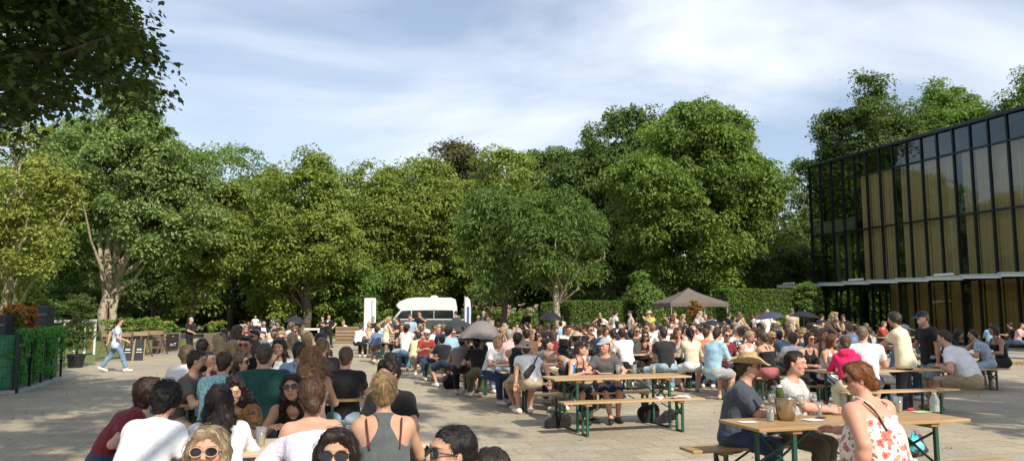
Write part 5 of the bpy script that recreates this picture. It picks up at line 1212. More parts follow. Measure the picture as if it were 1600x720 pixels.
umbrella('black umbrella over the far end of the long row of tables beside the lawn', 457, 493, 18, 27, (.018, .02, .026), tilt=(0, 8), shaft=.7, flat=.6)
umbrella('small black umbrella half hidden between people near the brown pavilion', 1110, 499, 17, 27, (.02, .024, .03), tilt=(0, 10), shaft=.5, flat=.5)
umbrella('low wide black umbrella in front of the camper van', 715, 499, 30, 27, (.035, .036, .04), tilt=(4, -14), shaft=.5, flat=.5)

# ---- ivy covered steel fence at the lawn side
FENCE_M = simple('fence_dark', (.012, .030, .032), .4, .3); SCR = None
def m_screen():
    m, t, o = newmat('privacy_screen'); c = objcoord(t); sx = t.nodes.new('ShaderNodeSeparateXYZ'); L(t, c, sx.inputs[0]); n = noise(t, c, 3, 4); s1 = math_(t, 'SINE', math_(t, 'MULTIPLY', sx.outputs[0], 110.0))
    cc = ramp(t, n, [(.35, (.016, .15, .07)), (.7, (.08, .38, .17))]); cc = mixc(t, math_(t, 'MULTIPLY', math_(t, 'GREATER_THAN', s1, .2), .4), cc, (.008, .05, .03)); princ(t, o, cc, .55); return m
def ivy_fence():
    A = gnd(-60, 660)[:2]; A = np.array([-13.6, 14.2]); B = gnd(22, 614)[:2]; C = gnd(91, 592)[:2]
    root = empty('ivy_fence', (B[0], B[1], 0)); tag(root, 'green steel mesh fence with dark posts overgrown by ivy, standing on a pale base', 'fence')
    H = 1.30; ms = m_screen(); g = np.random.default_rng(3)
    O = np.array([B[0], B[1], 0])
    for (P0, P1, iv, nm) in ((A, B, .25, 3), (B, C, 1.0, 4)):
        P0 = np.append(P0, 0) - O; P1 = np.append(P1, 0) - O; d = P1 - P0; ln = np.linalg.norm(d); dn = d / ln; nn = np.array([dn[1], -dn[0], 0])
        mb = MB(); mb.prism([P0 - nn * .05 + [0, 0, .08], P1 - nn * .05 + [0, 0, .08], P1 - nn * .05 + [0, 0, H - .06], P0 - nn * .05 + [0, 0, H - .06]], -nn * .012); mb.build('privacy_screen', ms, root)
        mb = MB()
        for k in range(int(ln / .07) + 1): q = P0 + dn * min(k * .07, ln); mb.tube([q + [0, 0, .07], q + [0, 0, H]], .003, 4)
        for k in range(6): z = .10 + k * .235; mb.tube([P0 + [0, 0, z], P1 + [0, 0, z]], .004, 4)
        mb.build('mesh_panel', FENCE_M, root)
        mb = MB(); mb.box((P0 + P1) / 2 + [0, 0, .035], (ln, .18, .07), ax=(dn, nn, np.array([0, 0, 1.]))); mb.build('base', simple('concrete_base', (.40, .40, .39), .85), root)
        for k in range(nm + 1):
            q = P0 + d * k / nm + nn * .045; mb = MB(); mb.box(q + [0, 0, .66], (.07, .05, 1.32), ax=(dn, nn, np.array([0, 0, 1.]))); mb.build('post', FENCE_M, root)
        n = int(170 * ln * iv); x = g.random(n); z = .12 + 1.22 * g.random(n) ** .75
        band = (np.sin(x * ln * 5.2 + 1) + .5 * np.sin(z * 7 + x * 9)) > (-.15 if iv > .5 else .9); top = z > 1.12; x, z = x[band | top], z[band | top]
        P = P0 + d * x[:, None] + nn * .07; P[:, 2] = z; leaves('ivy', P, np.full(len(P), .07), 14, .055, LEAF['ivy'], root, seed=int(ln * 10), aspect=.85, flat=1)
LEAF['ivy'] = m_leaf('leaf_ivy', (.05, .16, .035), (.15, .42, .09))
ivy_fence()
for k, (px, py, Y, hw, pet) in enumerate([(24, 478, 17.5, 15, ORG), (44, 481, 18.5, 10, RED)]): flowerpot(['dark box of orange flowers raised behind the ivy fence', 'small pot of deep red flowers behind the ivy fence'][k], px, py, hw, Y, 95 + k, petal=pet, base=1.0)
for k, (x, y, Y) in enumerate([(6, 492, 17.2), (72, 478, 20)]):
    p = at(x, y, Y); mb = MB(); root = empty('speaker_box', (p[0], Y, 0)); tag(root, ['dark cabinet at the very edge behind the fence, under the orange flowers', 'dark upright cabinet with slot behind the ivy fence, next to the potted tree'][k], 'cabinet')
    mb.box((0, 0, p[2] / 2), (.32, .3, p[2])); mb.build('case', simple('cab_black', (.02, .024, .03), .5), root, bevel=.02); mb = MB(); mb.box((0, -.18, p[2] - .22), (.30, .02, .05)); mb.build('slot', simple('slot_green', (.10, .16, .13), .5), root)
# potted olive tree
def potted():
    q = gnd(118, 574); Y = q[1]; root = empty('potted_tree', (q[0], Y, 0)); tag(root, 'potted olive tree in a black tub with small pale leaves', 'potted tree'); sc = Y / F; g = np.random.default_rng(9)
    mb = MB(); mb.lathe((0, 0, 0), [(.20, 0), (.26, .36), (.28, .36), (.28, .42), (.24, .42), (.23, .34)], 20); mb.build('tub', simple('tub_black', (.012, .012, .016), .5), root)
    n = 150; P = np.stack([g.normal(0, .25, n), g.normal(0, .22, n), g.uniform(.55, 2.25, n)], 1); P[:, 0] *= np.clip(1.3 - .35 * P[:, 2], .5, 1.3)
    leaves('crown', P, np.full(n, .14), 80, .065, LEAF['dark'], root, seed=4, aspect=.4); mb = MB(); mb.tube([(0, 0, .3), (.02, 0, .9), (0, .02, 1.9)], [.035, .025, .01], 7)
    for i in range(14): mb.tube([(0, 0, .6 + i * .08), tuple(P[i * 5])], [.012, .004], 4)
    mb.build('trunk', BARK, root, smooth=True)
potted()
# white market fence behind the potted tree
def white_fence():
    a = at(82, 500, 27.5); b = at(150, 500, 31.5); root = empty('garden_fence', (a[0], a[1], 0)); tag(root, 'low white fence panel with rail behind the potted olive tree', 'fence'); d = np.array([b[0] - a[0], b[1] - a[1], 0]); M = simple('white_lacquer', (.66, .68, .68), .5, var=.05)
    for k in range(5): mb = MB(); q = d * k / 4; mb.bar(q, q + [0, 0, 1.45], .06, .06); mb.build('post', M, root)
    for z in (1.40, .75): mb = MB(); mb.bar([0, 0, z], d + [0, 0, z], .05, .09); mb.build('rail', M, root)
    mb = MB(); mb.bar(d * .45 + [0, 0, .35], d + [0, 0, 1.2], .03, .05); mb.build('brace', M, root)
    mb = MB(); mb.prism([d * .82 + [0, 0, .2], d * .97 + [0, 0, .2], d * .97 + [0, 0, 1.35], d * .82 + [0, 0, 1.35]], (0, -.02, 0)); mb.build('bamboo_panel', simple('bamboo', (.42, .24, .11), .7, var=.3, scale=9), root)
white_fence()
# rustic planters and chalk boards along the lawn edge
PAL = wood('pallet_wood', (.34, .24, .145), (.20, .13, .075), 0, rough=.8); PALD = wood('pallet_wood_dark', (.16, .11, .07), (.08, .052, .033), 0, rough=.85); CHALK = simple('chalk_board', (.018, .020, .026), .7, var=.2); CHK = simple('chalk', (.62, .62, .60), .9); YEL = simple('yellow_chalk', (.50, .36, .07), .9)
def planter(label, pxa, pxb, py, hgt, board=False, lawnflowers=True, seed=0):
    a = gnd(pxa, py); b = gnd(pxb, py - 3); root = empty('pallet_planter', (a[0], a[1], 0), math.atan2(b[1] - a[1], b[0] - a[0])); tag(root, label, 'planter'); ln = math.hypot(b[0] - a[0], b[1] - a[1])
    for k in range(5): mb = MB(); mb.box((ln / 2, 0, .07 + k * hgt / 5), (ln, .03, hgt / 5 - .03)); mb.build('board', PAL, root)
    for x in (0.03, ln - .03): mb = MB(); mb.bar((x, -.03, 0), (x, -.03, hgt), .07, .04); mb.build('corner_post', PALD, root)
    mb = MB(); mb.box((ln / 2, .22, hgt / 2), (ln - .02, .38, hgt - .06)); mb.build('box', PALD, root)
    if board:
        mb = MB(); mb.box((ln / 2, -.075, hgt * .55), (ln * .66, .02, hgt * .74)); bd = mb.build('chalk_board', CHALK, root)
        for (x, z, w_, h_, m_) in ((ln * .5, hgt * .80, ln * .12, .05, YEL), (ln * .42, hgt * .42, ln * .16, .045, CHK), (ln * .62, hgt * .44, ln * .15, .06, CHK), (ln * .5, hgt * .35, ln * .36, .02, CHK)):
            mb = MB(); V = [(x - w_ / 2, -.0875, z - h_ * .5), (x + w_ / 2, -.0875, z - h_ * .3), (x + w_ * .4, -.0875, z + h_ * .2), (x + w_ * .1, -.0875, z + h_ * .5), (x - w_ * .2, -.0875, z + .01), (x - w_ * .45, -.0875, z + h_ * .3)]; mb.add(V, [tuple(range(6))]); mb.build('chalk_drawing', m_, bd)
    g = np.random.default_rng(seed); n = 26; P = np.stack([g.uniform(0, ln, n), g.uniform(.1, .35, n), hgt + g.uniform(0, .45, n)], 1); leaves('foliage', P, np.full(n, .14), 36, .09, LEAF['green'], root, seed=seed)
    P = np.stack([g.uniform(0, ln, 8), g.uniform(.05, .3, 8), hgt + g.uniform(.15, .55, 8)], 1); leaves('blossom', P, np.full(8, .07), 16, .045, [ORG, simple('petal_white', (.7, .7, .66), .7), YEL][seed % 3], root, seed=seed + 5)
planter('rustic planter with black chalk board beside the path', 252, 280, 552, .88, True, seed=11); planter('second rustic planter with black chalk board on the far side of the path', 331, 357, 546, .80, True, seed=12)
def trestle(label, px, py, wd, seed):
    a = gnd(px, py); root = empty('plant_trestle', (a[0], a[1], 0), R(14)); tag(root, label, 'plant stand'); h = .85
    for sd in (-1, 1):
        for x in (-wd / 2, wd / 2): mb = MB(); mb.bar((x + sd * .16, sd * .34, 0), (x - sd * .06, sd * .05, h), .05, .04); mb.build('leg', PALD, root)
        mb = MB(); mb.bar((-wd / 2, sd * .22, .30), (wd / 2, sd * .22, .30), .04, .05); mb.build('rail', PALD, root)
    mb = MB(); mb.box((0, 0, h + .06), (wd + .1, .34, .16)); mb.build('trough', PAL, root)
    g = np.random.default_rng(seed); n = 30; P = np.stack([g.uniform(-wd / 2, wd / 2, n), g.uniform(-.12, .12, n), h + .1 + g.uniform(.05, .5, n)], 1); leaves('foliage', P, np.full(n, .15), 40, .09, LEAF['beech' if seed % 2 else 'green'], root, seed=seed); P = P[:7] + [0, 0, .12]; leaves('blossom', P, np.full(7, .07), 16, .05, YEL, root, seed=seed + 2)
trestle('wooden trestle with leafy trough just behind the walking man', 182, 561, .9, 21); trestle('wooden trestle with yellow flowers second from the chalk board', 213, 558, .7, 22); trestle('wooden trestle with tall yellow plants next to the chalk board', 236, 554, .8, 23)
for k, (px, py) in enumerate([(216, 563), (198, 563.5)]):
    a = gnd(px, py); root = empty('menu_board', (a[0], a[1], 0), R(12)); tag(root, ['small leaning black menu board in front of the trestles', 'tiny dark lantern board leaning by the first trestle'][k], 'menu board')
    mb = MB(); mb.prism([(-.16, 0, 0), (.16, 0, 0), (.16, .14, .75 - k * .2), (-.16, .14, .75 - k * .2)], (0, .025, 0)); mb.build('board', CHALK, root); mb = MB(); mb.bar((-.17, 0, 0), (-.17, .14, .77 - k * .2), .03, .03); mb.bar((.17, 0, 0), (.17, .14, .77 - k * .2), .03, .03); mb.build('frame', PAL, root)
    mb = MB(); mb.box((0, .05, .4), (.16, .01, .05)); mb.box((0, .04, .3), (.2, .01, .03)); mb.build('chalk_drawing', CHK, root)
# pallet crate bar and far white benches
def crate(label, pxa, pxb, py, Y, h):
    a = at(pxa, py, Y); b = at(pxb, py, Y); root = empty('pallet_crate', (a[0], Y, 0)); tag(root, label, 'crate'); ln = b[0] - a[0]
    for k in range(5): mb = MB(); mb.box((ln / 2, 0, .10 + k * h / 5), (ln, .025, h / 5 - .035)); mb.build('board', PAL, root)
    for x in (.04, ln / 2, ln - .04): mb = MB(); mb.bar((x, .03, 0), (x, .03, h), .08, .04); mb.build('upright', PALD, root)
    mb = MB(); mb.box((ln / 2, .5, h / 2), (ln - .02, .9, h - .05)); mb.build('box', PALD, root)
crate('bar front of pale pallet boards behind the guards in black', 524, 563, 530, 43, .95)
def lowbench(label, pxa, pxb, py, Y, z=.72):
    a = at(pxa, py, Y); b = at(pxb, py, Y); root = empty('white_bench', (a[0], Y, 0)); tag(root, label, 'bench'); ln = b[0] - a[0]; mb = MB(); mb.box((ln / 2, .3, z), (ln, .6, .10)); mb.build('seat', M_WHT, root)
    for x in (.1, ln - .1): mb = MB(); mb.box((x, .3, z / 2 - .03), (.08, .5, z - .06)); mb.build('leg', M_WHT, root)
lowbench('long white table beyond the far umbrella at the path end', 470, 500, 515, 46); lowbench('white table behind the pallet bar front', 540, 590, 512, 50)
p = at(410, 492, 60); root = empty('notice_post', (p[0], 60, 0)); tag(root, 'pale upright notice panel among the far trees', 'notice panel'); mb = MB(); mb.box((0, 0, 1.0), (.36, .08, 1.1)); mb.build('panel', simple('panel_beige', (.55, .47, .28), .8), root); mb = MB(); mb.bar((-.12, .02, 0), (-.12, .02, 1.4), .06, .06); mb.bar((.12, .02, 0), (.12, .02, 1.4), .06, .06); mb.build('post', M_POLE, root)

# ---- drinks and small things
def m_clear(name, tint=(.86, .9, .9)):
    m, t, o = newmat(name); tr = t.nodes.new('ShaderNodeBsdfTransparent'); tr.inputs[0].default_value = tint + (1,); gl = t.nodes.new('ShaderNodeBsdfGlossy'); gl.inputs['Roughness'].default_value = .08; fr = t.nodes.new('ShaderNodeLayerWeight'); fr.inputs[0].default_value = .35; df = t.nodes.new('ShaderNodeBsdfDiffuse'); df.inputs[0].default_value = (.8, .82, .82, 1)
    m1 = t.nodes.new('ShaderNodeMixShader'); m1.inputs[0].default_value = .12; L(t, tr.outputs[0], m1.inputs[1]); L(t, df.outputs[0], m1.inputs[2]); mx = t.nodes.new('ShaderNodeMixShader'); L(t, math_(t, 'MULTIPLY', fr.outputs['Facing'], .7), mx.inputs[0]); L(t, m1.outputs[0], mx.inputs[1]); L(t, gl.outputs[0], mx.inputs[2]); L(t, mx.outputs[0], o.inputs[0]); return m
CLEAR = m_clear('clear_plastic'); BEER = simple('beer_liquid', (.62, .33, .05), .2, var=.05); WINE = simple('wine_liquid', (.60, .52, .28), .2, var=.03); FOAM = simple('beer_foam', (.8, .76, .66), .9); STEEL = simple('brushed_steel', (.50, .46, .40), .28, 1.0, var=.05)
def cup(p, label, fill=None, h=.125, r=.040, group='plastic cups on the tables'):
    root = empty('plastic_cup', tuple(p)); tag(root, label, 'cup', group); mb = MB(); mb.lathe((0, 0, 0), [(r * .72, .001), (r, h), (r * .96, h), (r * .70, .006)], 18, close=False); mb.build('cup_wall', CLEAR, root, smooth=True)
    if fill: mb = MB(); mb.lathe((0, 0, .004), [(r * .68, 0), (r * .84, h * .55)], 16); mb.build('drink', BEER if fill == 'beer' else WINE, root, smooth=False)
    return root
def wineglass(p, label):
    root = empty('wine_glass', tuple(p)); tag(root, label, 'wine glass', 'wine glasses around the ice bucket'); mb = MB(); mb.lathe((0, 0, 0), [(.034, .002), (.006, .008), (.005, .085), (.022, .10), (.038, .13), (.038, .155), (.030, .20), (.0285, .20), (.036, .155), (.020, .104)], 20, close=False); mb.build('bowl', CLEAR, root, smooth=True)
    mb = MB(); mb.lathe((0, 0, .105), [(.016, 0), (.033, .025), (.034, .035)], 16); mb.build('drink', WINE, root, smooth=True); return root
def flatthing(name, p, size, rz, mat, label, cat, th=.006, wav=0.0):
    mb = MB(); n = 8; V = []; 
    for i in range(n + 1):
        for j in range(n + 1):
            x = (i / n - .5) * size[0]; y = (j / n - .5) * size[1]; V.append((x, y, th + wav * (math.sin(x * 40) * math.cos(y * 33) + 1)))
    Fc = [(i * (n + 1) + j, (i + 1) * (n + 1) + j, (i + 1) * (n + 1) + j + 1, i * (n + 1) + j + 1) for i in range(n) for j in range(n)]
    b = len(V); mb.add(V, Fc); mb.add([(x, y, .001) for x, y in ((-size[0] / 2, -size[1] / 2), (size[0] / 2, -size[1] / 2), (size[0] / 2, size[1] / 2), (-size[0] / 2, size[1] / 2))], [(0, 3, 2, 1)])
    o = mb.build(name, mat, None, smooth=wav > 0); o.location = tuple(p); o.rotation_euler = (0, 0, rz); tag(o, label, cat); return o
def sdfthing(name, label, cat, p, rz, mat, fn, h=.014, amp=.012, seed=1):
    fl = Field(); fn(fl); V, Q = fl.mesh(h, (), wrinkle(amp, seed)); V[:, 2] = np.maximum(V[:, 2], 0.0) if p[2] < .1 else V[:, 2]; me = mesh_np(name, V, Q); o = link(name, me, None, [mat]); o.location = tuple(p); o.rotation_euler = (0, 0, rz); o.color = (.012, .012, .014, 1); tag(o, label, cat); return o
# ================================================================== WHO SITS WHERE
W = (.74, .74, .74); BK = (.014, .014, .016); DG = (.055, .057, .062); GRY = (.33, .34, .36); NV = (.022, .030, .065); LB = (.26, .42, .56); JE = (.10, .17, .28); DJ = (.030, .050, .105); LJ = (.30, .40, .50)
BEI = (.50, .40, .29); CRM = (.66, .62, .46); PNK = (.62, .36, .36); OLV = (.10, .11, .06); RED_ = (.30, .045, .04); ORN = (.58, .20, .09); YEL_ = (.62, .60, .08); PCH = (.66, .44, .34); TEA = (.30, .60, .62); LIL = (.64, .60, .74); KH = (.33, .27, .18); MAG = (.66, .02, .12); WIN = (.16, .02, .03); BRN = (.14, .07, .04); GRN = (.012, .062, .055); LGY = (.46, .47, .49)
PEOPLE = []     # (x, y, root)
def PP(px, yt, d, fc, c, label, h=None, group=None):
    c = dict(c); q = at(px, yt, d); rz = TH + R(fc)
    hatz = .150 if c.get('hat') else .120
    if c.get('hat') and c['hat'][0] == 'straw': hatz = .155
    s = c.get('s', 1.0)
    for _ in range(26):
        c['s'] = s; J = skeleton(c); z = J['head'][2] + hatz * J['hs']; s1 = s + (q[2] - z) / 1.0
        if s1 < .90 and c['pose'] == 'sit' and c.get('lean', 14) < 40: c['lean'] = c.get('lean', 14) + 2; c['hp'] = c.get('hp', 4) - 1; s = .90
        else: s = min(1.14, max(.86, s1))
    c['s'] = round(s, 3); J = skeleton(c); hd = rotz(rz) @ J['head']
    if h is None: h = .0075 if d < 7.2 else .0095 if d < 11 else .012 if d < 16 else .016 if d < 24 else .021
    root, J = person(c, (q[0] - hd[0], q[1] - hd[1], 0), rz, label, h, group)
    PEOPLE.append((q[0] - hd[0], q[1] - hd[1], root, label)); return root
def P_(pose='sit', **k): k['pose'] = pose; return k
M = lambda **k: P_(**k); Fm = lambda **k: P_(f=1, **k)
# ---- the near people beside the lawn
PP(327, 666, 3.45, 172, Fm(top=('tee', BEI), bot=('jeans', JE), hair=('longfront', 'ash'), glasses=(.5, .3, .2), skin='pink', arms=('lap', 'lap'), lean=8, strands=5200), 'person in gold rimmed round sunglasses looking at the viewer, lowest in the view')
PP(527, 670, 3.3, 168, Fm(top=('tee', BK), bot=('jeans', DJ), hair=('longfront', (.028, .016, .014)), glasses=1, skin='mid', arms=('lap', 'lap'), lean=8, strands=5200), 'person in big black sunglasses directly below the off shoulder blouse')
PP(704, 664, 3.2, 105, M(top=('tee', BK), bot=('jeans', DJ), hair=('short', 'black'), glasses=1, skin='mid', arms=('lap', 'lap'), lean=8, strands=3600, rib=(.0016, .03, .004)), 'person with glasses and cropped head at the aisle, shown down to the cheeks')
PP(766, 700, 3.0, 150, M(top=('tee', NV), bot=('jeans', DJ), hair=('buzz', 'dark'), arms=('lap', 'lap'), strands=2600, rib=(.0016, .025, .003)), 'person of whom only the crown of the head shows at the bottom edge')
PP(262, 596, 5.2, -28, Fm(b=1.22, top=('tee', (.72, .74, .80)), bot=('trousers', W), hair=('shag', 'black'), skin='pink', arms=('table', 'table'), lean=24, hp=14, strands=4200, rib=(.0020, .07, .007)), 'person in loose white top leaning over the table with bare nape')
PP(234, 597, 6.2, -82, Fm(top=('tee', WIN), bot=('jeans', DJ), hair=('bob', (.035, .014, .010)), arms=('table', 'lap'), hp=10, strands=2600), 'person sitting sideways half hidden by the loose white top at the table end')
PP(343, 600, 5.35, 10, Fm(top=('long', (.72, .75, .78)), bot=('jeans', DJ), hair=('long', (.018, .011, .010)), hl=.22, arms=('table', 'table'), lean=12, strands=4800, rib=(.0019, .24, .006)), 'person in white gauze blouse with back turned, behind the gold rimmed sunglasses')
PP(366, 591, 6.35, 150, Fm(top=('tee', (.30, .15, .05), 'leafprint'), bot=('jeans', DJ), hair=('wavy', 'dark'), arms=('table', 'table'), lean=20, hp=22, hy=30, strands=2600), 'person bent forward in a yellow and brown patterned top across from the gauze blouse')
PP(457, 583, 6.35, 176, Fm(top=('tank', BK), bot=('shorts', DJ), hair=('longfront', (.022, .013, .010)), glasses=(.10, .08, .06), skin='mid', arms=('table', 'table'), hy=-6, hr=6, strands=3200), 'person in dark aviator sunglasses and black tank top facing the viewer across the table')
PP(487, 591, 5.2, 6, Fm(b=1.12, top=('off', (.68, .64, .78)), bot=('jeans', DJ), hair=('bunlow', (.085, .045, .024)), skin='pink', arms=('table', 'table'), lean=12, strands=4200), 'person in lilac white off shoulder blouse seen from behind')
PP(600, 583, 5.15, -4, Fm(b=1.26, top=('racer', (.085, .10, .105)), bot=('jeans', DJ), hair=('bun', 'blond'), skin='mid', arms=('table', 'table'), lean=8, hp=6, strands=4200), 'person in grey racerback top seen from behind at the aisle')
PP(607, 561, 6.4, 158, Fm(top=('tee', BK), bot=('jeans', DJ), hair=('buntop', 'dark'), glasses=1, skin='pink', arms=('table', 'table'), hy=-20, strands=2600), 'person in black tee and sunglasses half hidden behind the grey racerback top')
PP(413, 536, 8.05, 2, M(b=1.42, sh=1.08, top=('tee', GRN), bot=('shorts', DJ), hair=('short', (.085, .065, .045)), skin='pink', arms=('table', 'table'), lean=8, strands=2200, rib=(.0018, .03, .003)), 'broad person in dark green tee seen from behind')
PP(352, 548, 8.1, -18, M(b=1.1, top=('tee', TEA, 'teal'), bot=('shorts', DJ), hair=('short', (.050, .034, .022)), arms=('table', 'table'), lean=20, strands=1800, rib=(.0018, .03, .003)), 'person in turquoise patterned shirt with back turned')
PP(376, 550, 8.9, -105, Fm(top=('tee', BRN), bot=('jeans', DJ), hair=('bob', 'brown'), glasses=1, skin='mid', arms=('table', 'drink')), 'person in sunglasses and brown top right behind the turquoise shirt')
PP(310, 546, 8.2, -100, M(top=('tee', (.085, .078, .078)), bot=('trousers', KH), hair=('short', 'dark'), mask=(BK, 'chin'), skin='mid', arms=('knee', 'table'), lean=16, legs='wide', strands=1500, rib=(.0018, .035, .003)), 'person in charcoal tee and khaki trousers with black face mask on the chin')
PP(294, 541, 10.1, -20, M(top=('tee', W), bot=('jeans', DJ), hair=('curly', 'lbrown'), arms=('table', 'table')), 'person in white tee with back turned, behind the khaki trousers')
PP(327, 548, 9.6, -120, M(top=('tee', WIN, 'plaid'), bot=('jeans', DJ), hair=('short', 'dark'), skin='mid', arms=('table', 'phone')), 'person in wine red checked shirt between charcoal tee and turquoise shirt')
PP(487, 542, 7.9, 0, Fm(top=('tank', PCH), bot=('jeans', LJ), hair=('wavy', (.32, .17, .075)), hl=.03, skin='mid', arms=('table', 'table'), strands=5200, rib=(.0024, .16, .022)), 'person in pale peach top next to the dark green tee, back turned')
PP(541, 541, 8.75, -10, M(b=1.08, top=('tee', BK), bot=('jeans', LJ), hair=('short', (.12, .07, .04)), skin='pink', arms=('down', 'table'), lean=6, strands=1500, rib=(.0018, .03, .003)), 'person in black tee and light blue jeans at the bench end, back turned')
PP(469, 533, 9.7, -38, M(top=('tee', LB), bot=('jeans', DJ), hair=('short', 'black'), skin='mid', arms=('table', 'table'), beard='black'), 'person in light blue tee beyond the pale peach top')
PP(503, 527, 10.7, 0, M(b=1.1, top=('tee', (.03, .032, .04)), bot=('jeans', DJ), hair=('short', 'lbrown'), arms=('table', 'table')), 'person in faded black tee two places behind the pale peach top')
PP(384, 524, 10.7, 165, M(top=('tee', BK), bot=('jeans', DJ), hair=('quiff', 'dark'), glasses=(.4, .03, .02), skin='mid', arms=('table', 'drink')), 'person in black tee and red sunglasses facing the viewer beyond the turquoise shirt')
PP(363, 531, 10.9, 20, Fm(top=('tank', BK), bot=('shorts', DJ), hair=('bob', 'blond'), arms=('table', 'table')), 'person in black tank top next to the red sunglasses, back turned')
PP(398, 530, 11.6, 0, Fm(top=('tee', ORN), bot=('jeans', DJ), hair=('wavy', 'brown'), arms=('table', 'table')), 'person in orange tee beyond the dark green tee, back turned')
PP(437, 528, 10.4, 160, Fm(top=('long', W), bot=('jeans', DJ), hair=('longfront', 'dark'), skin='mid', arms=('table', 'chin')), 'person in white long sleeves facing the viewer beside the dark green tee')
PP(457, 519, 12.6, 6, Fm(top=('tank', BEI), bot=('shorts', BK), hair=('pony', 'blond'), arms=('table', 'table')), 'person in beige top with thin straps, back turned in the lawn side row')
PP(480, 523, 12.8, -12, Fm(top=('crop', BK), bot=('jeans', LJ), hair=('bun', 'blond'), arms=('table', 'neigh')), 'person in black crop top beside the thin beige straps')
PP(440, 516, 13.6, 175, Fm(top=('tank', BK), bot=('jeans', DJ), hair=('longfront', 'blond'), glasses=1, arms=('table', 'drink')), 'person in sunglasses and black tank top facing the beige straps')
PP(372, 508, 15.5, -50, Fm(top=('long', CRM), bot=('jeans', JE), hair=('wavy', 'brown'), arms=('table', 'table')), 'person in cream long sleeves at the lawn end of the row')
PP(401, 509, 15.8, 178, M(top=('tee', W), bot=('jeans', JE), hair=('short', 'brown'), skin='pink', arms=('table', 'table')), 'flushed person in white tee facing the viewer near the lawn end')
# ---- standing by the lawn and path
PP(188, 496, 22.3, -82, P_('stand', top=('tee', (.50, .56, .72)), bot=('jeans', (.14, .24, .36)), hair=('short', 'dark'), mask=(BK, 'face'), legs='walk', arms=('back', 'swing'), shoes=(.75, .75, .75), pz=.90), 'person in pale tee and blue jeans walking along the paving in white shoes')
PP(299, 495, 31, -130, P_('stand', b=1.05, top=('polo', BK), bot=('trousers', BK), hair=('buzz', 'grey'), mask=((.5, .52, .55), 'face'), arms=('bent', 'clasp'), shoes=BK), 'guard in black with pale face mask standing alone beside the chalk board planter')
PP(514, 491, 37.5, -170, P_('stand', b=1.12, top=('tee', BK), bot=('trousers', BK), hair=('short', 'dark'), arms=('hip', 'bent'), legs='wide', shoes=BK), 'guard in black tee with white chest badge standing in front of the pallet bar')
PP(504, 494, 38.6, 150, P_('stand', top=('tee', (.03, .03, .035)), bot=('trousers', BK), hair=('short', 'brown'), arms=('bent', 'bent'), shoes=BK), 'second guard in black half hidden behind the badge wearer')
PP(399, 497, 52, 180, P_('stand', top=('tee', W), bot=('jeans', JE), hair=('short', 'brown'), arms=('bent', 'hang')), 'distant person in white by the pale notice panel')
PP(427, 497, 53, 160, P_('stand', top=('tee', LIL), bot=('shorts', DJ), hair=('short', 'dark'), arms=('hip', 'hang')), 'distant person in lilac tee walking among the far trees')
PP(536, 502, 46, 100, P_('sit', top=('long', W), bot=('trousers', W), hair=('bob', 'blond'), arms=('lap', 'lap')), 'distant person all in white seated behind the pallet bar')
# ---- along the aisle: the second block
PP(608, 494, 25.5, -72, P_('stand', f=1, top=('tank', CRM), bot=('leggings', (.03, .032, .035)), hair=('pony', 'blond'), mask=(W, 'chin'), arms=('bent', 'bent'), legs='walk', lean=8, shoes=(.6, .45, .4), pz=.91), 'person in cream sleeveless top and black leggings standing at the aisle')
PP(620, 495, 27, 100, P_('stand', top=('tee', BK), bot=('trousers', BK), hair=('short', 'dark'), arms=('bent', 'reach')), 'person in all black standing right behind the cream sleeveless top')
PP(641, 491, 27.5, 172, P_('stand', b=1.1, top=('tee', LB), bot=('jeans', DJ), hair=('quiff', 'lbrown'), skin='pink', arms=('bent', 'bent')), 'standing person in light blue tee in front of the camper van')
PP(583, 497, 34, 178, P_('stand', top=('tee', BK), bot=('jeans', DJ), hair=('short', 'dark'), arms=('wide', 'bent')), 'standing person in black tee in front of the white banner')
PP(565, 506, 29.5, -40, M(top=('tee', W), bot=('trousers', BK), hair=('short', 'brown'), arms=('table', 'table')), 'person in white tee and black trousers, first seated along the aisle')
PP(588, 510, 26.5, 20, M(top=('shirt', (.12, .18, .32)), bot=('shorts', BRN), hair=('short', 'dark'), arms=('table', 'table'), lean=24), 'person in denim blue shirt leaning in at the aisle')
PP(634, 507, 22.6, 2, M(b=1.1, top=('tank', W), bot=('jeans', JE), hair=('short', 'black'), hat=('capback', BK), arms=('table', 'table')), 'broad person in white tank top and black cap, back turned at the aisle')
PP(659, 508, 24, -10, M(b=1.1, top=('tee', (.09, .13, .20)), bot=('jeans', DJ), hair=('short', 'lbrown'), arms=('table', 'table')), 'person in slate blue tee beside the white tank top')
PP(655, 523, 20.8, -30, M(top=('tee', (.62, .60, .36)), bot=('shorts', BEI), hair=('short', 'dark'), arms=('table', 'drink'), lean=26), 'person in pale yellow tee leaning over the table at the aisle')
PP(690, 526, 18.0, 12, M(b=1.06, top=('tee', BK), bot=('shorts', NV), hair=('short', 'black'), hat=('cap', BK), arms=('table', 'table'), legs='side', shoes=(.75, .75, .72)), 'person in black tee, navy shorts and black cap, back turned at the aisle')
PP(668, 513, 19.6, 195, M(top=('tee', RED_), bot=('jeans', DJ), hair=('short', 'black'), hat=('capback', W), glasses=1, skin='mid', arms=('table', 'table')), 'person in white cap and sunglasses facing the black cap')
PP(708, 513, 19.5, 172, M(top=('tee', BK), bot=('jeans', DJ), hair=('short', 'lbrown'), glasses=1, skin='pink', arms=('table', 'table')), 'person in black tee and sunglasses beside the large grey umbrella')
PP(744, 527, 15.7, 2, M(b=1.12, top=('tee', BK), bot=('trousers', OLV), hair=('short', 'black'), arms=('table', 'table'), shoes=(.6, .45, .45)), 'person in black tee under the large grey umbrella, back turned')
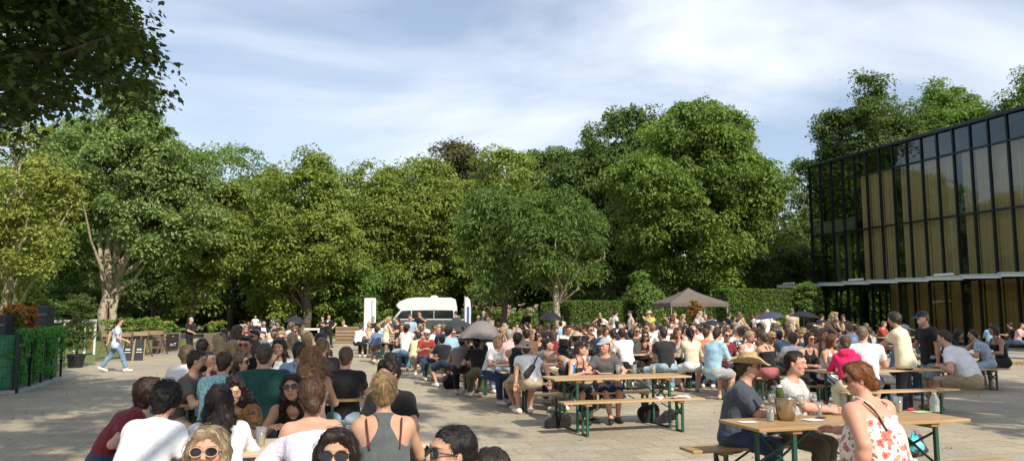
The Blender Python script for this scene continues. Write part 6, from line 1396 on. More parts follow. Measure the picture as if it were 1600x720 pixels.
PP(722, 524, 16.2, -24, M(top=('tee', (.20, .17, .16)), bot=('trousers', BK), hair=('short', 'dark'), arms=('up', 'table') if 0 else ('table', 'chin'), lean=20), 'person in taupe tee and black trousers under the large grey umbrella')
PP(779, 524, 14.5, 218, Fm(top=('tee', W), bot=('jeans', DJ), hair=('bob', 'blond'), skin='pink', arms=('table', 'table'), hy=10, shoes=(.7, .7, .7)), 'person in white tee and blue jeans facing the bucket hat')
PP(821, 530, 13.15, 4, M(b=1.08, top=('tee', W), bot=('shorts', BEI), hair=('short', 'brown'), hat=('bucket', (.42, .36, .30)), skin='pink', arms=('bench', 'bench'), lean=10, shoes=(.75, .75, .72)), 'person in white tee and bucket hat with black strap across the back')
PP(857, 526, 14.7, 200, M(top=('tee', (.24, .23, .20)), bot=('jeans', DJ), hair=('short', 'dark'), hat=('cap', BK), arms=('table', 'table'), hy=35), 'person in grey tee and black cap turned to the pink top')
PP(881, 529, 13.4, 22, Fm(top=('tank', (.66, .46, .46)), bot=('skirt', BK), hair=('wavy', 'black'), hl=.2, skin='mid', arms=('drink', 'table'), strands=1600), 'person in pale pink tank top with back turned behind the first long table')
PP(896, 524, 15.0, 188, Fm(top=('tank', ORN), bot=('shorts', BK), hair=('bob', 'brown'), glasses=1, skin='mid', arms=('table', 'table')), 'person in sunglasses and orange tank top beyond the pale pink one')
PP(908, 530, 12.0, 214, Fm(top=('camidress', BK), bot=('longskirt', BK), hair=('bunlow', 'brown'), hat=('cap', BK), skin='pink', arms=('table', 'table'), hy=22, shoes=BK), 'person in black strap dress and black cap at the first long table')
PP(944, 526, 12.2, 168, M(top=('tee', (.10, .095, .10)), bot=('shorts', NV), hair=('short', 'dark'), hat=('cap', (.30, .36, .44)), skin='pink', arms=('knee', 'knee'), hy=-42, legs='cross', lean=20, shoes=BK), 'person in charcoal tee, navy shorts and pale blue cap at the first long table')
# ---- middle
PP(957, 514, 18.0, 4, Fm(top=('camidress', (.42, .33, .25)), bot=('longskirt', (.42, .33, .25)), hair=('bunlow', 'dark'), arms=('table', 'table')), 'person in pleated beige dress, back turned')
PP(985, 515, 17.8, 0, M(top=('hoodie', (.062, .062, .054)), bot=('jeans', BK), hair=('short', 'black'), arms=('table', 'table')), 'person in dark olive hoodie next to the pleated beige dress')
PP(1008, 517, 18.2, 178, Fm(top=('tank', (.03, .014, .018)), bot=('hotpants', BK), hair=('longfront', 'black'), glasses=1, skin='mid', arms=('lap', 'table'), legs='cross', hy=-12), 'person in dark low cut top and shorts facing the viewer, bare legs crossed')
PP(995, 509, 19.6, 178, M(top=('tee', BRN), bot=('jeans', DJ), hair=('short', 'lbrown'), glasses=1, skin='pink', arms=('table', 'table')), 'person in brown tee and sunglasses beyond the dark olive hoodie')
PP(1036, 513, 16.6, -6, M(b=1.06, top=('tee', (.022, .024, .028)), bot=('jeans', LJ), hair=('short', 'dark'), arms=('table', 'table'), legs='wide', shoes=(.5, .5, .5)), 'person in black tee and pale jeans on the bench beside the cream sweater')
PP(1077, 512, 16.7, -12, Fm(top=('long', (.60, .56, .44)), bot=('shorts', W), hair=('pony', 'dark'), hl=.2, arms=('table', 'table'), legs='side', strands=1000, shoes=(.35, .25, .2)), 'person in cream sweater, back turned, beside the orange tee')
PP(1059, 511, 18.2, 196, Fm(top=('off', GRY), bot=('jeans', DJ), hair=('wavy', 'auburn'), skin='mid', arms=('table', 'chin')), 'person in grey off shoulder top facing the cream sweater')
PP(1083, 508, 18.5, 172, M(top=('tee', PCH), bot=('jeans', DJ), hair=('buzz', 'grey'), glasses=(.4, .03, .02), skin='pink', arms=('table', 'table')), 'person in peach tee and red sunglasses beyond the cream sweater')
PP(1103, 512, 17.3, -32, M(b=1.08, top=('tee', ORN), bot=('jeans', DJ), hair=('buzz', 'brown'), skin='pink', arms=('table', 'table'), lean=8), 'person in bright orange tee')
PP(1121, 512, 15.1, -70, M(top=('rolled', (.30, .48, .58)), bot=('shorts', GRY), hair=('short', 'dark'), beard='dark', arms=('table', 'table'), lean=16, shoes=(.5, .4, .3)), 'person in open light blue shirt and grey shorts at the table end')
PP(1163, 512, 17.2, -22, M(top=('rolled', BK, 'whiteflower'), bot=('jeans', DJ), hair=('curly', 'dark'), skin='mid', arms=('table', 'table')), 'person in black shirt with white flowers')
PP(1191, 517, 15.0, 8, Fm(b=1.05, top=('halter', BK), bot=('skirt', (.38, .12, .13)), hair=('bunlow', 'brown'), skin='mid', arms=('table', 'drink')), 'person in black halter top and dusky pink skirt, back turned')
PP(1180, 512, 19.2, 180, Fm(top=('tee', RED_), bot=('jeans', DJ), hair=('wavy', 'brown'), arms=('table', 'table')), 'person in red tee facing the white flowered black shirt')
PP(1238, 520, 15.4, -28, M(top=('tee', W), bot=('jeans', DJ), hair=('curly', 'brown'), arms=('table', 'chin')), 'person in white tee beside the black halter top, back turned')
PP(1216, 514, 17.0, -10, M(top=('tee', (.10, .18, .34)), bot=('jeans', DJ), hair=('short', 'black'), hat=('cap', NV), arms=('drink', 'table')), 'person in blue tee and navy cap beyond the dusky pink skirt')
PP(1265, 518, 13.5, 178, Fm(top=('tank', BK), bot=('leggings', BK), hair=('bob', 'dark'), glasses=(.3, .03, .03), skin='mid', arms=('lap', 'table')), 'person in black tank top and dark red sunglasses behind the two men in front')
PP(1286, 512, 15.1, 184, Fm(top=('tank', DG), bot=('jeans', DJ), hair=('longfront', 'lbrown'), skin='pink', arms=('table', 'table')), 'person in charcoal tank top beyond the black tank top, facing the viewer')
PP(1301, 521, 13.4, 196, Fm(b=1.1, top=('tank', W), bot=('jeans', W), hair=('bob', 'auburn'), glasses=(.2, .02, .02), skin='mid', arms=('table', 'table'), hy=20), 'person in white sleeveless top and dark framed glasses next to the magenta hoodie')
PP(1320, 524, 12.35, -30, Fm(top=('hoodie', MAG), bot=('trousers', CRM), hair=('bunlow', 'lbrown'), arms=('table', 'table'), strands=1200), 'person with a magenta hoodie over the shoulders')
PP(1347, 506, 12.8, -48, M(b=1.26, sh=1.08, top=('tee', (.64, .63, .68)), bot=('shorts', NV), hair=('short', (.14, .10, .07)), glasses=1, skin='pink', hp=-14, arms=('table', 'drink'), lean=16), 'broad person in white tee and sunglasses looking up beside the cream tee')
PP(1396, 488, 13.0, 28, P_('stand', b=1.12, top=('tee', CRM), bot=('trousers', (.035, .038, .055)), hair=('shag', 'dark'), skin='mid', arms=('reach', 'bent'), lean=10, hp=10, shoes=BK), 'standing person in cream tee and dark trousers')
PP(1440, 484, 13.7, 78, P_('stand', b=1.08, top=('tee', BK), bot=('shorts', (.26, .36, .40)), hair=('short', 'lbrown'), hat=('cap', NV), mask=((.5, .52, .54), 'face'), skin='pink', arms=('hang', 'bent'), hp=16, lean=6, shoes=(.5, .12, .08)), 'standing person in long black tee, pale shorts, navy cap and face mask')
PP(1474, 516, 13.3, 30, M(b=1.25, sh=1.06, top=('tee', (.70, .72, .80)), bot=('shorts', KH), hair=('short', 'dark'), arms=('table', 'table'), lean=36, legs='ahead', shoes=(.12, .10, .08)), 'person in white tee bent low over the table behind the long black tee')
PP(1413, 505, 15.4, 205, M(top=('tee', (.16, .22, .34)), bot=('jeans', DJ), hair=('short', 'dark'), hat=('cap', GRY), arms=('table', 'chin')), 'person in grey cap and blue tee between the two standing people')
PP(1519, 514, 17.4, 38, M(b=1.05, top=('tee', (.36, .42, .52), 'leafprint'), bot=('shorts', LJ), hair=('short', 'dark'), skin='mid', arms=('table', 'chin'), lean=30, legs='side', shoes=(.25, .24, .2)), 'person in blue grey leaf print shirt on the lone bench by the building')
PP(1551, 507, 17.6, 72, Fm(top=('camidress', BK), bot=('skirt', BK), hair=('bob', 'dark'), skin='tan', arms=('table', 'table'), shoes=None), 'person in black strap dress on the lone bench end by the building')
PP(1498, 514, 18.9, 215, Fm(top=('long', BK), bot=('jeans', LJ), hair=('longfront', 'black'), skin='tan', arms=('table', 'table'), lean=34, hp=20), 'person in black long sleeves leaning across from the leaf print shirt')
PP(1303, 487, 19.0, 196, P_('stand', f=1, top=('tank', (.02, .025, .05)), bot=('jeans', DJ), hair=('wavy', 'blond'), mask=((.6, .62, .66), 'face'), arms=('reach', 'reach'), skin='tan'), 'standing person in dark tank top with light face mask in front of the dark glass')
PP(1326, 503, 18.4, -20, M(top=('tee', (.36, .46, .70)), bot=('jeans', DJ), hair=('quiff', 'lbrown'), arms=('table', 'table')), 'person in sky blue tee below the light face mask')
PP(1198, 481, 31, 180, P_('stand', top=('tee', W), bot=('jeans', DJ), hair=('short', 'brown'), arms=('bent', 'hang')), 'tall standing person in white beyond the navy umbrella')
PP(1237, 481, 32, -40, P_('stand', top=('tee', BEI), bot=('jeans', DJ), hair=('short', 'lbrown'), arms=('reach', 'hang')), 'tall standing person in beige beyond the gap of both dark umbrellas')
# ---- far benches by the building wall
for (px, yt, d, fc, top, lab) in ((1548, 505, 30.5, -60, LB, 'person in light blue at the far bench before the building'), (1577, 503, 31.5, 20, BK, 'person in black at the far bench before the building'), (1596, 504, 31.0, 200, PNK, 'person in pink at the far bench before the building')):
    PP(px, yt, d, fc, M(top=('tee', top), bot=('jeans', JE), hair=('short', 'dark'), arms=('table', 'table')), lab)
# ---- the three at the nearest table
PP(1170, 548, 7.3, 232, M(b=1.22, sh=1.05, top=('polo', (.060, .072, .090)), bot=('jeans', (.035, .055, .11)), hair=('short', 'brown'), hat=('straw', (.44, .33, .17)), band=(.62, .06, .05), glasses=(.05, .04, .03), beard='brown', skin='pink', arms=('tablefold', 'tablefold'), lean=16, hy=4, hp=2, strands=1600, rib=(.0018, .04, .004), shoes=BRN), 'person in straw hat with red band and dark blue shirt, arms folded on the table', h=.0070)
PP(1243, 548, 7.45, 216, M(b=1.22, sh=1.06, face=1.1, top=('tee', (.46, .46, .45)), bot=('trousers', (.09, .085, .06)), hair=('short', 'dark'), skin='pink', arms=('table', 'tablein'), lean=12, hy=-6, hp=3, strands=3000, rib=(.0018, .05, .004), shoes=BRN), 'person in light grey tee beside the straw hat', h=.0070)
PP(1338, 566, 5.7, 14, Fm(b=1.72, sh=1.1, top=('camidress', (.76, .70, .60), 'floral'), bot=('longskirt', (.76, .70, .60), 'floral'), hair=('bunlow', (.20, .070, .022)), glasses=(.2, .02, .02), skin='pink', arms=('bench', 'tablein'), lean=16, hy=56, hp=6, strands=4200, shoes=BRN), 'person in white dress with red flowers at the nearest table', h=.0070)

# ---- tables and benches
ORD = ['first', 'second', 'third', 'fourth', 'fifth', 'sixth', 'seventh', 'eighth', 'ninth', 'tenth', 'eleventh', 'twelfth', 'thirteenth']
TABLES = []   # (u, v, column index)
for v in (5.85, 8.95, 11.65, 14.3, 17.0, 19.7, 22.4, 25.1, 27.8, 30.5, 33.2): TABLES.append((-.85 if v < 7 else -1.15 - .02 * v, v, 0))
for v in (10.65, 13.5, 16.2, 18.9, 21.6, 24.3, 27.0, 29.7, 32.4, 35.1): TABLES.append((3.7 - (.04 * (v - 16) if v > 16 else 0), v, 1))
for v in (16.2, 18.9, 21.6, 24.3, 27.0, 29.7, 32.4): TABLES.append((7.0, v, 2))
for v in (10.65, 13.5, 16.2, 18.9, 21.6, 24.3, 27.0, 29.7, 32.4): TABLES.append((8.4 if v < 11 else 8.5 if v < 14 else 9.4, v, 3))
for u0, ci in ((11.9, 4), (14.4, 5), (16.9, 6), (19.4, 7), (21.9, 8)):
    for v in (16.2, 18.9, 21.6, 24.3, 27.0, 29.7):
        p = uv(u0 + 2.2, v); x, y = pix((p[0], p[1], 1.2))
        if x < (1440 if v > 17 else 1400) and u0 * 1.0 < 30: TABLES.append((u0, v, ci))
COLN = ['lawn side row', 'aisle row', 'second row from the aisle', 'third row from the aisle', 'fourth row from the aisle', 'fifth row from the aisle', 'sixth row from the aisle', 'seventh row from the aisle', 'row nearest the glass building']
def tabset(u, v, word, num, grp, near=True, far=True):
    n = ORD[num]
    place_set('t', u, v, f'wooden beer table on green legs, {n} of the {word}', grp)
    if near: place_set('b', u, v - .56, f'beer bench on the viewer side of the {n} table, {word}', 'beer benches along the tables')
    if far: place_set('b', u, v + .56, f'beer bench on the far side of the {n} table, {word}', 'beer benches along the tables')
cnt = {}
for (u, v, ci) in TABLES:
    k = cnt.get(ci, 0); cnt[ci] = k + 1; tabset(u, v, COLN[ci], k, 'beer tables in rows')
# the nearest table, its far bench, the lone table and those far off
t_ = place_set('t', 3.74, 5.80, 'nearest beer table with ice bucket and cups on it', 'beer tables in rows'); place_set('b', 3.55, 6.36, 'bench under the straw hat wearer at the nearest table', 'beer benches along the tables'); b_ = place_set('b', 3.74, 5.12, 'bench beneath the flowered dress at the nearest table, its end empty', 'beer benches along the tables')
place_set('b', -1.3, 3.95, 'bench under the gold rimmed sunglasses wearer, below the view', 'beer benches along the tables'); place_set('b', .35, 3.25, 'bench under the cropped head at the aisle, below the view', 'beer benches along the tables')
place_set('t', 13.3, 13.9, 'lone beer table beside the glass building under the leaf print sleeve', 'beer tables in rows'); place_set('b', 13.3, 13.34, 'lone beer bench with black legs beside the glass building', 'beer benches along the tables'); place_set('b', 13.3, 14.46, 'bench across the lone table beside the glass building', 'beer benches along the tables')
q = touv(gnd(1598, 518.5, .77)); place_set('t', q[0] - 1.1, q[1], 'farthest beer table, on the pale terrace before the building', 'beer tables in rows'); place_set('b', q[0] - 1.0, q[1] - 1.2, 'farthest beer bench, on the pale terrace before the building', 'beer benches along the tables')

# ---- everyone else: one of each build, then copies
CN = {'white': W, 'black': BK, 'dark grey': DG, 'grey': GRY, 'navy': NV, 'light blue': LB, 'beige': BEI, 'cream': CRM, 'pink': PNK, 'olive': OLV, 'red': RED_, 'orange': ORN, 'peach': PCH, 'lilac': LIL, 'brown': BRN, 'wine red': WIN, 'teal': (.06, .15, .17), 'yellow': (.56, .50, .22), 'sky blue': (.30, .48, .72), 'mint': (.40, .62, .50), 'rust': (.34, .10, .04), 'pale grey': LGY}
CW = [30, 24, 7, 6, 8, 4, 7, 7, 4, 3, 2, 1, 4, 2, 3, 2, 1, 1, 2, 1, 1, 5]
TN = {'tee': 'tee', 'tank': 'tank top', 'long': 'long sleeves', 'shirt': 'collared shirt', 'off': 'off shoulder top', 'hoodie': 'hoodie', 'crop': 'crop top'}
BN = [('jeans', JE, 'blue jeans'), ('jeans', DJ, 'dark jeans'), ('jeans', LJ, 'pale jeans'), ('shorts', BEI, 'beige shorts'), ('shorts', NV, 'navy shorts'), ('trousers', BK, 'black trousers'), ('hotpants', LJ, 'short denims'), ('skirt', W, 'white skirt'), ('trousers', KH, 'khaki trousers'), ('shorts', W, 'white shorts'), ('trousers', CRM, 'cream trousers')]
rr = random.Random(11)
VAR = []
for i in range(18):
    f = i % 2; VAR.append(dict(pose='sit', f=f, s=[.97, .92, 1.0, .95][i % 4] * (.97 if f else 1.0), b=[1.0, .96, 1.14, 1.06, .94][i % 5], lean=[10, 16, 22, 8, 14, 18][i % 6], hy=[0, 28, -30, 12, -14, 40, -42][i % 7], hp=[4, 8, -2, 12][i % 4], side=[0, 4, -5][i % 3],
        arms=[('table', 'table'), ('table', 'drink'), ('chin', 'table'), ('lap', 'table'), ('tablefold', 'tablefold'), ('gesture', 'table'), ('table', 'phone'), ('table', 'lap')][i % 8], legs=['front', 'wide', 'tuck', 'ahead', 'cross'][i % 5]))
LAND = [('the large grey umbrella', 748, 15.6), ('the ash trunk umbrella', 858, 26), ('the navy umbrella', 1207, 25), ('the building side umbrella', 1253, 27), ('the lawn side umbrella', 457, 27), ('the red flower bush', 1086, 33), ('the camper van', 660, 56), ('the white banner', 578, 49), ('the orange tee', 1103, 17.3), ('the pallet bar', 540, 43), ('the dark green tee', 413, 8), ('the beige dress', 957, 18), ('the cream tee', 1396, 13), ('the pink tank top', 881, 13), ('the flowered black shirt', 1163, 17), ('the light face mask', 1303, 19), ('the low clipped hedge', 930, 44)]
used = {p[3] for p in PEOPLE}; FILL = []
def near_known(x, y, r=.43): return any((x - a) ** 2 + (y - b) ** 2 < r * r for a, b, *_ in PEOPLE)
def rand_person(pose, dist):
    v = dict(rr.choice(VAR)); f = v['f']
    if pose == 'stand': v = dict(pose='stand', f=f, s=rr.choice([.93, .98, 1.02]) * (.95 if f else 1), b=rr.choice([.95, 1.05, 1.12]), lean=rr.choice([2, 6]), hy=rr.choice([0, 25, -25]), hp=rr.choice([2, 10]), arms=rr.choice([('hang', 'bent'), ('bent', 'bent'), ('hip', 'hang'), ('up', 'hang'), ('reach', 'bent')]), legs=rr.choice(['stand', 'relax']))
    cn = rr.choices(list(CN), CW)[0]; tk = rr.choice(['tank', 'tank', 'tee', 'tee', 'long', 'off', 'crop'] if f else ['tee', 'tee', 'tee', 'tee', 'shirt', 'hoodie', 'long', 'tank']); b = rr.choice(BN if f else [x for x in BN if x[0] not in ('skirt', 'hotpants')])
    v['top'] = (tk, CN[cn]); v['bot'] = b[:2]; v['skin'] = rr.choice(['fair', 'mid', 'pink', 'mid', 'tan', 'fair', 'brown' if rr.random() < .3 else 'mid'])
    v['hair'] = (rr.choice(['long', 'longfront', 'wavy', 'bob', 'bun', 'pony', 'buntop', 'bunlow']) if f else rr.choice(['short', 'short', 'quiff', 'curly', 'buzz', 'short']), rr.choice(['dark', 'brown', 'brown', 'lbrown', 'blond', 'black', 'ash', 'blond', 'auburn'] if f else ['dark', 'brown', 'lbrown', 'black', 'dark', 'grey']))
    ex = []
    if rr.random() < .28: v['glasses'] = 1; ex.append('sunglasses')
    elif not f and rr.random() < .16: v['hat'] = (rr.choice(['cap', 'capback', 'bucket']), rr.choice([BK, NV, W, BEI])); ex.append('hat' if v['hat'][0] == 'bucket' else 'cap')
    return v, cn, TN[tk], b[2], ex
seats = []
for (u, v, ci) in TABLES:
    for side in (-1, 1):
        for k in range(4):
            p = uv(u + .30 + k * .535 + rr.uniform(-.06, .06), v + side * (.60 + rr.uniform(-.05, .05))); seats.append((p[1], p[0], side, k, u, v, ci))
seats.sort()
for (Y, X, side, k, u, v, ci) in seats:
    occ = .93 if v < 17 else .86 if v < 20 else .70 if v < 23.5 else .52 if v < 27.5 else .36
    if ci == 0: occ = .9 if v < 20 else .7 if v < 28 else .4
    if ci == 0 and v < 10: occ = 0
    if ci == 1 and v < 11: occ = 0
    if ci == 1 and v < 15: occ = .35 if v > 11 else 0
    if ci == 3 and v < 11: occ = .0 if side < 0 else .4
    r0 = rr.random()
    if r0 > occ or near_known(X, Y): continue
    x, y = pix((X, Y, 1.3))
    if x > 1475 or x < 200: continue
    if len(FILL) > 205: break
    c, cn, tn, bn, ex = rand_person('sit', Y); rz = TH + (0 if side < 0 else math.pi) + R(rr.uniform(-16, 16))
    h = .014 if Y < 16 else .018 if Y < 22 else .024
    root, _J = person(c, (X, Y, 0), rz, None, h); FILL.append((root, X, Y, x, cn, tn, bn, ex, 'back turned' if side < 0 else 'facing the viewer', None)); PEOPLE.append((X, Y, root, ''))
for i in range(46):     # people on their feet between and beyond the tables
    if i < 24: x, Y = rr.uniform(985, 1195), rr.uniform(30.5, 37.5)
    elif i < 33: x, Y = rr.uniform(740, 985), rr.uniform(36, 42)
    elif i < 40: x, Y = rr.uniform(1180, 1330), rr.uniform(26, 36)
    else: x, Y = rr.uniform(640, 760), rr.uniform(34, 42)
    p = at(x, 500, Y)
    if near_known(p[0], Y, .5): continue
    c, cn, tn, bn, ex = rand_person('stand', Y)
    if i in (3, 9): c['top'] = ('tee', (.62, .66, .05)); cn = 'bright yellow'; tn = 'tee'
    root, _J = person(c, (p[0], Y, 0), rr.uniform(0, 6.28), None, .024); FILL.append((root, p[0], Y, x, cn, tn, bn, ex, 'standing', None)); PEOPLE.append((p[0], Y, root, ''))
def art(w_): return w_
def lab_candidates(i):
    root, X, Y, x, cn, tn, bn, ex, st, _ = FILL[i]
    e = (' and ' + ex[0]) if ex else ''; base = f'person in {cn} {tn}{e}'; full = f'person in {cn} {tn}, {bn}' + ((' and ' + ex[0]) if ex else '')
    nb = sorted((((X - f[1]) ** 2 + (Y - f[2]) ** 2) ** .5, j) for j, f in enumerate(FILL) if j != i)[:4]
    lm = [l[0] for l in sorted(LAND, key=lambda l: abs(l[1] - x) + 6 * abs(l[2] - Y) * .5)][:4]
    out = [f'{base}, {st} near {lm[0]}', f'{full}, {st} near {lm[0]}']
    for l in lm[:3]:
        for d_, j in nb:
            f = FILL[j]; out.append(f'{base}, {st}, next to {f[4]} {f[5]}, near {l}')
    for d_, j in nb:
        f = FILL[j]; out += [f'{full}, {st} beside {f[4]} {f[5]}, near {lm[0]}']
    for d_, j in nb:
        for d2, j2 in nb:
            f, g = FILL[j], FILL[j2]
            if j != j2: out.append(f'{base}, {st} between {f[4]} {f[5]} and {g[4]} {g[5]}')
    return [o for o in out if len(o.split()) <= 16]
for i, f in enumerate(FILL):
    cs = lab_candidates(i); lab = next((c for c in cs if c not in used), cs[-1] if cs else 'person'); used.add(lab)
    tag(f[0], lab, 'person', 'people crowding the beer tables' if f[8] != 'standing' else 'people standing around the tables')
for a, b, root, lab in PEOPLE:
    if 'group' not in root: root['group'] = 'people crowding the beer tables'

# ---- things on the tables
ZT = .7715
def ontab(px, py, z=ZT): return gnd(px, py, z)
b = ontab(1228, 655.5)
root = empty('ice_bucket', tuple(b)); tag(root, 'brushed steel ice bucket on the nearest table with a bottle in it', 'ice bucket')
mb = MB(); mb.lathe((0, 0, 0), [(.075, .0), (.092, .17), (.094, .19), (.104, .193), (.104, .199), (.094, .199), (.089, .17), (.072, .02)], 32); mb.build('bucket', STEEL, root, smooth=True)
for sd in (-1, 1): mb = MB(); mb.tube([(sd * .09, -.02, .15), (sd * .118, -.015, .15), (sd * .118, .015, .15), (sd * .09, .02, .15)], .005, 6); mb.build('handle', STEEL, root, smooth=True)
mb = MB(); mb.lathe((0, 0, .13), [(.088, 0), (.06, .02)], 20); mb.build('ice', simple('ice', (.6, .65, .68), .2, var=.2, scale=40), root)
bt = empty('wine_bottle', (b[0] - .035, b[1], b[2] + .085)); bt.rotation_euler = (R(3), R(-5), 0); tag(bt, 'green wine bottle with black foil standing in the steel ice bucket', 'bottle')
mb = MB(); mb.lathe((0, 0, 0), [(.036, 0), (.037, .16), (.030, .19), (.015, .225), (.0135, .235)], 20); mb.build('glass', simple('bottle_green', (.06, .075, .015), .12), bt, smooth=True); mb = MB(); mb.lathe((0, 0, .232), [(.0142, 0), (.0142, .06), (.0155, .063), (.0155, .075)], 16); mb.build('foil', simple('foil_black', (.012, .012, .013), .35), bt, smooth=True); mb = MB(); mb.lathe((0, 0, .206), [(.0255, 0), (.0165, .022)], 16, close=False); mb.build('neck_label', simple('label_white', (.7, .68, .6), .6), bt)
wineglass(ontab(1207, 649), 'stemmed wine glass between the straw hat wearer and the ice bucket'); wineglass(ontab(1252, 651), 'stemmed wine glass just beside the ice bucket, toward the flowered dress'); wineglass(ontab(1271, 646), 'stemmed wine glass in front of the grey tee arm')
cup(ontab(1204, 657), 'half full clear cup left of the ice bucket on the nearest table', 'wine', .13, .042); cup(ontab(1279, 648), 'clear cup beside the folded black glasses on the nearest table')
cup(ontab(1404, 643), 'plastic cup with beer near the end of the nearest table', 'beer', .145, .044)
jug = empty('water_jug', tuple(ontab(1461, 643))); tag(jug, 'clear plastic carafe at the very end of the nearest table', 'carafe')
mb = MB(); mb.lathe((0, 0, 0), [(.042, .002), (.045, .02), (.045, .11), (.036, .14), (.020, .165), (.024, .19), (.021, .19), (.017, .165), (.042, .11), (.040, .006)], 20, close=False); mb.build('wall', CLEAR, jug, smooth=True); mb = MB(); mb.lathe((0, 0, .005), [(.038, 0), (.040, .06)], 16); mb.build('water', simple('milky_water', (.66, .68, .66), .1), jug)
flatthing('napkin', ontab(1270, 656), (.16, .14), .5, simple('paper_white', (.72, .72, .74), .8), 'white paper napkin beside the ice bucket', 'napkin', .004, .002)
flatthing('napkin', ontab(1168, 659), (.15, .11), .2, simple('paper_white', (.72, .72, .74), .8), 'white paper sheet at the table corner by the straw hat wearer', 'napkin', .003, .001)
flatthing('phone', ontab(1385, 647), (.15, .075), .7, simple('phone_black', (.015, .015, .02), .1), 'dark phone lying beside the plastic beer cup', 'phone', .009)
flatthing('napkin', ontab(1384, 643.5), (.17, .12), .4, simple('paper_white', (.72, .72, .74), .8), 'white napkin near the dark phone', 'napkin', .003, .002)
sdfthing('cigarette_pack', 'small red packet between beer cup and carafe', 'packet', ontab(1423, 641), .3, simple('packet_red', (.55, .03, .03), .4), lambda fl: fl.cone((-.025, 0, .012), (.03, .005, .014), .012, .014, .01), .005, .001)
flatthing('menu_card', ontab(1440, 643), (.20, .12), .35, simple('card_green', (.45, .60, .30), .6), 'pale green card lying before the carafe', 'card', .004)
gl = empty('folded_sunglasses', tuple(ontab(1283, 654)), .6); tag(gl, 'folded black sunglasses lying on the nearest table', 'sunglasses')
for sd in (-1, 1): mb = MB(); mb.lathe((sd * .034, 0, .008), [(.001, 0), (.026, .0), (.027, .006), (.001, .010)], 14); mb.build('lens', LENS, gl); mb = MB(); mb.tube([(sd * .06, 0, .012), (sd * .02, .03, .016), (-sd * .045, .028, .012)], .004, 5); mb.build('temple', LENS, gl)
# first long table
can = empty('drink_can', tuple(ontab(896, 584))); tag(can, 'bright blue can on the first long table', 'can'); mb = MB(); mb.lathe((0, 0, 0), [(.026, 0), (.031, .008), (.031, .145), (.026, .158)], 20); mb.build('can_body', simple('can_blue', (.02, .22, .62), .3, .4), can, smooth=True); mb = MB(); mb.lathe((0, 0, .157), [(.026, 0), (.024, .004)], 16); mb.build('lid', STEEL, can)
sdfthing('purse', 'small dark red purse next to the blue can', 'purse', ontab(925, 584), .3, simple('purse_red', (.20, .02, .03), .5), lambda fl: fl.cone((-.035, 0, .02), (.035, 0, .02), .02, .022, .01), .006, .002)
flatthing('napkin', ontab(946, 583), (.22, .10), .1, simple('paper_white', (.72, .72, .74), .8), 'long white paper sheet on the first long table', 'napkin', .003, .001)
cup(ontab(966, 583), 'empty clear cup in front of the pale blue cap wearer', None, .14, .045); cup(ontab(991, 583), 'empty clear cup standing alone in the middle of the first long table', None, .14, .045); cup(ontab(1021, 583), 'clear cup with a rest of amber beer on the first long table', 'beer', .145, .045)
# cups on the other tables
k = 0; CUPW = ['amber beer', 'pale wine', 'nothing left']
for (u, v, ci) in TABLES:
    if v > 20 or (ci == 1 and v < 11): continue
    for j in range(4):
        u_, v_ = u + .25 + j * .52 + rr.uniform(-.1, .1), v + rr.uniform(-.14, .14); fl_ = ['beer', 'wine', None][(k + j) % 3]
        cup(uv(u_, v_, ZT), f'plastic cup with {CUPW[(k + j) % 3]}, {ORD[j]} on the {ORD[sum(1 for a in TABLES if a[2] == ci and a[1] < v)]} table, {COLN[ci]}', fl_, .13, .040)
    k += 1
# bags and clothes
DARKC = CLOTH[None]
p = gnd(872, 668); sdfthing('shoulder_bag', 'black bag with brown patch on the ground by the near bench leg', 'bag', (p[0], p[1], 0), .4, DARKC, lambda fl: fl.cone((-.16, 0, .06), (.14, .02, .09), .07, .10, .05).ell((.05, 0, .16), (.14, .07, .08)), amp=.012)
p = gnd(1014, 660); sdfthing('backpack', 'black rucksack under the far end of the near bench', 'backpack', (p[0], p[1], 0), .1, DARKC, lambda fl: fl.ell((-.04, 0, .13), (.13, .09, .15)).ell((.10, .02, .15), (.09, .08, .15)), amp=.012, seed=2)
p = gnd(1037, 661); sdfthing('jacket', 'dark jacket lying on the ground beside the black rucksack', 'jacket', (p[0], p[1], 0), .3, DARKC, lambda fl: fl.cone((-.15, 0, .03), (.16, .05, .12), .04, .09, .05), amp=.014, seed=3)
p = gnd(703, 607); sdfthing('backpack', 'black rucksack on the paving below the large grey umbrella', 'backpack', (p[0], p[1], 0), .2, DARKC, lambda fl: fl.ell((0, 0, .17), (.17, .11, .19)), amp=.014, seed=4)
p = gnd(796, 628); sdfthing('tote_bag', 'pale cloth bag under the bench below the bucket hat', 'bag', (p[0] - .1, p[1] + .5, 0), .2, simple('canvas', (.5, .46, .38), .9), lambda fl: fl.ell((0, 0, .16), (.14, .07, .17)), amp=.012, seed=5)
o = None
def jacket_on_bench():
    q = uv(5.80, 12.95); fl = Field()
    fl.cone((-.10, 0, .46), (.16, 0, .47), .045, .05, .03, (0, 1, 0), 3.0); fl.cone((-.10, -.15, .42), (-.05, -.19, .12), .03, .05, .04, (1, 0, 0), 2.4); fl.cone((.08, -.15, .44), (.10, -.18, .16), .03, .055, .04, (1, 0, 0), 1.8); fl.cone((.15, .10, .42), (.20, .12, .10), .03, .05, .04)
    V, Q = fl.mesh(.014, (), wrinkle(.02, 8)); me = mesh_np('jacket', V, Q); o = link('jacket', me, None, [DARKC]); q = gnd(858, 664); o.location = (q[0], q[1] + 1.25, .03); q2 = uv(5.72, 12.94); o.location = (q2[0], q2[1], .03); o.rotation_euler = (0, 0, TH); o.color = NV + (1,); tag(o, 'dark jacket hanging over the bench end beside the bucket hat wearer', 'jacket')
jacket_on_bench()
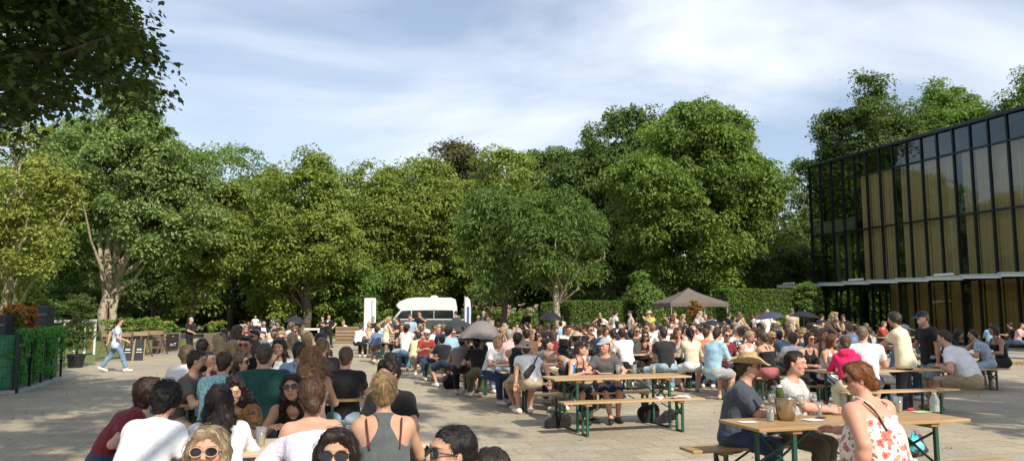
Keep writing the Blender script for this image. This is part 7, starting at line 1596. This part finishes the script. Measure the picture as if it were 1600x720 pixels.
p = uv(5.45, 10.09, .4815); sdfthing('scarf', 'crumpled white and pink cloth on the end of the near bench', 'cloth', tuple(p), TH, simple('cloth_rose', (.66, .52, .54), .9, var=.3, scale=14), lambda fl: fl.cone((-.26, 0, .012), (.22, .02, .012), .018, .022, .02, (0, 1, 0), 3.2), .01, .012, 6)
p = gnd(1432, 706); bgm, t_, o_ = newmat('bag_bright'); vv_ = t_.nodes.new('ShaderNodeTexVoronoi'); vv_.inputs['Scale'].default_value = 11; L(t_, objcoord(t_), vv_.inputs['Vector']); sx_ = t_.nodes.new('ShaderNodeSeparateColor'); L(t_, vv_.outputs['Color'], sx_.inputs[0]); princ(t_, o_, ramp(t_, sx_.outputs[0], [(.0, (.02, .02, .03)), (.4, (.03, .03, .05)), (.45, (.04, .42, .50)), (.65, (.05, .45, .52)), (.7, (.5, .5, .46)), (.86, (.35, .05, .10))]), .5); sdfthing('carrier_bag', 'colourful turquoise bag on the ground beside the flowered dress', 'bag', (p[0] - .15, p[1] - .3, 0), .4, bgm, lambda fl: fl.ell((0, 0, .10), (.15, .10, .12)).cone((-.08, 0, .18), (.06, .02, .21), .05, .035, .03).cone((-.09, 0, .20), (-.04, 0, .33), .012, .012, .01).cone((-.04, 0, .33), (.07, 0, .22), .012, .012, .01), h=.012, amp=.016, seed=7)
# black strap and bag across the white tee with the bucket hat
for x, y, root, lab in PEOPLE:
    if 'bucket hat with black strap' in lab:
        Jb = None
        bb = next(ch for ch in root.children if ch.name.startswith('shirt')); co = np.array([v.co[:] for v in bb.data.vertices]); 
        zs = np.linspace(.98, .66, 9); pts = []
        for i, z in enumerate(zs):
            xx = .13 - .30 * i / 8; sel = co[(np.abs(co[:, 2] - z) < .03) & (np.abs(co[:, 0] - xx) < .03)]
            pts.append((xx, (sel[:, 1].min() if len(sel) else -.12) - .006, z))
        mb = MB(); mb.tube(pts, .014, 6); mb.build('bag_strap', simple('strap_black', (.015, .015, .016), .7), root, smooth=True)
        fl = Field(); a = pts[5]; fl.cone((pts[4][0], pts[4][1] - .02, pts[4][2]), (pts[7][0], pts[7][1] - .02, pts[7][2]), .05, .065, .02, (0, 1, 0), .5); V, Q = fl.mesh(.01); o = link('crossbody_bag', mesh_np('crossbody_bag', V, Q), root, [simple('strap_black', (.015, .015, .016), .7)])
    if 'white chest badge' in lab:
        bb = next(ch for ch in root.children if ch.name.startswith('shirt')); co = np.array([v.co[:] for v in bb.data.vertices]); sel = co[(np.abs(co[:, 0]) < .06) & (np.abs(co[:, 2] - 1.28) < .05)]; yb = sel[:, 1].max()
        mb = MB(); mb.tube([(.07, yb - .005, 1.29), (.07, yb + .006, 1.29)], .045, 12); mb.build('badge', simple('badge_white', (.6, .62, .65), .6), root)
    if 'white dress with red flowers' in lab:
        bb = next(ch for ch in root.children if ch.name.startswith('body')); co = np.array([v.co[:] for v in bb.data.vertices]); zt_ = next(ch for ch in root.children if ch.name.startswith('dress')); zd = np.array([v.co[:] for v in zt_.data.vertices])[:, 2].max()
        pts = []
        for i, z in enumerate(np.linspace(zd - .03, zd - .22, 8)):
            xx = -.125 + .035 * i / 7; sel = co[(np.abs(co[:, 2] - z) < .02) & (np.abs(co[:, 0] - xx) < .02) & (co[:, 1] < .14)]
            if len(sel): pts.append((xx, sel[:, 1].min() - .004, z))
        if len(pts) > 2: mb = MB(); mb.tube(pts, .007, 5); mb.build('strap', simple('strap_black', (.015, .015, .016), .7), root, smooth=True)
    if 'grey racerback' in lab:
        bb = next(ch for ch in root.children if ch.name.startswith('body')); co = np.array([v.co[:] for v in bb.data.vertices]); s_ = .18
        for sd in (-1, 1):
            pts = []
            for i, z in enumerate(np.linspace(co[:, 2].max() - .27, co[:, 2].max() - .45, 7)):
                xx = sd * (.115 - .02 * i / 6); sel = co[(np.abs(co[:, 2] - z) < .02) & (np.abs(co[:, 0] - xx) < .02) & (co[:, 1] < .08)]
                if len(sel): pts.append((xx, sel[:, 1].min() - .003, z))
            if len(pts) > 2: mb = MB(); mb.tube(pts, .006, 5); mb.build('strap', simple('strap_wine', (.10, .01, .02), .7), root, smooth=True)
# fallen leaves along the terrace edge
def litter():
    g = np.random.default_rng(8); n = 900; a = gnd(1490, 566); b = gnd(1640, 569); P = a + (b - a) * g.random(n)[:, None] + np.stack([g.normal(0, .3, n), g.normal(0, .45, n), np.zeros(n)], 1); P[:, 2] = .012
    o = leaves('fallen_leaves', P, np.full(n, .02), 1, .07, LEAF['litter'], seed=3); tag(o, 'strip of dry brown leaves along the terrace edge', 'leaves', kind='stuff')
LEAF['litter'] = m_leaf('leaf_dry', (.20, .10, .03), (.50, .28, .10), .1)
litter()
def scatter():
    g = np.random.default_rng(18); n = 420; P = np.stack([g.uniform(-14, 12, n), 4.5 + 18 * g.random(n) ** 1.3, np.full(n, .010)], 1); o = leaves('leaves', P, np.full(n, .01), 1, .05, LEAF['litter'], seed=5); tag(o, 'dry leaves and butts scattered over the paving', 'leaves', kind='stuff')
scatter()
# text: lettering as real mesh
for o in [o for o in bpy.data.objects if o.type == 'FONT']:
    dg = bpy.context.evaluated_depsgraph_get(); me = bpy.data.meshes.new_from_object(o.evaluated_get(dg)); n = o.name; mt = o.matrix_local.copy(); par = o.parent; bpy.data.objects.remove(o); o2 = bpy.data.objects.new(n, me); COL.objects.link(o2); o2.parent = par; o2.matrix_local = mt
